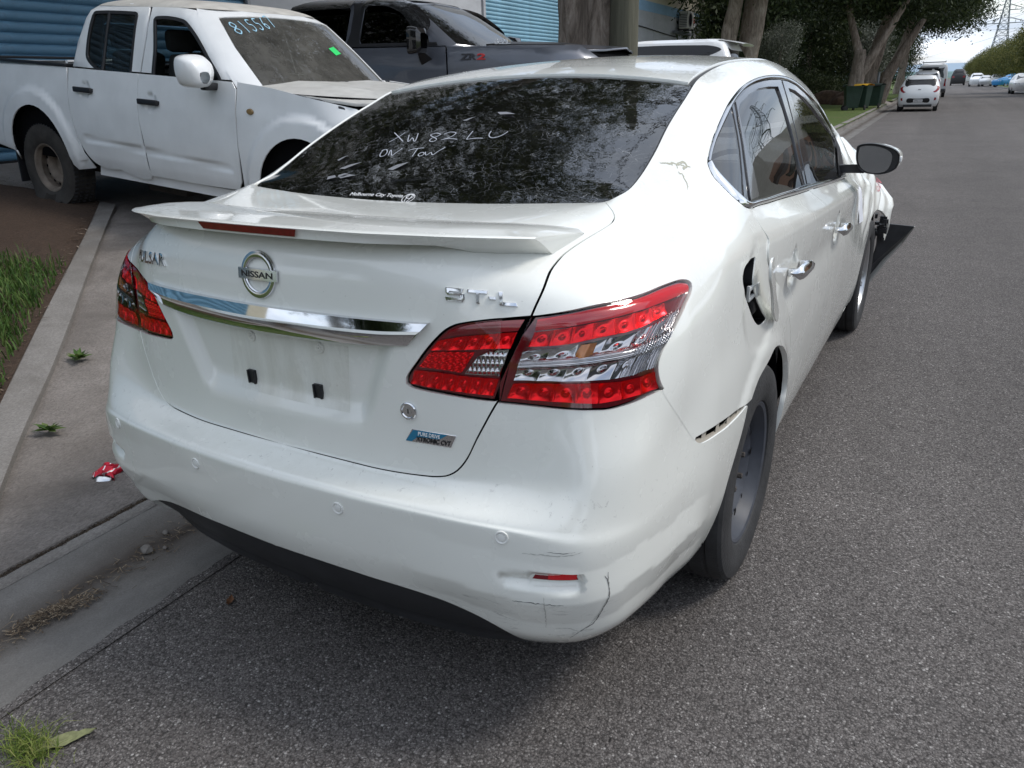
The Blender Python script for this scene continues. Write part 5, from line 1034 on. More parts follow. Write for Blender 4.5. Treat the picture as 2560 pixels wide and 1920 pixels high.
# ================================================================== GROUND, ROAD, DRIVEWAY
YAW=.038
def rd(t,s,z=0.0):   # road frame (across, along) -> world
    c,si=math.cos(YAW),math.sin(YAW); return (-.575+t*c-s*si, t*si+s*c, z)
def struct(o,k='structure'): o['kind']=k; return o
def ramp(t): return .022+.1*max(0.,-t-.6) if t<-.6 else .022*max(0.,min(1.,(-.45-t)/.15))
def ground_z(x,y):
    t=x+.575+YAW*y; s=y
    a=min(ramp(t),.72)
    if s>19.0:
        k=min(1,(s-19)/1.2); b=.13 if t<-.42 else 0.0; b=b+.012*max(0,-t-.5) if t<-.42 else 0; a=a*(1-k)+b*k if t<-.42 else 0
    return a
def nodemat(name):
    m=bpy.data.materials.new(name); m.use_nodes=True; n=m.node_tree; b=n.nodes['Principled BSDF']; b.inputs['Specular IOR Level'].default_value=.35; t=n.nodes.new('ShaderNodeTexCoord')
    def node(ty,**kw):
        q=n.nodes.new(ty)
        for k,v in kw.items(): setattr(q,k,v)
        return q
    def noise(sc,det=5,ro=.6,dis=0,scale=None,loc=None,out=0):
        z=node('ShaderNodeTexNoise'); z.inputs['Scale'].default_value=sc; z.inputs['Detail'].default_value=det; z.inputs['Roughness'].default_value=ro; z.inputs['Distortion'].default_value=dis
        src=t.outputs['Object']
        if scale or loc:
            mp=node('ShaderNodeMapping'); mp.inputs['Scale'].default_value=scale or (1,1,1); mp.inputs['Location'].default_value=loc or (0,0,0); n.links.new(src,mp.inputs[0]); src=mp.outputs[0]
        n.links.new(src,z.inputs['Vector']); return z.outputs[out]
    def voro(sc,feat='F1',out=0,rnd=1.0,warp=0.0):
        v=node('ShaderNodeTexVoronoi'); v.feature=feat; v.inputs['Scale'].default_value=sc; v.inputs['Randomness'].default_value=rnd
        src=t.outputs['Object']; n.links.new(src,v.inputs['Vector']); return v.outputs[out]
    def mr(x,a,c,d,e,cl=True):
        r=node('ShaderNodeMapRange'); r.clamp=cl; r.inputs[1].default_value=a; r.inputs[2].default_value=c; r.inputs[3].default_value=d; r.inputs[4].default_value=e; n.links.new(x,r.inputs[0]); return r.outputs[0]
    def math_(op,a,c=None):
        r=node('ShaderNodeMath',operation=op)
        for i,q in enumerate((a,c)):
            if q is None: continue
            if isinstance(q,(int,float)): r.inputs[i].default_value=q
            else: n.links.new(q,r.inputs[i])
        return r.outputs[0]
    def mix(f,a,c):
        x=node('ShaderNodeMix'); x.data_type='RGBA'
        if isinstance(f,(int,float)): x.inputs[0].default_value=f
        else: n.links.new(f,x.inputs[0])
        for i,q in((6,a),(7,c)):
            if isinstance(q,tuple): x.inputs[i].default_value=(*q,1)
            else: n.links.new(q,x.inputs[i])
        return x.outputs[2]
    def ramp_(x,stops):
        r=node('ShaderNodeValToRGB'); e=r.color_ramp.elements
        while len(e)<len(stops): e.new(.5)
        for k,(p,c) in zip(e,stops): k.position=p; k.color=(*c,1)
        n.links.new(x,r.inputs[0]); return r.outputs[0]
    def bump(h,st,dist,prev=None):
        p=node('ShaderNodeBump'); p.inputs['Strength'].default_value=st; p.inputs['Distance'].default_value=dist; n.links.new(h,p.inputs['Height'])
        if prev is not None: n.links.new(prev,p.inputs['Normal'])
        return p.outputs[0]
    class K: pass
    k=K(); k.m=m;k.n=n;k.b=b;k.t=t;k.noise=noise;k.voro=voro;k.mr=mr;k.math=math_;k.mix=mix;k.ramp=ramp_;k.bump=bump;k.node=node;k.L=n.links.new
    def fin(c,rough=None,nrm=None):
        if isinstance(c,tuple): b.inputs['Base Color'].default_value=(*c,1)
        else: n.links.new(c,b.inputs['Base Color'])
        if rough is not None:
            if isinstance(rough,(int,float)): b.inputs['Roughness'].default_value=rough
            else: n.links.new(rough,b.inputs['Roughness'])
        if nrm is not None: n.links.new(nrm,b.inputs['Normal'])
        return m
    k.fin=fin; return k
# asphalt: rolled chip seal, pale chips in dark binder
k=nodemat('chip_seal_asphalt')
v1=k.voro(170,out=1); d1=k.voro(170); v2=k.voro(380,out=1); d2=k.voro(380)
sx=k.node('ShaderNodeSeparateColor'); k.L(v1,sx.inputs[0]); sy=k.node('ShaderNodeSeparateColor'); k.L(v2,sy.inputs[0])
chip=k.ramp(sx.outputs[0],[(0,(.070,.062,.058)),(.55,(.122,.110,.104)),(.88,(.185,.170,.160)),(.97,(.29,.27,.255)),(1,(.44,.42,.40))])
fine=k.ramp(sy.outputs[0],[(0,(.070,.063,.060)),(.6,(.126,.114,.108)),(.93,(.20,.185,.175)),(1,(.38,.36,.34))])
c=k.mix(k.mr(k.noise(90,2),.42,.58,0,1),chip,fine)
pit=k.mr(d1,.46,.76,1,.45); c2=k.node('ShaderNodeVectorMath',operation='SCALE'); k.L(c,c2.inputs[0]); k.L(pit,c2.inputs['Scale'])  # shade of the hollows between chips and of pits put into the colour
pit2=k.mr(k.noise(85,3,.6,.6),.60,.71,1,.34); c3=k.node('ShaderNodeVectorMath',operation='SCALE'); k.L(c2.outputs[0],c3.inputs[0]); k.L(pit2,c3.inputs['Scale'])
big=k.math('MULTIPLY',k.mr(k.noise(.55,6,.62),.3,.7,.88,1.14),k.mr(k.noise(7,5,.6,.5),.35,.7,.94,1.07)); lane=k.mr(k.noise(1.0,3,.5,0,(.9,.03,1)),.35,.65,.90,1.12); c4=k.node('ShaderNodeVectorMath',operation='SCALE'); k.L(c3.outputs[0],c4.inputs[0]); k.L(k.math('MULTIPLY',big,lane),c4.inputs['Scale'])
# oil drips and worn darker patches
oil=k.mr(k.noise(1.6,4,.55,.3,loc=(4,9,0)),.66,.74,0,.45); c5=k.mix(oil,c4.outputs[0],(.055,.051,.050)); c4=c5
h=k.math('ADD',k.mr(d1,0,.7,1,0),k.math('MULTIPLY',k.mr(d2,0,.7,1,0),.6)); h=k.math('ADD',h,k.math('MULTIPLY',pit2,.8))
ASPH=k.fin(c4,.85,k.bump(h,.7,.003)); k.b.inputs['Specular IOR Level'].default_value=.3
def concrete(name,base,dark,stain,brush=(1,1,1),bst=.35,coarse=1.0):
    k=nodemat(name); a=k.noise(3.2,8,.68,.3); c=k.ramp(a,[(.28,dark),(.62,base),(.85,tuple(min(1,q*1.18) for q in base))])
    g=k.noise(160,4,.7,0,brush); c=k.mix(k.mr(g,.36,.66,.55,0),c,tuple(q*.45 for q in dark)); sp=k.noise(420,2,.5); c=k.mix(k.mr(sp,.62,.72,0,.45),c,(.42,.39,.35))
    st=k.noise(.9,7,.65,.8,loc=(3,5,0)); c=k.mix(k.mr(st,.50,.68,0,.65),c,stain)
    n1=k.bump(g,bst,.006*coarse); n2=k.bump(k.noise(45,5,.65,.5,brush),bst*.8,.010*coarse,n1); return k.fin(c,.88,n2)
CONC=concrete('rough_concrete',(.34,.305,.278),(.21,.185,.166),(.125,.108,.095),(1,.42,1),1.0,1.6)
CONCB=concrete('border_concrete',(.285,.268,.250),(.185,.170,.155),(.13,.115,.10),(1,.5,1),.4)
# gutter: dirt in the channel follows the invert (across = object x)
k=nodemat('gutter_concrete'); so=k.node('ShaderNodeSeparateXYZ'); k.L(k.t.outputs['Object'],so.inputs[0])
a=k.noise(2.6,8,.68,.4,(1,.45,1)); c=k.ramp(a,[(.28,(.125,.118,.110)),(.55,(.205,.195,.182)),(.82,(.275,.262,.245))])
w=k.math('ABSOLUTE',k.math('ADD',k.math('ADD',so.outputs[0],.30),k.math('MULTIPLY',k.math('SUBTRACT',k.noise(1.7,5,.6),.5),.30)))
c=k.mix(k.mr(w,.02,.16,.85,0),c,(.085,.068,.055)); c=k.mix(k.mr(w,.0,.035,.75,0),c,(.050,.038,.030))
g=k.noise(190,4,.7); c=k.mix(k.mr(g,.40,.66,.35,0),c,(.06,.055,.05)); GUT=k.fin(c,.85,k.bump(g,.35,.004))
k=nodemat('bark_mulch'); a=k.noise(85,6,.75,1.2,(1,.35,1)); c=k.ramp(a,[(.25,(.022,.014,.010)),(.50,(.072,.046,.032)),(.68,(.125,.083,.058)),(.85,(.235,.180,.135))]); b2=k.noise(2.2,6,.6); c=k.mix(k.mr(b2,.48,.66,0,.6),c,(.060,.036,.024)); MULCH=k.fin(c,.95,k.bump(a,1.0,.02))
k=nodemat('grass_soil'); a=k.noise(60,5,.7); c=k.ramp(a,[(.3,(.030,.034,.014)),(.6,(.060,.068,.026)),(.85,(.115,.098,.055))]); SOIL=k.fin(c,.95,k.bump(a,.8,.015))
k=nodemat('verge_grass'); a=k.noise(14,7,.7,.5); c=k.ramp(a,[(.28,(.040,.066,.014)),(.52,(.085,.130,.024)),(.75,(.150,.185,.045)),(.9,(.26,.22,.10))]); k2=k.noise(1.1,5,.6); c=k.mix(k.mr(k2,.55,.72,0,.6),c,(.17,.125,.075)); VERGE=k.fin(c,.9,k.bump(k.noise(120,4,.8),1.0,.03))
def sheet(name,tt,ss,zf,mt,kind='structure'):
    m=MB(); m.grid([[(t,s,zf(t,s)) for s in ss] for t in tt]); me=m.mesh(name,mt,60); o=obj(name,me,None,(-.575,0,0),(0,0,YAW)); o['kind']=kind
    if me.polygons[0].normal.z<0: me.flip_normals()
    return o
lin=lambda a,b,n:list(np.linspace(a,b,n))
sheet('terrain',[-900,-300,-100,-40,-20,-12,8,30,60,120,300,900],[-400,-100,-30,0,60,150,300,600,1200,2600],lambda t,s:-.12,VERGE)
sheet('road',[.03]+lin(.6,7.6,8),lin(-30,-2,15)+lin(-1.98,4,30)+lin(4.5,40,30)+lin(60,900,30),lambda t,s:0.0,ASPH)
m=MB(); ss_=np.arange(-1.6,4.0,.012); m.grid([[( (.035 if q==2 else (.012 if q==1 else -.004+.011*mnoise.noise((s*9,0,0))+.007*mnoise.noise((s*31,2,0)))),s,(.0046 if q else .0032)) for s in ss_] for q in(0,1,2)]); o=obj('road_edge',m.mesh('road_edge',ASPH,60),None,(-.575,0,0),(0,0,YAW)); o['kind']='structure'
if o.data.polygons[0].normal.z<0: o.data.flip_normals()
gz=lambda t:-.028*math.sin(math.pi*min(1,max(0,-t/.5)))**1.0
sheet('gutter',lin(-.5,.03,12),lin(-12,20,80)+lin(30,900,40),lambda t,s:gz(t)+.002,GUT)
sheet('gutter',lin(7.6,8.0,4),lin(-20,900,50),lambda t,s:.004,GUT)
# layback and driveway apron
sheet('driveway',[-.558,-.566,-.60,-.64,-.75,-1.0,-1.4,-2,-3,-4,-5,-6,-7,-7.8],lin(-.55,19,60),lambda t,s:min(ramp(t)+.004*mnoise.noise((t*2,s*2,0)),.74) if t<-.562 else -.006,CONC)
LPT=[-.494,-.502,-.520,-.540,-.547,-.553]
sheet('driveway_lip',LPT,lin(-12,-1.5,8)+lin(-1.4,2.5,200)+lin(2.6,19,20),lambda t,s:(.002,.011,.0145,.0135,.008,-.008)[LPT.index(t)]+.0022*mnoise.noise((t*40,s*22,0)),CONCB)
# nursery bed to the left of the driveway: mulch, grass, concrete border strip
def strip(name,A,B,zoff,mt,n=30,thick=.05):
    a=crv(A,.08);b=crv(B,.08); q=lambda c,t:np.array([np.interp(t,np.linspace(0,1,len(c)),c[:,i]) for i in(0,1)]); m=MB(); rows=[]
    for t in np.linspace(0,1,n):
        p,r=q(a,t),q(b,t); rows.append([(x,y,ground_z(x,y)+z) for x,y,z in((p[0],p[1],zoff-thick),(p[0],p[1],zoff),((p[0]+r[0])/2,(p[1]+r[1])/2,zoff+.004),(r[0],r[1],zoff),(r[0],r[1],zoff-thick))])
    m.grid(rows); me=m.mesh(name,mt,30); o=obj(name,me); return struct(o)
BO=[(-1.05,-.42),(-1.62,.03),(-2.24,.52),(-3.13,1.23),(-4.03,1.96),(-4.86,2.63),(-5.75,3.33)]; BI=[(-.90,-.33),(-1.42,.04),(-1.94,.45),(-2.37,.81),(-2.98,1.30),(-3.49,1.70),(-4.86,2.79),(-5.56,3.36)]
strip('driveway_border',BO,BI,.030,CONCB,40)
m=MB(); rows=[]
bo=crv(BO,.15)
for p in bo:
    r=[]
    for u in np.linspace(0,1,26):
        x=p[0]+(-12-p[0])*u**1.5; y=p[1]+ ( -.55*u**1.5*2 if True else 0); r.append((x,y,ground_z(x,y)+.034+.012*mnoise.noise((x*3,y*3,0))+.02*min(1,u*8)))
    rows.append(r)
m.grid(rows); gb=m.mesh('garden_bed',MULCH,60); gb=obj('garden_bed',gb); struct(gb)
if gb.data.polygons[0].normal.z<0: gb.data.flip_normals()
# grass on the near part of the bed: real blades
def blades(name,pts,h0,h1,w,mt,seed=1,lean=.5):
    r=np.random.RandomState(seed); n=len(pts); P=np.array(pts); a=r.rand(n)*6.283; hh=h0+(h1-h0)*r.rand(n)**1.5; d=np.stack([np.cos(a),np.sin(a),0*a],1); e=np.stack([-np.sin(a),np.cos(a),0*a],1)
    ln=(lean*r.rand(n))[:,None]*hh[:,None]; ww=(w*(.6+.8*r.rand(n)))[:,None]
    V=np.stack([P-e*ww,P+e*ww,P+d*ln*.35+e*ww*.7+np.stack([0*hh,0*hh,hh*.6],1),P+d*ln*.35-e*ww*.7+np.stack([0*hh,0*hh,hh*.6],1),P+d*ln+np.stack([0*hh,0*hh,hh*(1-.3*lean*r.rand(n))],1)],1).reshape(-1,3)
    F=[]
    for i in range(n): b=i*5; F+=[(b,b+1,b+2,b+3),(b+3,b+2,b+4)]
    me=mesh_from(name,V,F,mt,smooth=False); o=obj(name,me); o['kind']='stuff'; return o
def leafmat(name,cols,trans=.25,rough=.6):
    m=bpy.data.materials.new(name); m.use_nodes=True; n=m.node_tree; b=n.nodes['Principled BSDF']; g=n.nodes.new('ShaderNodeNewGeometry'); r=n.nodes.new('ShaderNodeValToRGB'); e=r.color_ramp.elements
    while len(e)<len(cols): e.new(.5)
    for i,(k,c) in enumerate(zip(e,cols)): k.position=i/(len(cols)-1); k.color=(*c,1)
    n.links.new(g.outputs['Random Per Island'],r.inputs[0]); n.links.new(r.outputs[0],b.inputs['Base Color']); b.inputs['Roughness'].default_value=rough; b.inputs['Specular IOR Level'].default_value=.3
    tr=n.nodes.new('ShaderNodeBsdfTranslucent'); n.links.new(r.outputs[0],tr.inputs[0]); mx=n.nodes.new('ShaderNodeMixShader'); mx.inputs[0].default_value=trans; n.links.new(b.outputs[0],mx.inputs[1]); n.links.new(tr.outputs[0],mx.inputs[2]); n.links.new(mx.outputs[0],n.nodes['Material Output'].inputs[0]); return m
GRASS=leafmat('grass_blade',[(.030,.065,.014),(.050,.105,.020),(.080,.150,.028),(.13,.17,.05)])
r=np.random.RandomState(4); pts=[]
while len(pts)<24000:
    x=-r.rand()*4.6-1.0; y=r.rand()*2.9-.9
    # outside the border (left of it), mostly nearer than 1.75
    bx=np.interp(y,[p[1] for p in BO],[p[0] for p in BO])
    if x>bx-.02: continue
    dens=1/(1+math.exp((y-1.72-.12*math.sin(x*3))/.07)); 
    dens*= .12+.88*(mnoise.noise((x*1.6,y*1.6,3.))>-.05-.7*(y>.95)); dens*=1/(1+math.exp(-(bx-x-.10-.14*mnoise.noise((x*4,y*4,1.)))/.05))
    if r.rand()<dens: pts.append((x,y,ground_z(x,y)+.04))
blades('lawn_grass',pts,.035,.115,.0042,GRASS,2,1.0)
MUL=leafmat('mulch_chip',[(.030,.018,.012),(.08,.05,.034),(.14,.095,.066),(.30,.24,.19)],0,.9)
def litter(name,pts,l0,l1,w,mt,seed):
    r=np.random.RandomState(seed); n=len(pts); P=np.array(pts); a=r.rand(n)*6.283; L=(l0+(l1-l0)*r.rand(n)**2)[:,None]; d=np.stack([np.cos(a),np.sin(a),.25*(r.rand(n)-.5)],1); e=np.stack([-np.sin(a),np.cos(a),.4*(r.rand(n)-.5)],1); ww=(w*(.5+r.rand(n)))[:,None]
    V=np.stack([P-d*L-e*ww,P+d*L-e*ww*.6,P+d*L+e*ww*.6,P-d*L+e*ww],1).reshape(-1,3); V[:,2]+=.004
    o=obj(name,mesh_from(name,V,[(4*i,4*i+1,4*i+2,4*i+3) for i in range(n)],mt,smooth=False)); o['kind']='stuff'; return o
pts=[]
while len(pts)<9000:
    x=-r.rand()*7-1.2; y=r.rand()*4.4-1.0; bx=np.interp(y,[p[1] for p in BO],[p[0] for p in BO])
    if x<bx+ .03*r.randn() and r.rand()<(1 if y>1.6 else .45): pts.append((x,y,ground_z(x,y)+.040+.012*mnoise.noise((x*3,y*3,0))))
litter('mulch_litter',pts,.006,.035,.004,MUL,3)
# loose grit and twigs along the gutter
DEB=leafmat('gutter_debris',[(.040,.028,.020),(.10,.07,.045),(.18,.135,.09),(.30,.24,.17)],0,.9)
pts=[]
for _ in range(900):
    s=r.uniform(-.9,1.2); t=-.285+.035*r.randn()-.05*max(0,s-.2); p=rd(t,s); pts.append((p[0],p[1],gz(t)+.006))
for _ in range(520):
    a=r.rand()*6.28; q=r.rand()**.6; p=(-.835+.045*q*math.cos(a)+.03*q*math.sin(a),-.10+.13*q*math.sin(a)); pts.append((p[0],p[1],-.024+.004+.016*(1-q)))
litter('gutter_litter',pts,.003,.018,.0013,DEB,5)
# dark groove of leaf litter between apron and gutter
pts=[]
for _ in range(3200):
    s=r.uniform(-.9,1.0); t=-.553+.007*r.randn(); p=rd(t,s); pts.append((p[0],p[1],.003+.008*r.rand()))
litter('groove_litter',pts,.002,.010,.0016,leafmat('wet_litter',[(.018,.013,.010),(.05,.035,.024),(.10,.075,.05)],0,.9),6)
# verge beyond the driveway (right of the mirror in the picture)
sheet('verge',[-.5,-.8,-1.5,-2.5,-4,-6,-9,-14],lin(20.5,46,30),lambda t,s:.13+.012*(-t)+.02*mnoise.noise((t*1.5,s*.7,0)),VERGE)
sheet('verge',[-.5,-.8,-1.5,-2.5,-4,-6,-9,-14],lin(51.5,300,40),lambda t,s:.13+.012*(-t),VERGE)
sheet('side_driveway',[-.45,-.6,-1,-2,-4,-8,-14],lin(45.5,52,6),lambda t,s:.02+.145*min(1,max(0,(-t-.5)/.5))+.012*(-t),CONC)
sheet('footpath',[-5.6,-7.2],lin(19,46,12),lambda t,s:.148+.012*(-t),CONCB)
def kerb(s0,s1,t0=-.5,side=-1):
    m=MB(); ss=np.linspace(s0,s1,max(3,int((s1-s0)/1.5))); rows=[]
    for i,s in enumerate(ss):
        e=min(1,(i)/1.0) if s0>15 else 1; h=.14*(.25+.75*e); rows.append([(t0-side*-.0,s,0.0),(t0+side*.03,s,h-.02),(t0+side*.06,s,h),(t0+side*.20,s,h+.004),(t0+side*.22,s,h-.06)])
    m.grid(rows); o=obj('kerb',m.mesh('kerb',CONCB,35),None,(-.575,0,0),(0,0,YAW)); return struct(o)
kerb(20.2,45.6); kerb(51.8,300); kerb(-20,300,8.0,1)
sheet('verge',[8.22,9,11,14,30],lin(-20,300,40),lambda t,s:.14,VERGE)
# ================================================================== BUILDING ON THE LEFT
BT=-7.75
def rib_mat(name,col,dirt):
    k=nodemat(name); c=k.ramp(k.noise(1.2,7,.65,.3,(1,1,3)),[(.3,tuple(q*.72 for q in col)),(.6,col),(.85,tuple(min(1,q*1.15) for q in col))]); c=k.mix(k.mr(k.noise(6,8,.75,.5),.52,.78,0,.6),c,dirt); return k.fin(c,.5)
DOORB=rib_mat('blue_roller_door',(.135,.275,.40),(.10,.12,.14)); DOORP=rib_mat('pale_blue_roller_door',(.24,.43,.54),(.18,.24,.28))
def wallmat(name,col):
    k=nodemat(name); c=k.ramp(k.noise(1.5,8,.7,.2,(1,1,2.5)),[(.3,tuple(q*.82 for q in col)),(.65,col)]); return k.fin(c,.85,k.bump(k.noise(60,4),.2,.01))
WGREY=wallmat('grey_wall',(.42,.43,.45)); WBLUE=wallmat('blue_stripe',(.27,.43,.60)); WCREAM=wallmat('cream_wall',(.62,.57,.46)); WLIGHT=wallmat('light_grey_wall',(.50,.51,.53))
BLD=thing('warehouse','grey concrete warehouse with blue stripe, cream top and blue roller doors behind the parked utes','building',rd(BT,10,.4),(0,0,YAW))
def bbox(name,t0,t1,s0,s1,z0,z1,mt,par=None):
    m=MB(); m.box(((t0+t1)/2,(s0+s1)/2-10,(z0+z1)/2-.4),(t1-t0,s1-s0,z1-z0)); return m.build(name,mt,par or BLD)
# wall pieces: pillar between the doors, tall panels to the right, lintel above doors
bbox('wall_panel',-.30,0,8.46,15.65,.2,7.5,WLIGHT)
for a,b in((22.0,28.24),(28.25,35.5),(35.51,44.0)):
    bbox('wall_panel',-.30,0,a,b,.0,3.83,WGREY); bbox('stripe_panel',-.298,.004,a,b,3.832,4.16 if a<30 else 4.30,WBLUE); bbox('cream_panel',-.30,0,a,b,4.302 if a>30 else 4.162,8,WCREAM)
bbox('lintel',-.30,0,-7.5,8.458,4.4,7.5,WLIGHT); bbox('lintel',-.30,0,15.652,21.998,4.4,7.5,WLIGHT); bbox('wall_panel',-.3,0,-7.5,-6.2,.2,4.398,WCREAM)
bbox('back_block',-14,-.305,-7.5,44,.0,7.4,WGREY)
for a,b in((8.40,8.46),(15.65,15.75)): bbox('door_track',0,.05,a,b,.5,4.4,WGREY)
def roller(name,s0,s1,z0,z1,pitch,mt,label):
    d=bpy.data.objects.new(name,None); link(d,BLD); d['label']=label; n=int((z1-z0)/pitch); proto=None
    for i in range(n):
        if proto is None:
            m=MB(); prof=[(-.03,0),(-.012,.10),(.004,.22),(.010,.40),(.010,.62),(.004,.80),(-.012,.92),(-.03,1.0)]
            m.grid([[(x,s,q*pitch) for x,q in prof] for s in(s0-10,s1-10)]); proto=m.mesh('slat',mt,50)
        o=obj('slat',proto,d,(-.03,0,z0+i*pitch-.4))
    m=MB(); m.box((-.15,(s0+s1)/2-10,(z0+z1)/2-.4),(.02,s1-s0,z1-z0)); m.build('door_back',mt,d); 
    m=MB(); m.box((-.02,(s0+s1)/2-10,z0-.03-.4),(.06,s1-s0,.10)); m.build('bottom_rail',BLACK,d)
roller('roller_door',-6.2,8.40,.74,4.4,.118,DOORB,'blue roller door behind the white ute'); roller('roller_door',15.75,22.0,.74,4.4,.088,DOORP,'pale blue roller door by the tree trunk')
m=MB(); m.tube([(.04,25.2,7.0),(.04,25.2,.2)],.05,8); m.V=[(x,s+10-10,z-.4) for x,s,z in m.V]; m.build('downpipe',mat('pipe_green_grey',(.22,.28,.28),.6),BLD)
AC=thing('air_conditioner','white air conditioner outdoor unit on a bracket high on the grey wall','air conditioner',rd(BT+.05,31.5,3.42),(0,0,YAW))
m=MB(); m.box((.22,0,.33),(.34,.86,.62)); m.build('casing',mat('ac_casing',(.52,.51,.47),.5,var=.15,vscale=6),AC,bevel=.015)
for k_ in range(8): m=MB(); m.box((.22+.0,-.436,.10+.06*k_),(.30,.012,.03)); m.build('grille_slat',mat('ac_grille',(.10,.10,.10),.6),AC)
m=MB(); m.lathe([(.395,.27),(.405,.27),(.405,.24),(.395,.235)],'x',30,c=(0,-.05,.33)); m.build('fan_ring',mat('ac_grey',(.2,.2,.2),.5),AC)
m=MB(); m.lathe([(.394,.23),(.396,.0001)],'x',24,c=(0,-.05,.33)); m.build('fan',SHELL,AC)
m=MB(); m.box((.22,-.35,-.02),(.44,.04,.04)); m.box((.22,.35,-.02),(.44,.04,.04)); m.build('bracket',BLACK,AC)
SG=thing('wall_sign','small white sign with red lettering fixed to the wall beside the air conditioner','sign',rd(BT+.03,33.2,3.63),(0,0,YAW))
m=MB(); m.box((.02,0,.2),(.03,.52,.44)); m.build('board',mat('sign_board',(.8,.8,.8),.5),SG)
V,F=fit_text('54',.42,.34,.006,bold=.03); V=[(.036+v[2],-.21+v[0],.03+v[1]) for v in V]; obj('lettering',mesh_from('lettering',V,F,mat('sign_red',(.55,.03,.03),.5),smooth=False),SG)
cable=MB(); cable.tube([rd(BT+.03,s,3.30+.12*math.sin(s*.55)*.5-.014*(s-24)) for s in np.linspace(24.2,31,12)],.018,5); tag(cable.build('wall_cable',BLACK),'dark cable sagging along the grey wall to the air conditioner','cable')
m=MB(); m.box((0,0,0),(.10,2.6,.09)); tag(m.build('wall_shelf',mat('rail_grey',(.10,.11,.12),.6),None,loc=rd(BT+.10,31.7,3.30),rot=(0,0,YAW)),'dark steel rail bolted below the air conditioner','rail')
# ================================================================== ACROSS THE ROAD (seen in the side windows)
FB=thing('factory','long low factory with cream upper wall and brown brick bays across the road','building',rd(11.6,60,.1),(0,0,YAW))
def fbox(name,c,d,mt): m=MB(); m.box(c,d); return m.build(name,mt,FB)
BRICK=wallmat('brown_brick',(.36,.19,.115)); CLAD=wallmat('cream_cladding',(.60,.55,.45))
fbox('brick_wall',(4,0,2.1),(7.9,72,4.2),BRICK); fbox('clad_wall',(6.3,-6,5.6),(12,60,3.0),CLAD)
for i in range(12): fbox('pier',(.0,-33+6*i,2.1),(.35,.9,4.2),mat('pier_dark',(.07,.045,.035),.8))
for i in range(11): fbox('bay_window',(.02,-30+6*i,2.2),(.06,1.6,2.0),GLOSSB)
BK2=thing('brick_shed','tall dark grey shed far across the road','building',rd(13,-6,.1),(0,0,YAW)); m=MB(); m.box((5,0,2.2),(10,16,4.4)); m.build('shed_wall',wallmat('dark_shed',(.16,.16,.165)),BK2); m=MB(); m.box((5,0,4.45),(10.6,16.6,.12)); m.build('shed_roof',WGREY,BK2)
# ================================================================== OTHER VEHICLES
WHITE=mat('white_fleet_paint',(.76,.77,.77),.38,coat=.35,var=.10,vscale=3); WCLEAN=mat('white_paint',(.78,.79,.79),.3,coat=.6); GREYM=mat('grey_metallic',(.115,.125,.150),.30,.35,coat=.8,var=.08,vscale=4); SILV=mat('silver_paint',(.55,.56,.57),.32,.3,coat=.6); BLUEP=mat('blue_paint',(.03,.25,.55),.3,coat=.6)
DUSTG=glass_mat('dusty_windscreen',(.17,.185,.175),.20,1.5); DTINT=glass_mat('privacy_glass',(.03,.03,.033),.0,1.5); CABG=glass_mat('cab_glass',(.42,.47,.46),.02,1.5)
RED=mat('tail_red',(.26,.006,.012),.25,coat=.5); CLR=mat('lamp_clear',(.7,.7,.7),.15,.3)
def pan(name,fn,poly,mt,par,h=.05,g=.0,depth=.012,holes=(),o=0.0,hg=None,flip=False,step=.04):
    P=np.array(joinc(poly)); return make(name,panel_data(off(fn,-o if flip else o),P,holes,h=h,g=g,depth=depth,holeg=hg,flip=flip),mt,par)
def mir2(name,fn,poly,mt,par,**k):
    a=pan(name,fn,poly,mt,par,**k); V=[(-v.co.x,v.co.y,v.co.z) for v in a.data.vertices]; F=[tuple(p.vertices)[::-1] for p in a.data.polygons]
    me=mesh_from(name,V,F,mt); auto_smooth(me,40); return a,obj(name,me,par)
def cwheel(par,name,x,y,R,rw,w,steel,kind='alloy',n=32):
    """compact wheel: tyre + rim"""
    wo=bpy.data.objects.new(name,None); link(wo,par); wo.location=(x,y,R)
    if x<0: wo.rotation_euler=(0,0,math.pi)
    s=w/2; m=MB(); m.lathe([(-s*.8,rw),(-s,rw+.03),(-s,R-.03),(-s*.8,R),(s*.8,R),(s,R-.03),(s,rw+.03),(s*.8,rw)],'x',n); m.build('tyre',RUBBER,wo,smooth=35)
    m=MB()
    if kind=='steel': m.lathe([(-s*.6,rw),(s*.5,rw-.03),(s*.80,rw-.012),(s*.86,rw-.004),(s*.86,rw+.008)],'x',n); m.lathe([(s*.1,rw-.035),(s*.22,rw-.05),(s*.30,rw-.075),(s*.20,.10),(-s*.05,.085),(-s*.05,.0001)],'x',n)
    else: m.lathe([(s*.2,rw),(s*.80,rw-.004),(s*.84,rw-.012),(s*.80,rw-.03)],'x',n); m.lathe([(s*.3,rw-.03),(s*.35,.0001)],'x',n)
    m.build('rim',steel,wo,smooth=35)
    if kind!='steel':
        q=MB()
        for k in range(5):
            a=2*math.pi*k/5; c,si=math.cos(a),math.sin(a); q.grid([[(s*.55+.02*(i==1),r*c-u*si*wd,r*si+u*c*wd) for i,u in enumerate((-1,0,1))] for r,wd in((.03,.03),(rw*.6,.025),(rw-.015,.045))])
        q.build('spokes',ALLOY,wo,smooth=40)
    return wo
def well(par,y,R,x0,x1,z):
    for sg in(1,-1):
        w=MB(); A=np.linspace(-.15,math.pi+.15,18); w.grid([[(sg*x,y+R*math.cos(a),z+R*math.sin(a)) for x in(x0,x1)] for a in A]); w.add([(sg*x0,y+R*math.cos(a),z+R*math.sin(a)) for a in A],[tuple(range(18))]); w.build('wheel_well',SHELL,par)
def arc(y,z,R,a0,a1,n=22): return [(y+R*math.cos(a),z+R*math.sin(a)) for a in np.linspace(a0,a1,n)]
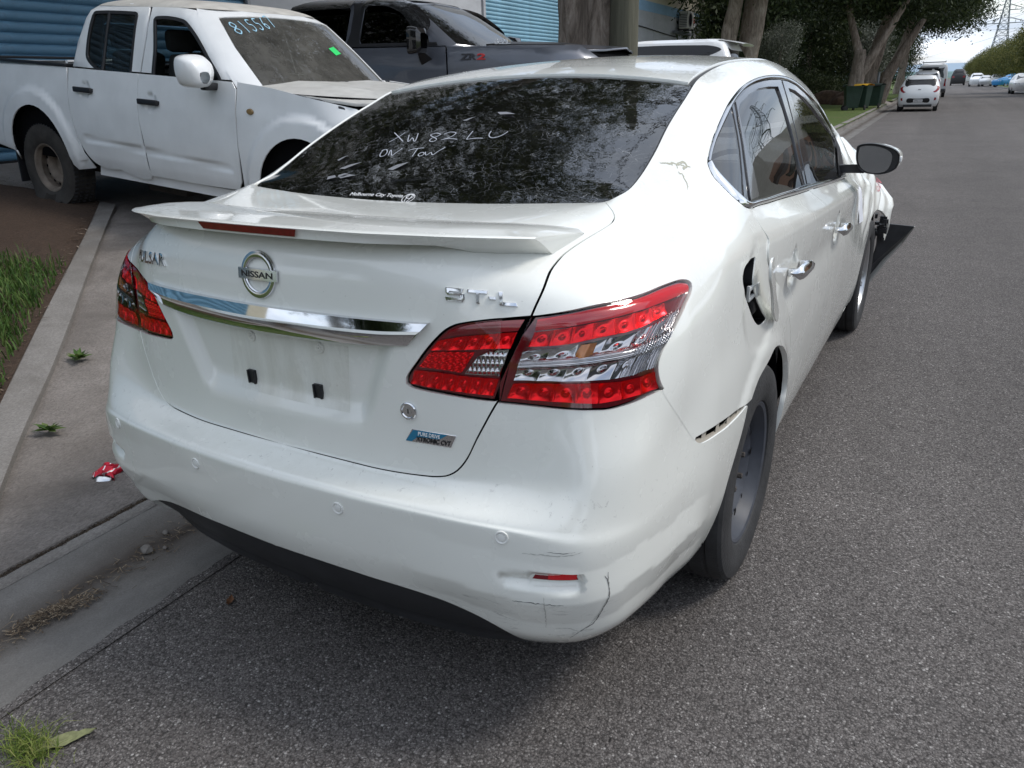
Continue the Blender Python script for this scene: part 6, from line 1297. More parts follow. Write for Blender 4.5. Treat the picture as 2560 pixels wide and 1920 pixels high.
def rrect(x0,x1,z0,z1,r=.03,n=4):
    out=[]
    for cx,cz,a in((x1-r,z0+r,-90),(x1-r,z1-r,0),(x0+r,z1-r,90),(x0+r,z0+r,180)):
        out+=[(cx+r*math.cos(R_(a+90*i/n)),cz+r*math.sin(R_(a+90*i/n))) for i in range(n+1)]
    return out
def inner(h,par,z0,z1,sh=.03,mt=None): return h.shell(12,True,sh,z0,z1).build('inner_shell',mt or SHELL,par,smooth=40)
# ------------------------------------------------------------------ white dual-cab ute with the flat tyre
UTE=thing('ute','dusty white dual-cab ute with open front window and flat rear tyre on the driveway','ute',(-5.9797,3.9311,.5059),(R_(-4.91),0,R_(-90.32)))
low=Hull([(.36,-1.15,3.85,.855,.12,.45),(.52,-1.17,3.95,.905,.12,.5),(.75,-1.18,4.0,.918,.12,.5),(.95,-1.18,3.98,.908,.12,.55),(1.06,-1.18,3.9,.888,.12,.6),(1.20,-1.18,3.75,.860,.12,.6)])
cab=Hull([(1.00,.45,2.95,.872,.10,.36),(1.12,.455,2.82,.855,.10,.36),(1.30,.475,2.61,.81,.12,.35),(1.50,.52,2.36,.752,.14,.34),(1.63,.57,2.18,.70,.16,.32),(1.69,.64,2.05,.645,.2,.32),(1.73,.78,1.88,.55,.25,.32),(1.745,.95,1.7,.40,.25,.3)])
flare=[(-.37,.60),(-.351,.83),(-.259,.957),(-.104,1.026),(.005,1.043),(.15,1.022),(.305,.954),(.40,.86),(.46,.72),(.52,.55),(.60,.42)]
fl_=np.array(crv(flare,.03))
def ubed(y,z):
    P=low.side(y,z); n=nrm_fn(low.side,y,z); r=np.hypot(P[...,1]+.0,(P[...,2]-.44)); d=.034*sstep((.595-r)/.07); return P+n*d[...,None]
def udoor(y,z):
    P=low.side(y,z); n=nrm_fn(low.side,y,z); g=np.exp(-((P[...,2]-(.650-.035*(P[...,1]-.7)))/.022)**4)*sstep((P[...,1]-.66)/.06)*sstep((2.50-P[...,1])/.06)
    d=-.010*g
    for c in((.765,1.036),(1.60,.998)): e=((P[...,1]-c[0])/.075)**2+((P[...,2]-c[1])/.075)**2; d=d-.012*sstep((1-e)/.5)
    return P+n*d[...,None]
def ufend(y,z):
    P=low.side(y,z); n=nrm_fn(low.side,y,z); r=np.hypot(P[...,1]-3.2,(P[...,2]-.44)); return P+n*(.030*sstep((.595-r)/.06))[...,None]
AR=arc(0.02,.44,.425,math.pi*1.10,-math.pi*.02)
bed=[(-1.10,.50),(-.40,.45)]+AR[1:]+[(.49,.375),(.70,.395),(.62,.52),(.565,.70),(.535,.90),(.52,1.12),(.515,1.20),(-1.12,1.20)]
mir2('bed_side',ubed,bed,WHITE,UTE,h=.035,g=.003)
rdl=[(.538,1.20),(.542,.90),(.565,.76),(.602,.616),(.683,.494),(.771,.432),(1.07,.425),(1.46,.42),(1.465,.63),(1.455,.85),(1.452,1.0),(1.45,1.10),(1.45,1.2)]
fdl=[(1.45,1.2),(1.452,1.0),(1.455,.85),(1.465,.63),(1.46,.42),(2.06,.42),(2.50,.43),(2.555,.5),(2.565,.77),(2.55,1.0),(2.545,1.15),(2.50,1.2)]
ud1,_=mir2('door',udoor,crv(rdl[:7],.03).tolist()+crv(rdl[6:],.03).tolist(),WHITE,UTE,h=.03,g=.004); ud2,_=mir2('door',udoor,fdl,WHITE,UTE,h=.03,g=.004)
ud1['label']='rear side door'; ud2['label']='front side door'
AF=arc(3.2,.44,.43,math.pi*1.06,math.pi*.04)
mir2('fender',ufend,[(2.565,.45)]+AF+[(3.92,.5),(3.9,.8),(3.8,1.0),(3.6,1.09),(3.2,1.145),(2.9,1.18),(2.556,1.20),(2.559,1.0),(2.570,.77)],WHITE,UTE,h=.035,g=.002)
mir2('sill',lambda y,z:low.side(y,z)-np.array([.02,0,0]),[(.70,.34),(2.72,.34),(2.70,.415),(.76,.42)],WHITE,UTE,h=.05)
# upper door frames with windows cut out
rwin=[(.762,1.60),(.79,1.632),(.955,1.638),(1.30,1.635),(1.338,1.610),(1.340,1.409),(1.336,1.185),(1.31,1.160),(1.142,1.166),(.935,1.178),(.885,1.195),(.755,1.265),(.735,1.30),(.738,1.442)]
fwin=[(1.535,1.585),(1.56,1.608),(1.732,1.610),(1.87,1.594),(1.965,1.550),(2.202,1.355),(2.405,1.125),(2.38,1.106),(2.031,1.122),(1.62,1.139),(1.590,1.165),(1.577,1.405)]
rw_,fw_=[ccw(np.array(crv(w+[w[0]],.025)[:-1])) for w in(rwin,fwin)]
mir2('door_upper',cab.side,[(.545,1.203),(1.447,1.203),(1.447,1.66),(1.43,1.685),(.80,1.69),(.70,1.66),(.655,1.58),(.60,1.40)],WHITE,UTE,h=.04,g=.003,holes=[rw_]); mir2('door_upper',cab.side,[(1.453,1.203),(2.50,1.203),(2.41,1.27),(2.25,1.45),(2.08,1.60),(1.93,1.665),(1.75,1.685),(1.453,1.685)],WHITE,UTE,h=.04,g=.003,holes=[fw_])
# dropped belt parts of the windows
for w,nm in((rw_,'window_rubber'),(fw_,'window_rubber')):
    for sg in(1,-1):
        d=panel_data(off(cab.side,.004),w,[inset(w,.022)],h=.03,g=0,depth=.02,holeg=0); d=d if sg==1 else mirrored(*d); make(nm,d,BLACK,UTE)
gl,_=mir2('rear_door_glass',cab.side,inset(rw_,.012).tolist(),CABG,UTE,h=.08,depth=0,o=-.006)
m=MB(); m.tube([tuple(off(cab.side,-.002)(np.array([y]),np.array([z]))[0]) for y,z in((.972,1.630),(.965,1.18))],.014,6); m.build('window_post',BLACK,UTE)
pan('passenger_glass',lambda y,z:cab.side(y,z)*np.array([-1,1,1]),inset(fw_,.012).tolist(),CABG,UTE,h=.1,depth=0,flip=True)
# roof, pillars, windscreen
cabtop=cab.shell(6,True,0,1.676,1.745); cabtop.build('roof',mat('dusty_roof',(.50,.48,.44),.6,var=.2,vscale=7),UTE,smooth=45)
wsp=[(-.70,1.145),(-.4,1.130),(0,1.124),(.4,1.130),(.70,1.145),(.655,1.42),(.575,1.618),(.3,1.640),(0,1.648),(-.3,1.640),(-.575,1.618),(-.655,1.42)]
WSP=ccw(np.array(crv(wsp[:5],.05).tolist()+wsp[5:6]+crv(wsp[6:11],.05).tolist()+wsp[11:]))
UWS=pan('windscreen',cab.front,WSP.tolist(),DUSTG,UTE,h=.06,depth=0,o=-.004,flip=True); UWS['label']='dusty windscreen with blue marker digits'
pan('windscreen_frame',cab.front,crv([(-.842,1.10),(-.4,1.085),(0,1.08),(.4,1.085),(.842,1.10)],.05).tolist()+crv([(.842,1.10),(.800,1.28),(.738,1.48),(.690,1.60),(.615,1.676)],.05).tolist()+[(.3,1.69),(0,1.692),(-.3,1.69)]+crv([(-.615,1.676),(-.690,1.60),(-.738,1.48),(-.800,1.28),(-.842,1.10)],.05).tolist(),WHITE,UTE,h=.05,depth=.02,holes=[WSP],hg=.004,flip=True)
pan('cab_back',cab.rear,[(-.80,1.12),(.80,1.12),(.72,1.5),(.62,1.676),(-.62,1.676),(-.72,1.5)],WHITE,UTE,h=.08,depth=.01,holes=[ccw(np.array(rrect(-.52,.52,1.22,1.56,.06)))])
pan('back_glass',cab.rear,rrect(-.51,.51,1.23,1.55,.06),CABG,UTE,h=.1,depth=0,o=-.004)
# A pillar and rear cab post on the sides
for sg in(1,-1):
    mm=(lambda d:d) if sg==1 else (lambda d:mirrored(*d))
    make('rear_pillar',mm(panel_data(cab.side,np.array([(.47,1.12),(.54,1.20),(.597,1.40),(.652,1.583),(.698,1.664),(.80,1.692),(1.2,1.692),(1.2,1.70),(.72,1.70),(.60,1.63),(.54,1.5),(.49,1.3)]),h=.03,g=0,depth=.01)),WHITE,UTE)
hoodP=lambda x,y: np.stack([np.asarray(x,float)+0*y,np.asarray(y,float)+0*x,1.205-.055*((y-2.6)/1.2)**2-.05*(np.abs(x)/.85)**3+.014*np.exp(-((np.abs(x)-.42)/.06)**2)],-1)
pan('bonnet',hoodP,[(-.80,2.60),(-.4,2.70),(0,2.73),(.4,2.70),(.80,2.60),(.83,3.2),(.80,3.6),(.5,3.85),(0,3.92),(-.5,3.85),(-.80,3.6),(-.83,3.2)],mat('dusty_bonnet',(.56,.55,.52),.45,coat=.2,var=.15,vscale=9),UTE,h=.06,depth=.02)
m=MB(); m.grid([[(x,y,1.150+.02*(y<2.6)) for x in np.linspace(-.74,.74,7)] for y in(2.40,2.6,2.76)]); m.build('cowl',BLACK,UTE)
for x0,x1 in((-.10,.42),(-.60,-.08)):
    wp=MB(); pts=[tuple(off(cab.front,-.012)(np.array([x]),np.array([z]))[0]) for x,z in((x1,1.150),(x0+.25,1.175),(x0,1.195))]; wp.tube(pts,[.012,.010,.006],5); wp.build('wiper',BLACK,UTE)
pan('nose',low.front,[(-.8,.45),(.8,.45),(.84,1.1),(-.84,1.1)],BLACK,UTE,h=.1,depth=.02,flip=True); pan('tailgate',low.rear,[(-.85,.52),(.85,.52),(.83,1.19),(-.83,1.19)],WHITE,UTE,h=.1,depth=.03)
# bed
m=MB()
for sg in(1,-1): m.box((sg*.845,-.30,1.212),(.055,1.62,.024))
m.box((0,.495,1.212),(1.66,.04,.024)); m.box((0,-1.15,1.212),(1.66,.05,.024)); m.build('bed_rail_cap',BLACK,UTE,bevel=.006)
m=MB(); m.box((0,-.32,.72),(1.62,1.6,.03)); m.box((.80,-.32,.95),(.02,1.6,.48)); m.box((-.80,-.32,.95),(.02,1.6,.48)); m.box((0,.47,.95),(1.6,.02,.48)); m.build('bed_liner',mat('faded_liner',(.20,.165,.165),.8,var=.3,vscale=4),UTE)
m=MB(); m.tube([(-.79,-.6,1.235),(.78,.40,1.235)],.014,6); m.build('load_bar',WCLEAN,UTE)
for sg in(1,-1):
    for (yc,zc) in((.765,1.036),(1.60,.998)):
        p=off(udoor,.028)(np.array([yc]),np.array([zc]))[0]; m=MB(); m.box((sg*(p[0]+.006),yc,zc),(.024,.235,.042)); m.box((sg*(p[0]-.012),yc-.095,zc),(.03,.04,.03)); m.box((sg*(p[0]-.012),yc+.095,zc),(.03,.04,.03)); m.build('door_handle',BLACK,UTE,bevel=.008)
    if sg<0: continue
    x=sg*1.0; m=MB(); A=[(-.10,.0),(-.12,.07),(-.09,.135),(.02,.150),(.11,.125),(.12,.05),(.09,-.03),(-.04,-.045)]
    A=crv(A+[A[0]],.02)[:-1]; rows=[]
    for k_,yy in((.35,2.42),(.80,2.40),(1.0,2.33),(1.0,2.26),(.93,2.245)): rows.append([(x+sg*p[0]*k_*1.0+sg*.02,yy,1.20+ (p[1])*k_*1.1) for p in A]+[(x+sg*A[0][0]*k_+sg*.02,yy,1.20+A[0][1]*k_*1.1)])
    m.grid(rows); m.build('door_mirror',WCLEAN,UTE,smooth=60); m=MB(); m.box((sg*.90,2.33,1.155),(.16,.06,.05)); m.build('mirror_arm',BLACK,UTE,bevel=.01)
    m=MB(); p=off(ufend,.002)(np.array([2.71]),np.array([1.01]))[0]; m.lathe([(0,.030),(.012,.026),(.014,.0001)],'x',18,c=(0,0,0)); m.V=[(sg*(p[0]+q[0]),2.71+q[1]*1.1,1.01+q[2]*.72) for q in m.V]; m.build('side_indicator',mat('dull_amber',(.26,.17,.07),.4),UTE,smooth=40)
    m=MB(); m.box((sg*.74,-.47,.36),(.30,.02,.42)); m.build('mud_flap',BLACK,UTE)
p=[(.432,.643),(.546,.646),(.655,.465),(.545,.45)]
make('guard_patch',panel_data(off(ubed,.0025),ccw(np.array(p)),h=.04,g=.004,depth=.003),WHITE,UTE)
inner(low,UTE,.42,1.15,.045); 
m=MB(); m.box((0,1.4,.36),(1.3,4.6,.10)); m.box((.35,.9,.30),(.10,3.5,.12)); m.box((.45,1.2,.27),(.22,.5,.12)); m.build('chassis',mat('rusty_chassis',(.045,.036,.030),.9,var=.4,vscale=8),UTE)
well(UTE,0.02,.44,.45,.90,.44); well(UTE,3.2,.45,.45,.90,.44)
RUSTR=mat('rusty_steel_rim',(.20,.165,.135),.7,.3,var=.5,vscale=9)
# flat rear wheel: rim nearly on the ground, tyre squashed
wo=bpy.data.objects.new('wheel',None); link(wo,UTE); wo.location=(.78,0.0,.325); wo['label']='rear wheel with deflated tyre'
R=.375; rw=.205; s=.115; prof=[(-s*.8,rw),(-s,rw+.03),(-s*1.02,R-.05),(-s*.85,R),(s*.85,R),(s*1.02,R-.05),(s,rw+.03),(s*.82,rw)]
m=MB(); m.lathe(prof,'x',64); V=[]
for x,y,z in m.V:
    f=-.315
    if z<f: over=f-z; z=f-.004; x+= (1 if x>0 else -1)*over*.55; y*=1+over*.9
    elif z<-.20: x+=(1 if x>0 else -1)*.045*((-.20-z)/.115)
    V.append((x,y,z))
m.V=V; m.build('tyre',mat('dusty_tyre',(.040,.036,.032),.85,var=.4,vscale=10,bump=.3,bscale=60),wo,smooth=35)
q=MB()
for k_ in range(60):
    a=2*math.pi*k_/60
    for x in(-.07,-.02,.03,.08):
        if math.sin(a)*R>-.30: q.box((x,R*math.cos(a),R*math.sin(a)),(.03,.016,.016),None)
q.build('tread_blocks',RUBBER,wo)['kind']='stuff'
m=MB(); m.lathe([(-s*.6,rw),(s*.55,rw-.03),(s*.85,rw-.008),(s*.90,rw+.006),(s*.80,rw+.012)],'x',56); m.lathe([(s*.02,rw-.032),(s*.18,rw-.045),(s*.24,rw-.075),(s*.05,.105),(-s*.25,.09),(-s*.25,.0001)],'x',56); m.build('rim',RUSTR,wo,smooth=35)
for k_ in range(12):
    a=2*math.pi*k_/12; q=MB(); q.lathe([(s*.235,.013),(s*.236,.0001)],'x',10,c=(0,.148*math.cos(a),.148*math.sin(a))); q.build('rim_hole',SHELL,wo)
cwheel(UTE,'wheel',-.78,0,.36,.205,.23,RUSTR,'steel'); cwheel(UTE,'wheel',.78,3.2,.36,.205,.23,RUSTR,'steel'); cwheel(UTE,'wheel',-.78,3.2,.36,.205,.23,RUSTR,'steel')
# cab inside
for x in(-.36,.36):
    for yb,nm in((1.45,'front_seat'),(.72,'rear_seat')):
        m=MB(); m.box((x,yb,1.02),(.46,.14,.66),Matrix.Translation((x,yb,1.02))@Matrix.Rotation(R_(-14),4,'X')@Matrix.Translation((-x,-yb,-1.02))); m.build(nm,mat('seat_grey',(.05,.055,.055),.9),UTE,bevel=.05)
        m=MB(); m.box((x,yb-.10,1.44),(.26,.09,.17)); m.build('headrest',mat('seat_grey',(.05,.055,.055),.9),UTE,bevel=.04)
m=MB(); m.lathe([(.014*math.cos(a),.19+.014*math.sin(a)) for a in np.linspace(0,2*math.pi,9)[:-1]],'y',30,close=True); m.build('steering_wheel',BLACK,UTE,smooth=60,loc=(.36,2.02,1.13),rot=(R_(-28),0,0))
m=MB(); m.box((0,2.38,1.06),(1.4,.4,.14)); m.build('dashboard',mat('dusty_dash',(.06,.06,.055),.9),UTE,bevel=.04)
# digits and green sticker on the windscreen
BM=mat('blue_marker',(.30,.52,.66),.7)
def glyphs(name,par,fn,p0,dx,w,hgt,seq,mt,wid,lift=.004):
    G_={'8':[(.5,.5),(.15,.75),(.5,1),(.85,.75),(.5,.5),(.1,.22),(.5,0),(.9,.25),(.5,.5)],'1':[(.4,1),(.55,.5),(.6,0)],'5':[(.85,1),(.3,.95),(.25,.6),(.7,.55),(.75,.2),(.4,0),(.1,.12)],'6':[(.75,1),(.3,.6),(.15,.25),(.45,0),(.75,.2),(.55,.42),(.2,.3)],'7':[(.1,.9),(.85,1),(.6,.5),(.45,0)],'9':[(.8,.8),(.5,1),(.2,.8),(.5,.6),(.8,.8),(.75,.4),(.6,0)]}
    m=MB()
    for i,ch in enumerate(seq):
        c=[(p0[0]+dx[0]*i+g[0]*w*(1 if dx[0]>0 else -1),p0[1]+dx[1]*i+g[1]*hgt) for g in G_[ch]]; q=ribbon('g',fn,c,wid,lift,mt,par,.008,0,1,False); m.add(q.V,q.F)
    return m.build(name,mt,par)
glyphs('marker_digits',UWS,cab.front,(.565,1.515),(-.072,.012),.055,.075,'815567',BM,.007,-.0015)
pan('green_sticker',cab.front,[(-.33,1.405),(-.245,1.390),(-.225,1.440),(-.31,1.455)],mat('green_sticker',(.02,.62,.14),.6),UWS,h=.05,depth=0,o=.001,flip=True)
# ------------------------------------------------------------------ big grey pickup behind
PK=thing('pickup','large blue-grey metallic pickup with black mirrors and tinted windows behind the white ute','pickup',(-6.762,7.128,.565),(R_(-1.71),0,R_(-85.58)))
plow=Hull([(.42,-1.2,4.55,.95,.12,.5),(.60,-1.22,4.65,1.005,.12,.5),(.90,-1.22,4.68,1.03,.12,.5),(1.10,-1.22,4.66,1.025,.12,.55),(1.25,-1.22,4.6,.995,.12,.6),(1.36,-1.22,4.4,.955,.12,.65)])
pcab=Hull([(1.20,.30,3.30,.985,.10,.34),(1.34,.31,3.12,.955,.10,.34),(1.50,.34,2.90,.905,.12,.34),(1.70,.40,2.58,.825,.14,.33),(1.82,.48,2.36,.755,.18,.32),(1.88,.60,2.16,.66,.25,.32),(1.915,.80,1.9,.50,.3,.3)])
mir2('bed_side',plow.side,[(-1.15,.6),(-.50,.6)]+arc(0,.5,.50,math.pi*.95,.05*math.pi)+[(.52,.6),(.35,.6),(.33,1.35),(-1.18,1.35)],GREYM,PK,h=.07,g=.004)
pd1,_=mir2('door',plow.side,[(.36,.55),(1.60,.55),(1.605,1.355),(.35,1.355)],GREYM,PK,h=.06,g=.004); pd2,_=mir2('door',plow.side,[(1.61,.55),(2.72,.55),(2.87,.85),(2.885,1.10),(2.84,1.355),(1.615,1.355)],GREYM,PK,h=.06,g=.004)
mir2('fender',plow.side,[(2.74,.55),(3.22,.6)]+arc(3.75,.5,.52,math.pi*.94,.06*math.pi)+[(4.30,.6),(4.6,.7),(4.55,1.2),(4.3,1.355),(2.855,1.355),(2.90,1.10),(2.885,.85)],GREYM,PK,h=.07,g=.003)
prw=[(.60,1.40),(1.46,1.40),(1.50,1.44),(1.50,1.76),(1.46,1.80),(.82,1.80),(.68,1.74),(.58,1.5)]; pfw=[(1.72,1.40),(2.62,1.40),(2.60,1.46),(2.35,1.66),(2.15,1.77),(1.98,1.81),(1.74,1.81),(1.70,1.76),(1.69,1.45)]
prw_,pfw_=[ccw(np.array(w)) for w in(prw,pfw)]
mir2('door_upper',pcab.side,[(.36,1.36),(1.605,1.36),(1.605,1.86),(.75,1.86),(.55,1.80),(.42,1.55)],GREYM,PK,h=.07,g=.004,holes=[prw_]); mir2('door_upper',pcab.side,[(1.612,1.36),(2.84,1.36),(2.64,1.52),(2.38,1.70),(2.18,1.82),(2.00,1.86),(1.612,1.86)],GREYM,PK,h=.07,g=.004,holes=[pfw_])
mir2('window_post',off(pcab.side,.003),[(1.515,1.385),(1.70,1.385),(1.70,1.83),(1.515,1.83)],BLACK,PK,h=.1,depth=.004)
for w in(prw_,pfw_): mir2('side_glass',pcab.side,inset(w,-.01).tolist(),DTINT,PK,h=.1,depth=0,o=-.008)
mir2('belt_trim',off(pcab.side,.004),[(.56,1.365),(2.74,1.365),(2.72,1.398),(.56,1.398)],BLACK,PK,h=.1,depth=.004)
# rain deflectors over the windows
def defl(y,z): P=pcab.side(y,z); n=nrm_fn(pcab.side,y,z); return P+n*(.012+.05*np.clip((1.86-P[...,2])/.12,0,1))[...,None]
mir2('rain_deflector',defl,[(.66,1.735),(1.52,1.755),(1.52,1.855),(.80,1.855),(.66,1.80)],GLOSSB,PK,h=.05,depth=.004); mir2('rain_deflector',defl,crv([(1.69,1.755),(1.95,1.765),(2.2,1.70),(2.55,1.47),(2.62,1.50),(2.38,1.72),(2.15,1.83),(1.95,1.858),(1.69,1.858)],.05).tolist(),GLOSSB,PK,h=.05,depth=.004)
pcab.shell(5,True,0,1.855,1.915).build('roof',GREYM,PK,smooth=45)
pws=[(-.84,1.38),(-.4,1.36),(0,1.355),(.4,1.36),(.84,1.38),(.77,1.60),(.66,1.80),(.3,1.83),(0,1.835),(-.3,1.83),(-.66,1.80),(-.77,1.60)]; PWS=ccw(np.array(pws))
pan('windscreen',pcab.front,pws,glass_mat('pickup_windscreen',(.30,.34,.33),.02,1.5),PK,h=.08,depth=0,o=-.005,flip=True)
pan('windscreen_frame',pcab.front,[(-.94,1.34),(0,1.31),(.94,1.34),(.885,1.5),(.81,1.7),(.70,1.85),(0,1.87),(-.70,1.85),(-.81,1.7),(-.885,1.5)],GREYM,PK,h=.07,depth=.02,holes=[PWS],flip=True)
pan('cab_back',pcab.rear,[(-.9,1.34),(.9,1.34),(.8,1.7),(.7,1.855),(-.7,1.855),(-.8,1.7)],GREYM,PK,h=.1,depth=.01)
phd=lambda x,y: np.stack([np.asarray(x,float)+0*y,np.asarray(y,float)+0*x,1.375-.05*((y-3.0)/1.4)**2-.05*(np.abs(x)/.95)**3+.035*np.exp(-(np.abs(x)/.42)**6)*np.clip((y-2.9)/.3,0,1)],-1)
pan('bonnet',phd,[(-.90,2.88),(0,3.02),(.90,2.88),(.93,3.6),(.88,4.2),(.5,4.5),(0,4.58),(-.5,4.5),(-.88,4.2),(-.93,3.6)],GREYM,PK,h=.08,depth=.02)
pan('bonnet_scoop',off(phd,.012),[(-.40,3.05),(.40,3.05),(.44,3.25),(.40,4.0),(-.40,4.0),(-.44,3.25)],BLACK,PK,h=.08,depth=.012)
M=Matrix.Identity(4)
V,F=fit_text('6.2L',.20,.055,.006,bold=.03); V=[(.452+.004+v[2],3.18+v[0],1.385-.0+v[1]) for v in V]; obj('engine_lettering',mesh_from('engine_lettering',V,F,mat('white_print',(.85,.85,.85),.4),smooth=False),PK)
for s_,y0,w_,mt in (('ZR',3.05,.19,mat('dark_badge',(.05,.05,.055),.3,.5)),('2',3.25,.10,mat('badge_red',(.55,.04,.04),.4))):
    V,F=fit_text(s_,w_,.062,.008,bold=.03); P=plow.side(y0+V[:,0],1.215+V[:,1])+np.stack([V[:,2]+.002,0*V[:,0],0*V[:,0]],1); obj('fender_lettering',mesh_from('fender_lettering',P,F,mt,smooth=False),PK)
for sg in(1,-1):
    x=1.20; rows=[]; A=rrect(-.12,.12,-.13,.14,.04,3)
    for k_,yy in((.55,2.72),(.9,2.69),(1,2.62),(1,2.58),(.9,2.575)): rows.append([(sg*(x+a*k_),yy,1.40+b*k_) for a,b in A]+[(sg*(x+A[0][0]*k_),yy,1.40+A[0][1]*k_)])
    m=MB(); m.grid(rows); m.build('door_mirror',GLOSSB,PK,smooth=40); m=MB(); m.add([(sg*(x+a*.85),2.572,1.40+b*.85) for a,b in A],[tuple(range(len(A)))]); m.build('mirror_glass',mat('dim_mirror',(.12,.13,.15),.08,.8),PK)
    m=MB(); m.add([(sg*.99,2.52,1.22),(sg*.99,2.70,1.22),(sg*1.12,2.66,1.30),(sg*1.12,2.58,1.30),(sg*.99,2.56,1.14)],[(0,1,2,3),(0,4,1),(0,3,4),(4,2,1),(3,2,4)]); m.build('mirror_arm',BLACK,PK)
m=MB(); m.tube([(0,1.0,1.92),(0,.85,1.99),(0,.80,1.93)],[.03,.015,.03],5); m.build('roof_fin',BLACK,PK)
inner(plow,PK,.5,1.3,.06); m=MB(); m.box((0,1.5,1.05),(1.7,2.2,.3)); m.build('cabin_floor',SHELL,PK)
for x in(-.42,.42): m=MB(); m.box((x,1.55,1.4),(.5,.16,.75)); m.build('front_seat',SEAT,PK,bevel=.06)
well(PK,0,.5,.5,1.0,.5); well(PK,3.75,.52,.5,1.0,.5)
for x in(.88,-.88):
    for y in(0,3.75): cwheel(PK,'wheel',x,y,.41,.24,.27,ALLOY)
# ------------------------------------------------------------------ generic closed-body vehicles further off
def body(root,h,zs,paint,wells=(),z0=None):
    o=h.shell(zs,True,0,z0,None).build('body',paint,root,smooth=40)
    for y,R,w in wells:
        for sg in(1,-1):
            q=MB(); A=np.linspace(-.1,math.pi+.1,18); q.add([(sg*(w+.004),y+R*math.cos(a),R*.93+R*math.sin(a)) for a in A]+[(sg*(w-.3),y+R*math.cos(a),R*.93+R*math.sin(a)) for a in A],[tuple(range(18))]+[(i,i+1,19+i,18+i) for i in range(17)]); q.build('wheel_arch',SHELL,root)
    return o
SUV=thing('suv','white four-wheel-drive wagon with dark side glass parked nose-in behind the tree trunk and pole','suv',(-4.534,17.202,.368),(R_(1.2),0,R_(91.92)))
sh_=Hull([(.45,-1.15,3.75,.93,.15,.5),(.7,-1.22,3.85,.985,.15,.5),(1.0,-1.24,3.85,.99,.15,.5),(1.15,-1.22,3.75,.965,.16,.5),(1.24,-1.20,2.9,.94,.16,.5),(1.5,-1.13,2.45,.86,.18,.5),(1.72,-1.02,2.1,.755,.2,.45),(1.85,-.95,1.85,.68,.24,.45),(1.90,-.90,1.6,.60,.3,.4),(1.93,-.7,1.2,.42,.3,.4)])
body(SUV,sh_,22,WCLEAN)
mir2('side_glass',off(sh_.side,.004),crv([(-.62,1.60),(-.78,1.66),(-.84,1.70),(-.72,1.76),(-.45,1.795),(.4,1.81),(1.2,1.80),(1.75,1.72),(2.2,1.45),(2.35,1.34),(1.2,1.31),(.2,1.33),(-.35,1.38),(-.58,1.52)],.05).tolist(),DTINT,SUV,h=.08,depth=.006)
pan('rear_glass',off(sh_.rear,.004),[(-.74,1.30),(.74,1.30),(.70,1.55),(.62,1.74),(-.62,1.74),(-.70,1.55)],DTINT,SUV,h=.08,depth=.004,flip=False)
m=MB(); m.grid([[(x,y,z-.03*(abs(x)/.62)**3) for x in np.linspace(-.58,.58,9)] for y,z in((-.70,1.925),(-.95,1.89),(-1.18,1.845),(-1.24,1.83),(-1.22,1.81),(-1.0,1.82))]); m.build('roof_spoiler',WCLEAN,SUV,smooth=50)
m=MB(); m.box((0,1.2,.7),(1.6,4.0,.9)); m.build('cabin_core',SHELL,SUV)
for x in(.82,-.82):
    for y in(0,2.9): cwheel(SUV,'wheel',x,y,.40,.23,.27,ALLOY)
HB=thing('hatchback','small white hatchback with red lamps and black bumper insert parked at the far kerb','car',rd(-.98+.575+YAW*37.9+.02,37.9,0),(0,0,YAW))
hh=Hull([(.20,.16,3.4,.72,.2,.4),(.32,.06,3.52,.775,.22,.4),(.55,.0,3.58,.80,.25,.4),(.72,.02,3.58,.797,.25,.4),(.90,.10,3.5,.785,.26,.4),(1.0,.16,3.1,.765,.28,.5),(1.2,.30,2.6,.69,.28,.5),(1.36,.40,2.25,.60,.28,.5),(1.44,.46,2.05,.545,.28,.45),(1.475,.55,1.8,.47,.3,.4),(1.485,.75,1.5,.33,.3,.3)])
body(HB,hh,30,WCLEAN,[(.62,.33,.80),(3.0,.33,.79)])
pan('rear_glass',off(hh.rear,.004),rrect(-.56,.56,1.045,1.30,.08),glass_mat('hatch_glass',(.3,.32,.36),.06,1.5),HB,h=.05,depth=.003); pan('rear_screen_rim',off(hh.rear,.002),rrect(-.60,.60,1.02,1.335,.10),BLACK,HB,h=.05,depth=.003)
for sg in(1,-1):
    mm=[(sg*x,z) for x,z in((.52,.80),(.60,.84),(.655,.92),(.66,1.00),(.60,1.03),(.70,1.02),(.755,.97),(.745,.88),(.68,.80),(.60,.765))]; pan('tail_light',off(hh.rear,.008),mm,RED,HB,h=.03,depth=.004)
    pan('reflector',off(hh.rear,.006),[(sg*x,z) for x,z in((.60,.45),(.67,.46),(.69,.55),(.62,.57))],RED,HB,h=.03,depth=.003)
pan('bumper_insert',off(hh.rear,.005),rrect(-.45,.45,.36,.55,.09),BLACK,HB,h=.04,depth=.003); pan('number_plate',off(hh.rear,.014),rrect(-.18,.18,.40,.50,.01,1),mat('plate_white',(.75,.75,.76),.4),HB,h=.05,depth=.003)
V,F=fit_text('AWZ 173',.28,.055,.002,bold=.01); y0=float(hh.rear(np.array([0.]),np.array([.45]))[0,1]); obj('plate_lettering',mesh_from('plate_lettering',[(v[0]-.14,y0-.0165-v[2],.422+v[1]) for v in V],F,BLACK,smooth=False),HB)
pan('rear_badge',off(hh.rear,.005),rrect(-.06,.06,.875,.91,.017),mat('badge_grey',(.2,.2,.2),.4),HB,h=.03,depth=.002); m=MB(); m.box((0,.10,.24),(1.1,.1,.10)); m.build('lower_valance',BLACK,HB)
mir2('side_glass',off(hh.side,.004),[(.62,1.05),(2.62,1.03),(2.2,1.36),(.75,1.36)],DTINT,HB,h=.08,depth=.003)
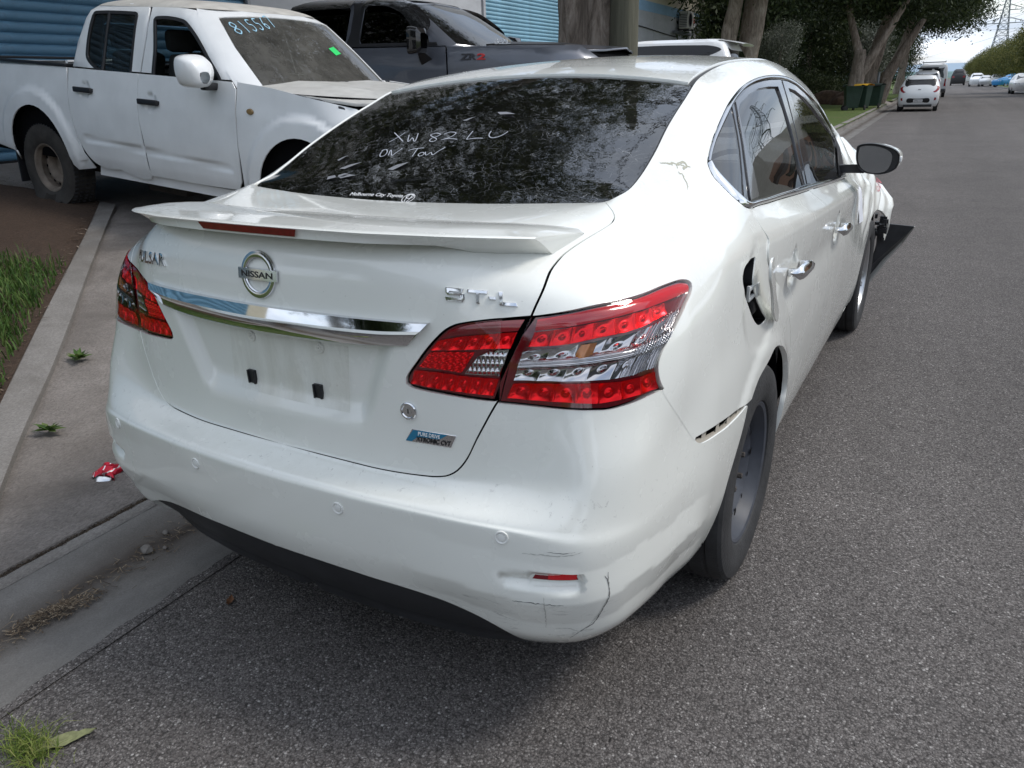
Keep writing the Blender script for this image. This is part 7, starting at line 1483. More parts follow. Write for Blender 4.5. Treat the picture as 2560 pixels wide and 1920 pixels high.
for x in(.70,-.70):
    for y in(.62,3.0): cwheel(HB,'wheel',x,y,.29,.18,.175,ALLOY)
m=MB(); m.tube([(0,.75,1.48),(0,.62,1.55)],[.012,.004],5); m.build('aerial',BLACK,HB)
W4=thing('four_wheel_drive','silver four-wheel drive with rear spare wheel and roof rack parked ahead of the white hatchback','four-wheel drive',rd(.96,58.0,0),(0,0,YAW-.0))
wh=Hull([(.40,.10,4.1,.84,.15,.4),(.6,.03,4.2,.89,.15,.4),(.9,.0,4.2,.90,.15,.4),(1.12,.02,4.1,.88,.15,.4),(1.2,.05,3.0,.85,.16,.45),(1.45,.14,2.65,.77,.18,.45),(1.68,.24,2.35,.68,.2,.4),(1.76,.32,2.2,.60,.22,.4),(1.79,.45,2.0,.48,.3,.4)])
body(W4,wh,22,SILV,[(.85,.42,.90),(3.5,.42,.90)])
pan('rear_glass',off(wh.rear,.004),rrect(-.62,.62,1.22,1.62,.08),DTINT,W4,h=.06,depth=.003)
for sg in(1,-1): pan('tail_light',off(wh.rear,.008),[(sg*x,z) for x,z in((.72,.85),(.83,.85),(.80,1.22),(.72,1.22))],RED,W4,h=.05,depth=.004)
m=MB(); m.lathe([(-.10,.17),(-.11,.33),(-.08,.37),(.08,.37),(.11,.33),(.10,.17)],'y',28,c=(.12,-.12,1.0)); m.build('spare_wheel',RUBBER,W4,smooth=40); m=MB(); m.lathe([(-.07,.17),(-.09,.10),(-.09,.0001)],'y',24,c=(.12,-.12,1.0)); m.build('spare_rim',SILV,W4,smooth=40)
m=MB(); m.box((0,.08,.52),(1.78,.25,.26)); m.build('rear_bumper',mat('dark_bumper',(.06,.06,.065),.5),W4,bevel=.04); 
for sg in(1,-1): m=MB(); m.box((sg*.66,-.052,.56),(.28,.012,.10)); m.build('bumper_reflector',RED,W4)
mir2('side_glass',off(wh.side,.004),[(.5,1.24),(2.9,1.22),(2.5,1.62),(.6,1.65)],DTINT,W4,h=.1,depth=.003)
m=MB()
for y in(.6,1.1,1.6,2.1): m.box((0,y,1.90),(1.2,.06,.03))
m.build('rack_bars',BLACK,W4)['kind']='stuff'
m=MB(); m.box((.6,1.35,1.93),(.04,1.9,.09)); m.build('rack_side',BLACK,W4); m=MB(); m.box((-.6,1.35,1.93),(.04,1.9,.09)); m.build('rack_side',BLACK,W4); m=MB(); m.box((0,.40,1.93),(1.2,.04,.09)); m.build('rack_end',BLACK,W4)
for x in(.80,-.80):
    for y in(.85,3.5): cwheel(W4,'wheel',x,y,.38,.22,.26,ALLOY,n=24)
VAN=thing('van','tall white van with roof rack parked ahead of the silver four-wheel drive','van',rd(1.22,64.5,0),(0,0,YAW))
vh=Hull([(.35,.06,5.1,.92,.1,.4),(.6,.0,5.3,.975,.1,.4),(1.1,.0,5.2,.985,.1,.4),(1.3,.02,4.6,.97,.1,.4),(1.8,.06,4.1,.92,.12,.4),(2.1,.10,3.7,.87,.14,.4),(2.22,.16,3.5,.80,.2,.4),(2.27,.3,3.2,.62,.3,.4)])
body(VAN,vh,20,WCLEAN,[(.95,.40,.985),(4.2,.40,.98)])
for sg in(1,-1):
    pan('rear_glass',off(vh.rear,.004),[(sg*x,z) for x,z in((.06,1.30),(.74,1.30),(.70,2.0),(.06,2.0))],DTINT,VAN,h=.1,depth=.003); pan('tail_light',off(vh.rear,.008),[(sg*x,z) for x,z in((.80,.75),(.93,.75),(.91,1.25),(.82,1.25))],RED,VAN,h=.06,depth=.004)
m=MB(); m.box((0,.05,.48),(1.9,.2,.22)); m.build('rear_bumper',mat('dark_bumper',(.06,.06,.065),.5),VAN,bevel=.03)
for y in(.4,1.3,2.2): m=MB(); m.box((0,y,2.38),(1.5,.07,.05)); m.build('rack_bar',SILV,VAN)
for x in(.72,-.72): m=MB(); m.box((x,1.3,2.42),(.05,2.1,.06)); m.build('rack_rail',SILV,VAN)
for x in(.86,-.86):
    for y in(.95,4.2): cwheel(VAN,'wheel',x,y,.36,.21,.22,ALLOY,n=24)
# far traffic and parked cars: one plain saloon, re-coloured
def farcar(name,label,cat,t,s,rz,paint,L=4.4,W=.88,Hh=1.48,group=None,rearlook=True):
    r_=thing(name,label,cat,rd(t,s,0),(0,0,rz),group)
    k=Hh/1.48; h=Hull([(.25,.1,L-.1,W*.93,.2,.4),(.5,.0,L,W,.22,.4),(.8*k,.0,L,W,.22,.4),(.95*k,.08,L-.9,W*.96,.25,.4),(1.2*k,.45,L-1.6,W*.85,.25,.4),(1.40*k,.85,L-2.05,W*.70,.25,.4),(1.48*k,1.2,L-2.3,W*.5,.3,.3)])
    h.shell(12,True).build('body',paint,r_,smooth=45)
    for fn,nm,fp in((h.front,'front_glass',True),(h.rear,'rear_glass',False)): pan(nm,fn,[(-W*.75,1.0*k),(W*.75,1.0*k),(W*.62,1.34*k),(-W*.62,1.34*k)],DTINT,r_,h=.15,depth=.003,flip=fp,o=.006)
    mir2('side_glass',off(h.side,.006),[(.75,1.0*k),(L-1.4,1.0*k),(L-1.9,1.34*k),(1.0,1.34*k)],DTINT,r_,h=.15,depth=.003)
    for sg in(1,-1):
        pan('headlight',h.front,[(sg*W*.5,.66*k),(sg*W*.85,.68*k),(sg*W*.86,.80*k),(sg*W*.55,.78*k)],CLR,r_,h=.1,depth=.003,flip=True,o=.008); pan('tail_light',off(h.rear,.008),[(sg*W*.55,.70*k),(sg*W*.86,.70*k),(sg*W*.86,.86*k),(sg*W*.6,.86*k)],RED,r_,h=.1,depth=.003)
    for x in(W-.1,-W+.1):
        for y in(.85,L-.85): cwheel(r_,'wheel',x,y,.32,.2,.2,ALLOY,n=18)
    return r_
PI_=math.pi
farcar('parked_car','white wagon with roof racks facing us, first of the cars in the far right layby','car',6.3,134,PI_+YAW,WCLEAN,4.6,.9,1.75)
farcar('parked_car','small silver car facing us beside the white wagon in the far layby','car',7.3,131,PI_+YAW,SILV,4.0,.82,1.42)
farcar('parked_car','white car with dark glass parked beyond the silver one in the far layby','car',9.0,137,PI_+YAW,WCLEAN,4.5,.9,1.6)
farcar('parked_car','bright blue hatchback parked side-on under the far right trees','car',11.0,118,PI_*.72+YAW,BLUEP,4.2,.86,1.52)
farcar('parked_car','white sedan half cut off by the right edge, parked along the right kerb','car',7.55,75,PI_+YAW,WCLEAN,4.6,.88,1.48)
farcar('truck_cab','dark truck driving away in the middle of the far road','truck',4.3,150,YAW,mat('dark_truck',(.03,.03,.032),.5),5.5,1.05,2.5)
farcar('distant_van','white van far up the road beyond the dark truck','van',7.3,235,YAW,WCLEAN,5.2,1.0,2.6)
# ================================================================== TREES, POLE, PYLON, VERGE OBJECTS
k=nodemat('paperbark'); a=k.noise(3.5,8,.72,1.5,(2.2,2.2,.42)); c=k.ramp(a,[(.27,(.06,.047,.038)),(.43,(.23,.185,.150)),(.58,(.40,.335,.28)),(.80,(.60,.53,.46))]); BARK=k.fin(c,.95,k.bump(k.noise(6,8,.75,1.2,(2,2,.3)),1.0,.05))
k=nodemat('weathered_pole'); c=k.ramp(k.noise(4,7,.7,.3,(3,3,.15)),[(.3,(.070,.066,.046)),(.6,(.135,.13,.095)),(.85,(.19,.18,.14))]); POLEM=k.fin(c,.9,k.bump(k.noise(12,6,.7,.3,(3,3,.1)),.6,.02))
LEAFD=leafmat('dark_leaf',[(.016,.026,.010),(.026,.042,.014),(.040,.060,.020),(.070,.090,.030)],.22); LEAFM=leafmat('mid_leaf',[(.028,.042,.014),(.045,.065,.020),(.075,.095,.030),(.14,.15,.05)],.25); LEAFC=leafmat('conifer_leaf',[(.045,.060,.018),(.090,.105,.028),(.16,.165,.045),(.28,.25,.08)],.3); LEAFG=leafmat('grey_leaf',[(.06,.07,.05),(.10,.115,.085),(.17,.185,.145),(.24,.25,.21)],.2)
def limb(pts,rad,n=14,knob=.18,seed=0,flut=0.0):
    """tapered, gnarled trunk"""
    P=np.array(pts,float); s=np.r_[0,np.cumsum(np.linalg.norm(np.diff(P,axis=0),axis=1))]; m_=max(8,int(s[-1]/.16)); q=np.linspace(0,s[-1],m_); C=np.stack([np.interp(q,s,P[:,i]) for i in range(3)],1); rr=np.interp(q,s,rad)
    for _ in range(3): C[1:-1]=(C[:-2]+C[1:-1]*2+C[2:])/4
    V=[];F=[]
    for i in range(m_):
        t=C[min(i+1,m_-1)]-C[max(i-1,0)]; t/=np.linalg.norm(t)+1e-9; a=np.cross(t,[0,1,.1]); a/=np.linalg.norm(a); b=np.cross(t,a)
        for k_ in range(n):
            an=2*math.pi*k_/n; w=1+knob*mnoise.noise((math.cos(an)*1.6+seed*7.1,math.sin(an)*1.6,q[i]*1.3+seed))+flut*math.cos(an*4+q[i]*.9+1.2*math.sin(q[i]))+knob*.5*mnoise.noise((math.cos(an)*4+seed,math.sin(an)*4,q[i]*4)); V.append(C[i]+(a*math.cos(an)+b*math.sin(an))*rr[i]*w)
    for i in range(m_-1):
        for k_ in range(n): F.append((i*n+k_,i*n+(k_+1)%n,(i+1)*n+(k_+1)%n,(i+1)*n+k_))
    F.append(tuple((m_-1)*n+k_ for k_ in range(n))); return [tuple(v) for v in V],F
def crown_mesh(name,blobs,n,size,mt,seed=1,droop=.3,clump=7,shell=.55):
    """leaf sprays gathered in clumps through several lobes"""
    r=np.random.RandomState(seed); B=np.array(blobs,float); vol=B[:,3]*B[:,4]*B[:,5]; pr=vol**.75; pr/=pr.sum(); nc=n//clump
    k_=r.choice(len(B),nc,p=pr); d=r.randn(nc,3); d/=np.linalg.norm(d,axis=1,keepdims=True); rad=(shell+(1-shell)*r.rand(nc))**.8*(.80+.34*r.rand(nc)); C=B[k_,:3]+d*rad[:,None]*B[k_,3:6]
    C=np.repeat(C,clump,0); nn=len(C); off_=r.randn(nn,3)*size*1.5; P=C+off_
    a=r.randn(nn,3); a[:,2]-=droop; a/=np.linalg.norm(a,axis=1,keepdims=True); b=np.cross(a,r.randn(nn,3)); b/=np.linalg.norm(b,axis=1,keepdims=True)+1e-9; L=(size*(.6+.8*r.rand(nn)))[:,None]; w=L*.34
    V=np.stack([P-a*L*.5,P+b*w*.5+a*L*.02,P+a*L*.5,P-b*w*.5+a*L*.05],1).reshape(-1,3).astype(np.float32); me=bpy.data.meshes.new(name); me.vertices.add(len(V)); me.vertices.foreach_set('co',V.ravel()); me.loops.add(nn*4); me.loops.foreach_set('vertex_index',np.arange(nn*4,dtype=np.int32)); me.polygons.add(nn); me.polygons.foreach_set('loop_start',np.arange(0,nn*4,4,dtype=np.int32)); me.update(); me.materials.append(mt); return me
def tree(name,label,t,s,limbs,crown=None,crowns=(),z=None,group=None,bark=None,seed=0,cat='tree'):
    x,y,_=rd(t,s); o=thing(name,label,cat,(x,y,ground_z(x,y) if z is None else z),(0,0,0),group)
    for i,(pts,rad,*ex) in enumerate(limbs):
        V,F=limb(pts,rad,ex[0] if ex else 12,seed=seed+i*1.7,flut=ex[1] if len(ex)>1 else .05); nm='trunk' if i==0 else 'limb'; me=mesh_from(nm,V,F,bark or BARK); obj(nm,me,o)
    for me in crowns: 
        c=obj('crown',me[0],o,me[1] if len(me)>1 else None,(0,0,me[2]) if len(me)>2 else None)
        if len(me)>3: c.scale=(me[3],)*3
    return o
# near paperbark: only its twisted trunk shows, its crown hangs over the driveway and mirrors in the rear glass
c1=crown_mesh('crown',[(x+3.24,y-8.9,z,a,b_,c_) for x,y,z,a,b_,c_ in((-5.2,4.6,7.0,2.9,3.0,1.7),(-4.2,3.0,6.2,1.7,1.8,1.2),(-6.6,5.0,4.7,1.8,2.2,1.2),(-7.2,3.0,4.9,1.6,1.8,1.3),(-3.4,6.6,7.2,1.7,2.0,1.4),(-5.6,7.2,5.6,2.4,2.2,1.4),(-2.6,10.6,6.4,2.6,2.3,1.3),(-1.0,11.8,6.8,2.0,2.0,1.1),(-4.6,9.4,7.4,2.6,2.6,1.8),(-3.3,4.4,8.0,1.4,1.6,1.0))],44000,.19,LEAFM,3,.5)
tree('paperbark_tree','paperbark tree with thick twisted flaking trunk beside the wooden pole','tree' and -2.32,9.0,[([(0,0,-.1),(.02,0,1.0),(-.06,.02,1.9),(.03,0,3.0),(-.1,0,4.4),(-.4,-.2,6.0)],[.40,.35,.33,.34,.28,.16],34,.16),([(.10,-.1,.6),(.22,-.12,1.6),(.24,-.1,2.6),(.5,.1,4.2),(1.0,.5,6.0)],[.20,.19,.18,.17,.10],22,.16),([(-.20,-.08,.3),(-.25,-.1,1.4),(-.22,-.12,2.4),(-.7,-.6,4.4),(-1.6,-1.4,6.0)],[.17,.17,.15,.14,.08],22,.16),([(-.3,0,4.0),(-1.8,-1.6,5.4),(-3.4,-2.8,6.2)],[.16,.11,.05],8)],crowns=[(c1,)],seed=1)
PL=thing('power_pole','old wooden power pole with two crossarms standing right of the paperbark trunk','pole',rd(-1.78,8.75,.2))
V,F=limb([(0,0,-.3),(0,0,5),(0,0,11)],[.185,.165,.135],20,.03,3,.0); obj('post',mesh_from('post',V,F,POLEM),PL)
for z,L_ in((8.2,2.3),(10.2,2.5)):
    m=MB(); m.box((.16,0,z),(.10,.12,.14)); m.box((.16,0,z),(L_,.10,.12)); m.build('crossarm',POLEM,PL,rot=(0,0,YAW))
    for x in(-1,-.45,.45,1): m=MB(); m.lathe([(0,.03),(.03,.06),(.10,.05),(.14,.03),(.15,.0001)],'z',10,c=(x*L_*.46+.16,0,z+.06)); m.build('insulator',mat('brown_insulator',(.05,.03,.02),.2),PL,smooth=40)
for i,(x,z) in enumerate([(a*L_*.46+.16,z+.2) for z,L_ in((8.2,2.3),(10.2,2.5)) for a in(-1,-.45,.45,1)]):
    m=MB(); p0=rd(-1.78+x,8.75); 
    for s0,s1 in((-35,8.75),(8.75,52)): m.tube([(*rd(-1.78+x,s)[:2],z+.2-1.1*(1-((s-(s0+s1)/2)/((s1-s0)/2))**2)*.8) for s in np.linspace(s0,s1,14)],.013,4)
    tag(m.build('power_line',BLACK),'thin black power line strung along the road over the cars','wire','power lines along the road')
# shared crowns for the street
cw=crown_mesh('crown',[(0,0,5.6,3.6,3.6,1.9),(1.8,-1.2,4.9,2.2,2.2,1.3),(-1.8,1.0,5.0,2.3,2.3,1.4),(.4,1.6,6.6,2.6,2.6,1.6),(2.0,1.6,5.4,1.9,1.9,1.2),(-.6,-2.0,5.2,2.2,2.0,1.3),(.2,0,7.4,2.4,2.4,1.3)],30000,.21,LEAFD,11,.4)
cd_=crown_mesh('crown',[(0,0,2.6,2.6,2.6,2.4),(.8,.4,4.6,2.2,2.2,1.9),(-.9,-.5,4.2,2.0,2.0,1.9),(0,0,6.2,1.7,1.7,1.5)],26000,.20,LEAFD,17,.3)
cs_=crown_mesh('crown',[(0,0,1.9,1.2,1.2,1.1),(.5,.2,2.9,1.0,1.0,.9),(-.5,-.3,2.5,.9,.9,.8)],9000,.13,LEAFG,23,.6)
cb_=crown_mesh('crown',[(0,0,.75,1.2,1.2,.75),(.6,.3,.8,.8,.8,.6)],9000,.10,LEAFD,29,.1)
ck_=crown_mesh('crown',[(0,0,3.2,2.7,2.7,1.7),(.5,-.4,5.2,2.3,2.3,1.7),(-.3,.2,7.0,1.7,1.7,1.3),(-1.5,.8,4.4,1.5,1.5,1.4),(1.5,.7,4.1,1.5,1.5,1.3),(.9,-1.5,3.6,1.3,1.3,1.3),(-1.1,-1.5,5.4,1.2,1.2,1.1)],22000,.24,LEAFC,31,.5,9,.75)
tree('paperbark_tree','leaning double-trunk paperbark at the end of the grey wall','x' and -4.9,29.5,[([(-.35,0,-.1),(-.30,0,1.5),(-.42,0,2.6),(-.22,0,4.0),(-.3,0,6)],[.42,.34,.30,.26,.16],14,.09),([(.1,0,0),(.30,.1,1.4),(.55,.1,2.8),(.72,.1,4.4),(.9,.3,6)],[.30,.26,.24,.20,.12],14,.09),([(-.1,.5,0),(.0,.6,2),(.1,.8,4.5)],[.25,.22,.18],12,.08)],crowns=[(cw,(0,0,.6),.4)],seed=5)
tree('paperbark_tree','pale forked paperbark behind the wheelie bins and boulders','x' and -1.78,40.5,[([(0,0,-.1),(.05,0,1.1),(.12,0,2.0),(.05,.0,2.5)],[.46,.36,.31,.25],16,.07),([(.05,0,2.2),(-.25,0,3.1),(-.65,0,4.3),(-1.0,.2,6)],[.20,.17,.14,.08],10),([(.25,0,1.5),(.8,0,2.6),(1.3,.1,3.6),(2.0,.2,5.0)],[.20,.18,.16,.09],10)],crowns=[(cw,(.2,0,.5),1.9,1.0)],seed=8)
tree('paperbark_tree','brown rough-barked paperbark close behind the forked one','x' and -1.2,46.0,[([(-.5,0,-.1),(-.4,0,1.5),(-.1,0,3.0),(.4,0,5)],[.55,.42,.36,.2],14,.12),([(.2,0,0),(.5,0,1.4),(1.1,0,2.6),(1.8,0,4.0)],[.36,.30,.24,.14],12,.1)],crowns=[(cw,(.6,0,.3),4.1,1.05)],seed=12)
tree('paperbark_tree','paperbark leaning over the kerb beside the parked four-wheel drive','x' and -1.1,60.0,[([(-.7,0,-.1),(-.35,0,1.5),(.25,0,3.0),(.7,0,5)],[.40,.33,.27,.16],14,.08)],crowns=[(cw,(.9,0,.2),2.7,1.1)],seed=15)
tree('paperbark_tree','distant paperbark whose crown ends against the sky on the left','x' and -1.3,74.0,[([(0,0,-.1),(.2,0,2.5),(.4,0,5)],[.35,.28,.15],10)],crowns=[(cw,(1.3,0,.4),.9,1.12)],seed=18)
for i,(t,s,sc,rz,lab) in enumerate([(-6.6,37,1.05,.3,'dark dense tree filling the garden left of the forked paperbark'),(-8.5,44,1.2,2.1,'tall dark tree at the back of the garden'),(-5.6,52,1.1,4.0,'dark leafy tree behind the boulders'),(-9.5,33,1.1,1.0,'dark tree against the end of the grey building'),(-4.2,67,1.1,5.0,'dark dense tree behind the white van'),(-6.5,80,1.2,.6,'dark distant tree on the left of the road'),(-3.0,92,1.0,3.1,'dark bushy distant tree at the left kerb'),(-10.5,58,1.3,2.6,'big dark tree far back in the garden'),(-7.3,61,1.0,5.6,'dark rounded tree behind the young garden tree')]):
    tree('garden_tree',lab,t,s,[([(0,0,-.1),(.1,0,2),(0,0,4)],[.22,.17,.1],8)],crowns=[(cd_,(0,0,.1),rz,sc)],seed=20+i)
tree('young_tree','small grey-green young tree with a thin stem on the lawn left of the hatchback','x' and -2.35,52.5,[([(0,0,0),(.02,0,1.2),(0,0,2.4)],[.07,.05,.03],6)],crowns=[(cs_,(0,0,.15),1,1.15)],seed=33)
tree('young_tree','pale olive shrub tree hanging beside the leaning double trunk','x' and -4.2,33.5,[([(0,0,0),(.1,0,1.6),(.1,0,3)],[.06,.05,.03],6)],crowns=[(cs_,(0,0,1.2),.4,.6)],seed=34)
for t,s,sc,lab in((-4.6,49.5,1.0,'clipped dark hedge bush behind the boulders'),(-6.3,48.5,1.25,'broad dark hedge bush left of the clipped one'),(-8,40,1.5,'low dark bush at the foot of the garden trees'),(-3.4,57,.9,'small dark bush beside the leaning paperbark')):
    x,y,_=rd(t,s); o=thing('bush',lab,'bush',(x,y,ground_z(x,y))); c=obj('foliage',cb_,o); c.scale=(sc,)*3; m=MB(); m.tube([(0,0,0),(0,0,.8)],.05,5); m.build('stem',BARK,o)
for i,(t,s,sc,rz,lb) in enumerate([(10.4,66,1.05,.4,'unseen near conifer added by the right kerb to darken the front window reflection'),(10.2,78,1.1,1.9,'second unseen conifer added by the right kerb for the dark window reflection'),(10.8,101,.80,0,'nearest visible drooping conifer at the right edge'),(10.5,111,.74,1.1,'drooping conifer behind the blue car'),(10.4,122,.78,2.2,'broad olive conifer left of the one behind the blue car'),(10.0,134,.72,3.3,'olive conifer above the white cars in the layby'),(9.8,147,.76,4.4,'rounded conifer beyond the layby'),(9.6,162,.72,5.5,'conifer further along, halfway down the right row'),(9.4,180,.74,.7,'smaller-looking conifer two thirds down the right row'),(9.2,202,.72,1.8,'distant conifer near the end of the right row'),(9.0,228,.72,2.9,'very distant conifer, second last of the right row'),(9.0,262,.72,4.0,'farthest conifer of the right row by the vanishing road')]):  # first two stand out of view, added as dark for the front window to mirror
    tree('street_conifer',lb,t,s,[([(0,0,-.1),(.1,0,1.5),(0,0,4)],[.28,.22,.12],8)],crowns=[(ck_,(0,0,.05),rz,sc)],group='row of conifers along the right kerb',seed=40+i)
cg=crown_mesh('crown',[(0,0,9,1.6,1.6,1.0),(1.6,.4,10.5,1.3,1.3,.8),(-1.4,0,8.2,1.3,1.3,.8),(.4,0,11.8,1.1,1.1,.7),(2.6,0,8.8,1.2,1.2,.7),(-2.4,.3,10,1.0,1.0,.6)],5000,.30,LEAFM,37,.6)
tree('gum_tree','tall sparse gum tree rising behind the right conifers below the pylon','x' and 13.5,128,[([(0,0,0),(.3,0,5),(.1,0,8)],[.35,.25,.15],8),([(.2,0,5),(1.8,.2,9)],[.15,.06],6),([(.2,0,5.5),(-1.6,.1,8.4)],[.13,.05],6)],crowns=[(cg,(0,0,.8),0,1.1)],seed=60)
# far wooded ridge
rr=np.random.RandomState(9); rows=[]; xs_=np.linspace(-900,1100,160)
m=MB(); m.grid([[(x,1500+60*math.sin(x*.01)+dy,max(-1,hz*(10+5*mnoise.noise((x*.006,0,3))+2.2*mnoise.noise((x*.05,1,3))))) for dy,hz in((-120,0),(-60,.7),(0,1.0),(120,1.1))] for x in xs_]); o=m.build('wooded_ridge',mat('far_forest',(.10,.17,.17),1.0,var=.3,vscale=.05),None,smooth=60); o['kind']='structure'
m=MB(); m.grid([[(x,2300+dy,max(-1,hz*(32+10*mnoise.noise((x*.002,5,3))))) for dy,hz in((-300,0),(0,1.0),(300,1.0))] for x in np.linspace(-1500,1800,80)]); o=m.build('far_hills',mat('far_hill',(.26,.34,.42),1.0),None,smooth=60); o['kind']='structure'
# lattice transmission tower
def pylon(name,label,x,y,Hh,rz,sc=1.0):
    P=thing(name,label,'pylon',(x,y,0),(0,0,rz)); LM=mat('galvanised',(.20,.22,.24),.6,.4); hw=lambda z:(.5+ (3.4-.5)*max(0,1-z/(Hh*.92))**1.25)*sc; q=MB(); N=16; zz=[Hh*(1-(1-i/N)**1.15) for i in range(N+1)]
    rad=.11*sc
    for a,b in((1,1),(1,-1),(-1,1),(-1,-1)): m=MB(); m.tube([(a*hw(z),b*hw(z),z) for z in zz],[rad]*(N+1),4); m.build('tower_leg',LM,P)
    for i in range(N):
        z0,z1=zz[i],zz[i+1]; h0,h1=hw(z0),hw(z1); c0=[(h0,h0),(h0,-h0),(-h0,-h0),(-h0,h0)]; c1=[(h1,h1),(h1,-h1),(-h1,-h1),(-h1,h1)]
        for k_ in range(4):
            a,b=c0[k_],c0[(k_+1)%4]; e,f=c1[k_],c1[(k_+1)%4]; q.tube([(*a,z0),(*f,z1)],rad*.55,3,False); q.tube([(*b,z0),(*e,z1)],rad*.55,3,False); q.tube([(*e,z1),(*f,z1)],rad*.5,3,False)
    q.build('lattice_bracing',LM,P)['kind']='stuff'
    for z,L_ in((Hh*.62,6.6),(Hh*.76,5.6),(Hh*.90,5.0)):
        for sg in(1,-1):
            m=MB(); L_*=1; h0=hw(z); tip=(sg*L_*sc,0,z)
            for b in(h0,-h0): m.tube([(sg*h0,b,z),tip],rad*.8,3); m.tube([(sg*h0,b,z+1.6*sc),tip],rad*.7,3)
            for t in(.33,.66): xx=sg*(h0+(L_*sc-h0)*t); m.tube([(xx,h0*(1-t),z),(xx,0,z+1.6*sc*(1-t))],rad*.5,3); m.tube([(xx,-h0*(1-t),z),(xx,0,z+1.6*sc*(1-t))],rad*.5,3); m.tube([(xx,h0*(1-t),z),(xx,-h0*(1-t),z)],rad*.5,3)
            m.build('tower_arm',LM,P); m=MB(); m.tube([tip,(tip[0],0,z-1.7*sc)],.10*sc,5); m.build('insulator_string',mat('insulator_grey',(.3,.32,.33),.3),P)
    return P
PY=pylon('pylon','grey steel lattice pylon against the sky above the right-hand trees',4.6,300,26.5,.1,1.0)
pylon('pylon','steel lattice pylon beyond the factory across the road, mirrored in the side windows',29,150,40,.5,1.1)
for z,x in[(26.5*k_,sg*L_) for k_,L_ in((.62,6.6),(.76,5.6),(.90,5.0)) for sg in(1,-1)]:
    m=MB(); P0=Vector((4.6+x,300,z-1.7)); pts=[P0+Vector((-150*t,600*t-12,z*0.25*t-9*math.sin(math.pi*min(1,t*1.0))))*1.0 for t in np.linspace(0,.55,12)]; m.tube(pts,.035,4); 
    pts=[P0+Vector((70*t,-300*t,8*t-7*math.sin(math.pi*t))) for t in np.linspace(0,1,14)]; m.tube(pts,.028,4); tag(m.build('transmission_line',mat('cable_grey',(.15,.16,.18),.5)),'thin transmission cable hanging from the far pylon','wire','transmission cables of the pylon')
m=MB(); m.tube([rd(-4+t*26,64+10*t,9.6-.9*math.sin(math.pi*t)+.25*t) for t in np.linspace(0,1,12)],.022,4); tag(m.build('overhead_wire',BLACK),'single dark wire crossing the road in the sky near the pylon','wire')
# ------------------------------------------------------------------ bins, boulders, posts
def bin_(t,s,rz,lidm,bodym,label):
    b=thing('wheelie_bin',label,'bin',(*rd(t,s)[:2],ground_z(*rd(t,s)[:2])),(0,0,rz),None)
    m=MB(); rows=[]
    for z,w,d in((.10,.20,.22),(.12,.215,.24),(.6,.25,.30),(.92,.275,.34),(.95,.29,.36),(.98,.29,.36)): rows.append([(a*w,c*d,z) for a,c in((-1,-.92),(-.92,-1),(.92,-1),(1,-.92),(1,.92),(.92,1),(-.92,1),(-1,.92),(-1,-.92))])
    m.grid(rows); m.build('tub',bodym,b,smooth=30); m=MB(); m.grid([[(a*.30,-.38,.985),(a*.30,-.36,1.02),(a*.295,.0,1.055),(a*.29,.36,1.03),(a*.29,.38,.985)] for a in(-1,-.8,0,.8,1)]); m.add([(-.3,-.38,.985),(.3,-.38,.985),(.29,.38,.985),(-.29,.38,.985)],[(0,1,2,3)]); m.build('lid',lidm,b,smooth=40)
    m=MB(); m.tube([(-.22,.40,.96),(.22,.40,.96)],.022,6); m.build('handle',BLACK,b)
    for x in(-.24,.24): m=MB(); m.lathe([(-.025,.10),(.025,.10),(.03,.05),(.03,.0001)],'x',16,c=(x,.26,.10)); m.lathe([(-.025,.10),(-.03,.0001)],'x',16,c=(x,.26,.10)); m.build('wheel',RUBBER,b,smooth=30)
    return b
BG=mat('bin_green',(.020,.042,.030),.5,var=.2,vscale=5)
bin_(-1.08,36.9,2.9,mat('lid_yellow',(.70,.40,.02),.5),BG,'dark green wheelie bin with a bright yellow lid'); bin_(-1.42,36.0,1.9,mat('lid_green',(.03,.05,.04),.5),BG,'dark green wheelie bin with green lid in front of the yellow-lidded one'); bin_(-.72,39.2,3.0,mat('lid_green',(.03,.05,.04),.5),BG,'dark wheelie bin half hidden behind the yellow-lidded one'); bin_(-1.25,50.2,.4,mat('lid_green',(.03,.05,.04),.5),BG,'dark wheelie bin standing alone left of the hatchback')
k=nodemat('brown_boulder'); c=k.ramp(k.noise(3,8,.7,.6),[(.3,(.05,.032,.022)),(.6,(.125,.082,.055)),(.85,(.20,.14,.10))]); ROCK=k.fin(c,.95,k.bump(k.noise(9,8,.75),1,.06))
def rock(name,label,c,r,mt,seed,sub=3,cat='boulder',group=None):
    bm=bmesh.new(); bmesh.ops.create_icosphere(bm,subdivisions=sub,radius=1)
    for v in bm.verts: n_=v.co.normalized(); f=1+.26*mnoise.noise(n_*1.3+Vector((seed,0,0)))+.12*mnoise.noise(n_*3.1+Vector((0,seed,0))); v.co=Vector((n_.x*r[0]*f,n_.y*r[1]*f,max(-.3,n_.z)*r[2]*f))
    me=bpy.data.meshes.new(name); bm.to_mesh(me); bm.free(); me.materials.append(mt); auto_smooth(me,40); o=obj(name,me,None,c); tag(o,label,cat,group); return o
for i,(t,s,r_,lab) in enumerate([(-3.35,45.3,(.95,.6,.62),'long low brown boulder on the verge'),(-2.5,45.0,(.62,.5,.66),'rounded reddish-brown boulder right of the long one'),(-2.75,44.1,(.42,.35,.34),'small brown boulder at the foot of the two large ones')]):
    x,y,_=rd(t,s); rock('boulder',lab,(x,y,ground_z(x,y)+.08),r_,ROCK,i*3.3)
SP=thing('sign_post','grey steel street-sign post on the lawn behind the bins','post',(*rd(-.95,43.2)[:2],.14)); m=MB(); m.tube([(0,0,0),(0,0,1.55)],.06,8); m.build('post',mat('post_grey',(.25,.27,.29),.5,.4),SP)
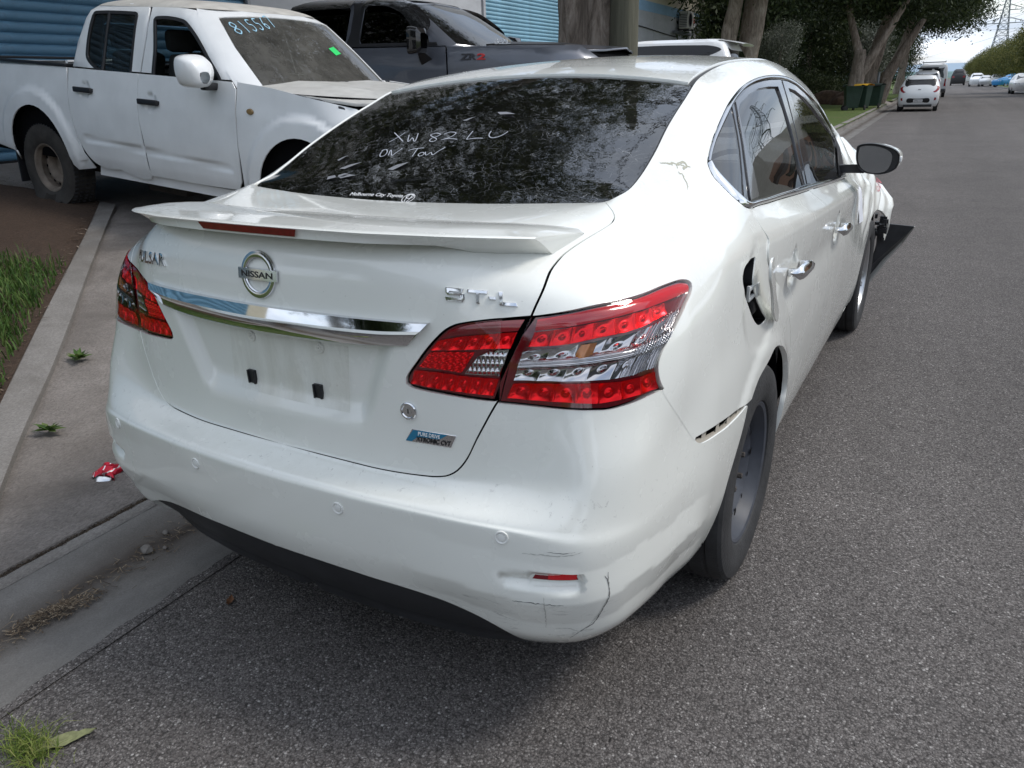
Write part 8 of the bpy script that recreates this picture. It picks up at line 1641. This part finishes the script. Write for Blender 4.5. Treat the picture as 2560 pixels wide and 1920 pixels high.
BE=thing('bench','weathered bench with orange slat in front of the dark garden trees','bench',(*rd(-6.0,45.5)[:2],ground_z(*rd(-6.0,45.5)[:2])),(0,0,.3))
for x in(-.5,.5): m=MB(); m.box((x,0,.25),(.08,.4,.5)); m.build('leg',mat('bench_leg',(.13,.12,.11),.8),BE)
m=MB(); m.box((0,0,.52),(1.3,.42,.06)); m.build('seat',mat('bench_grey',(.16,.15,.14),.8),BE); m=MB(); m.box((0,.2,.85),(1.3,.05,.16)); m.build('backrest',mat('bench_orange',(.45,.20,.05),.7),BE)
FN=thing('rail_fence','low white rail fence in the yard left of the hatchback','fence',(*rd(-2.2,56)[:2],.16),(0,0,1.35))
for z in(.35,.7): m=MB(); m.box((0,0,z),(3.6,.05,.12)); m.build('rail',WCLEAN,FN)
for x in(-1.7,-.6,.6,1.7): m=MB(); m.box((x,.05,.4),(.1,.06,.8)); m.build('post',WCLEAN,FN)
# ------------------------------------------------------------------ small things on the ground
CAN=thing('crushed_can','crushed red drink can lying on the concrete beside the bumper','can',(-1.405,.455,.045),(0,0,.5))
k=nodemat('can_red'); so=k.node('ShaderNodeSeparateXYZ'); k.L(k.t.outputs['Object'],so.inputs[0]); w=k.node('ShaderNodeTexWave'); w.inputs['Scale'].default_value=7; w.inputs['Distortion'].default_value=6; k.L(k.t.outputs['Object'],w.inputs[0]); c=k.mix(k.mr(w.outputs[1],.965,.985,0,1),(.50,.015,.035),(.78,.76,.76)); CANM=k.fin(c,.28); k.b.inputs['Metallic'].default_value=.45
rr=np.random.RandomState(8); m=MB(); rows=[]
for i,y in enumerate(np.linspace(-.055,.05,9)):
    row=[]
    for a in np.linspace(0,2*math.pi,25)[:-1]:
        x=.042*math.cos(a)*(1+.10*math.sin(y*90+a)); z=.017*math.sin(a)*(1+.3*math.sin(y*120))+.006*math.sin(a*3+y*140); row.append((x+.006*math.sin(y*75),y,z+.002*rr.randn()))
    row.append(row[0]); rows.append(row)
m.grid(rows); m.build('can_body',CANM,CAN,smooth=25)
m=MB(); m.lathe([(0,.026),(.004,.030),(.007,.029),(.005,.025),(.003,.0001)],'y',28); m.V=[(x*1.05,y*1+.0,z*.80) for x,y,z in m.V]; m.build('can_end',mat('can_aluminium',(.72,.72,.72),.22,1.0),CAN,smooth=40,loc=(.012,-.060,.004),rot=(R_(-42),0,R_(20)))
for i,(t,s,r_,lab) in enumerate([(-.300,.245,(.024,.018,.016),'grey angular stone lying in the gutter'),(-.26,.285,(.009,.007,.006),'pale chip beside the grey stone in the gutter'),(-.33,.345,(.012,.010,.009),'small brown stone beside the leaf litter in the gutter')]):
    x,y,_=rd(t,s); rock('stone',lab,(x,y,gz(t)+.008+r_[2]*.3),r_,mat('gutter_stone',(.17,.155,.14),.9,var=.3,vscale=60),5+i*2.1,2,'stone')
def dryleaf(label,c,L_,W_,rz,col,curl=.3,name='fallen_leaf'):
    m=MB(); rows=[]
    for t in np.linspace(-1,1,13):
        w=W_*(1-abs(t)**2.2)*(1+.15*math.sin(t*9)); rows.append([(t*L_,u*w,curl*L_*(t*t*.35)+W_*.5*abs(u)**1.5*curl*2+.0015*math.sin(t*17+u*3)) for u in(-1,-.5,0,.5,1)])
    m.grid(rows); o=m.build(name,mat('leaf_%d'%int(col[0]*1000),col,.75,var=.4,vscale=70),None,smooth=60,loc=c,rot=(0,0,rz)); tag(o,label,'leaf'); return o
dryleaf('small rusty-brown curled leaf on the asphalt under the bumper',(-.39,.16,.004),.022,.010,2.2,(.12,.055,.025),.5)
dryleaf('large dying leaf with brown edge at the bottom-left corner',(*rd(.235,-.395)[:2],.008),.078,.019,.95,(.20,.21,.10),.12)
dryleaf('crumpled brown leaf at the bottom edge left of the grass clump',(*rd(.03,-.50)[:2],.006),.045,.022,.2,(.13,.10,.07),.35)
rr=np.random.RandomState(12); pts=[(rd(.16,-.44)[0]+.05*rr.randn()*.8+.03,rd(.16,-.44)[1]+.022*rr.randn()+.0,.002) for _ in range(420)]
g=blades('grass_clippings',pts,.02,.05,.0011,leafmat('fresh_clipping',[(.06,.10,.015),(.13,.19,.03),(.22,.28,.06),(.30,.30,.10)],.3),15,2.2)
for x,y,n_,lab in((-2.47,1.02,34,'weed tuft growing out of the border strip'),(-1.86,.50,22,'broad-leaved weed at the near end of the border'),):
    rr=np.random.RandomState(int(-x*100)); m=MB(); z0=ground_z(x,y)+.02
    for _ in range(n_):
        a=rr.rand()*6.28; L_=.03+.06*rr.rand(); el=.3+.9*rr.rand(); w=.010+.006*rr.rand(); d=Vector((math.cos(a)*math.cos(el*.8),math.sin(a)*math.cos(el*.8),math.sin(el*.6))); e=Vector((-math.sin(a),math.cos(a),0)); p=Vector((0,0,0))
        m.add([tuple(p),tuple(p+d*L_*.5+e*w),tuple(p+d*L_+Vector((0,0,-.008))),tuple(p+d*L_*.5-e*w)],[(0,1,2,3)])
    o=m.build('weed',GRASS,None,smooth=None,loc=(x,y,z0)); tag(o,lab,'weed')

for i,(t,s,sc,rz,lab) in enumerate([(-3.5,-13,1.0,.5,'dark tree on the verge behind the camera'),(-8.5,-12,1.1,2.2,'dark tree beside the end of the warehouse behind the camera'),(-6.0,-16,1.0,.9,'dark bushy tree between two others behind the camera'),(-7,-19,1.15,1.7,'large dark tree set back behind the camera'),(-2.5,-24,1.0,3.0,'dark tree down the road behind the camera'),(11.5,-24,1.1,4.1,'dark tree across the road behind the camera'),(3.0,-70,1.3,5.0,'far dark tree closing the road behind the camera')]):
    tree('verge_tree',lab,t,s,[([(0,0,-.1),(.1,0,2),(0,0,4)],[.24,.18,.1],8)],crowns=[(cw if i%2 else cd_,(0,0,0),rz,sc)],seed=70+i)
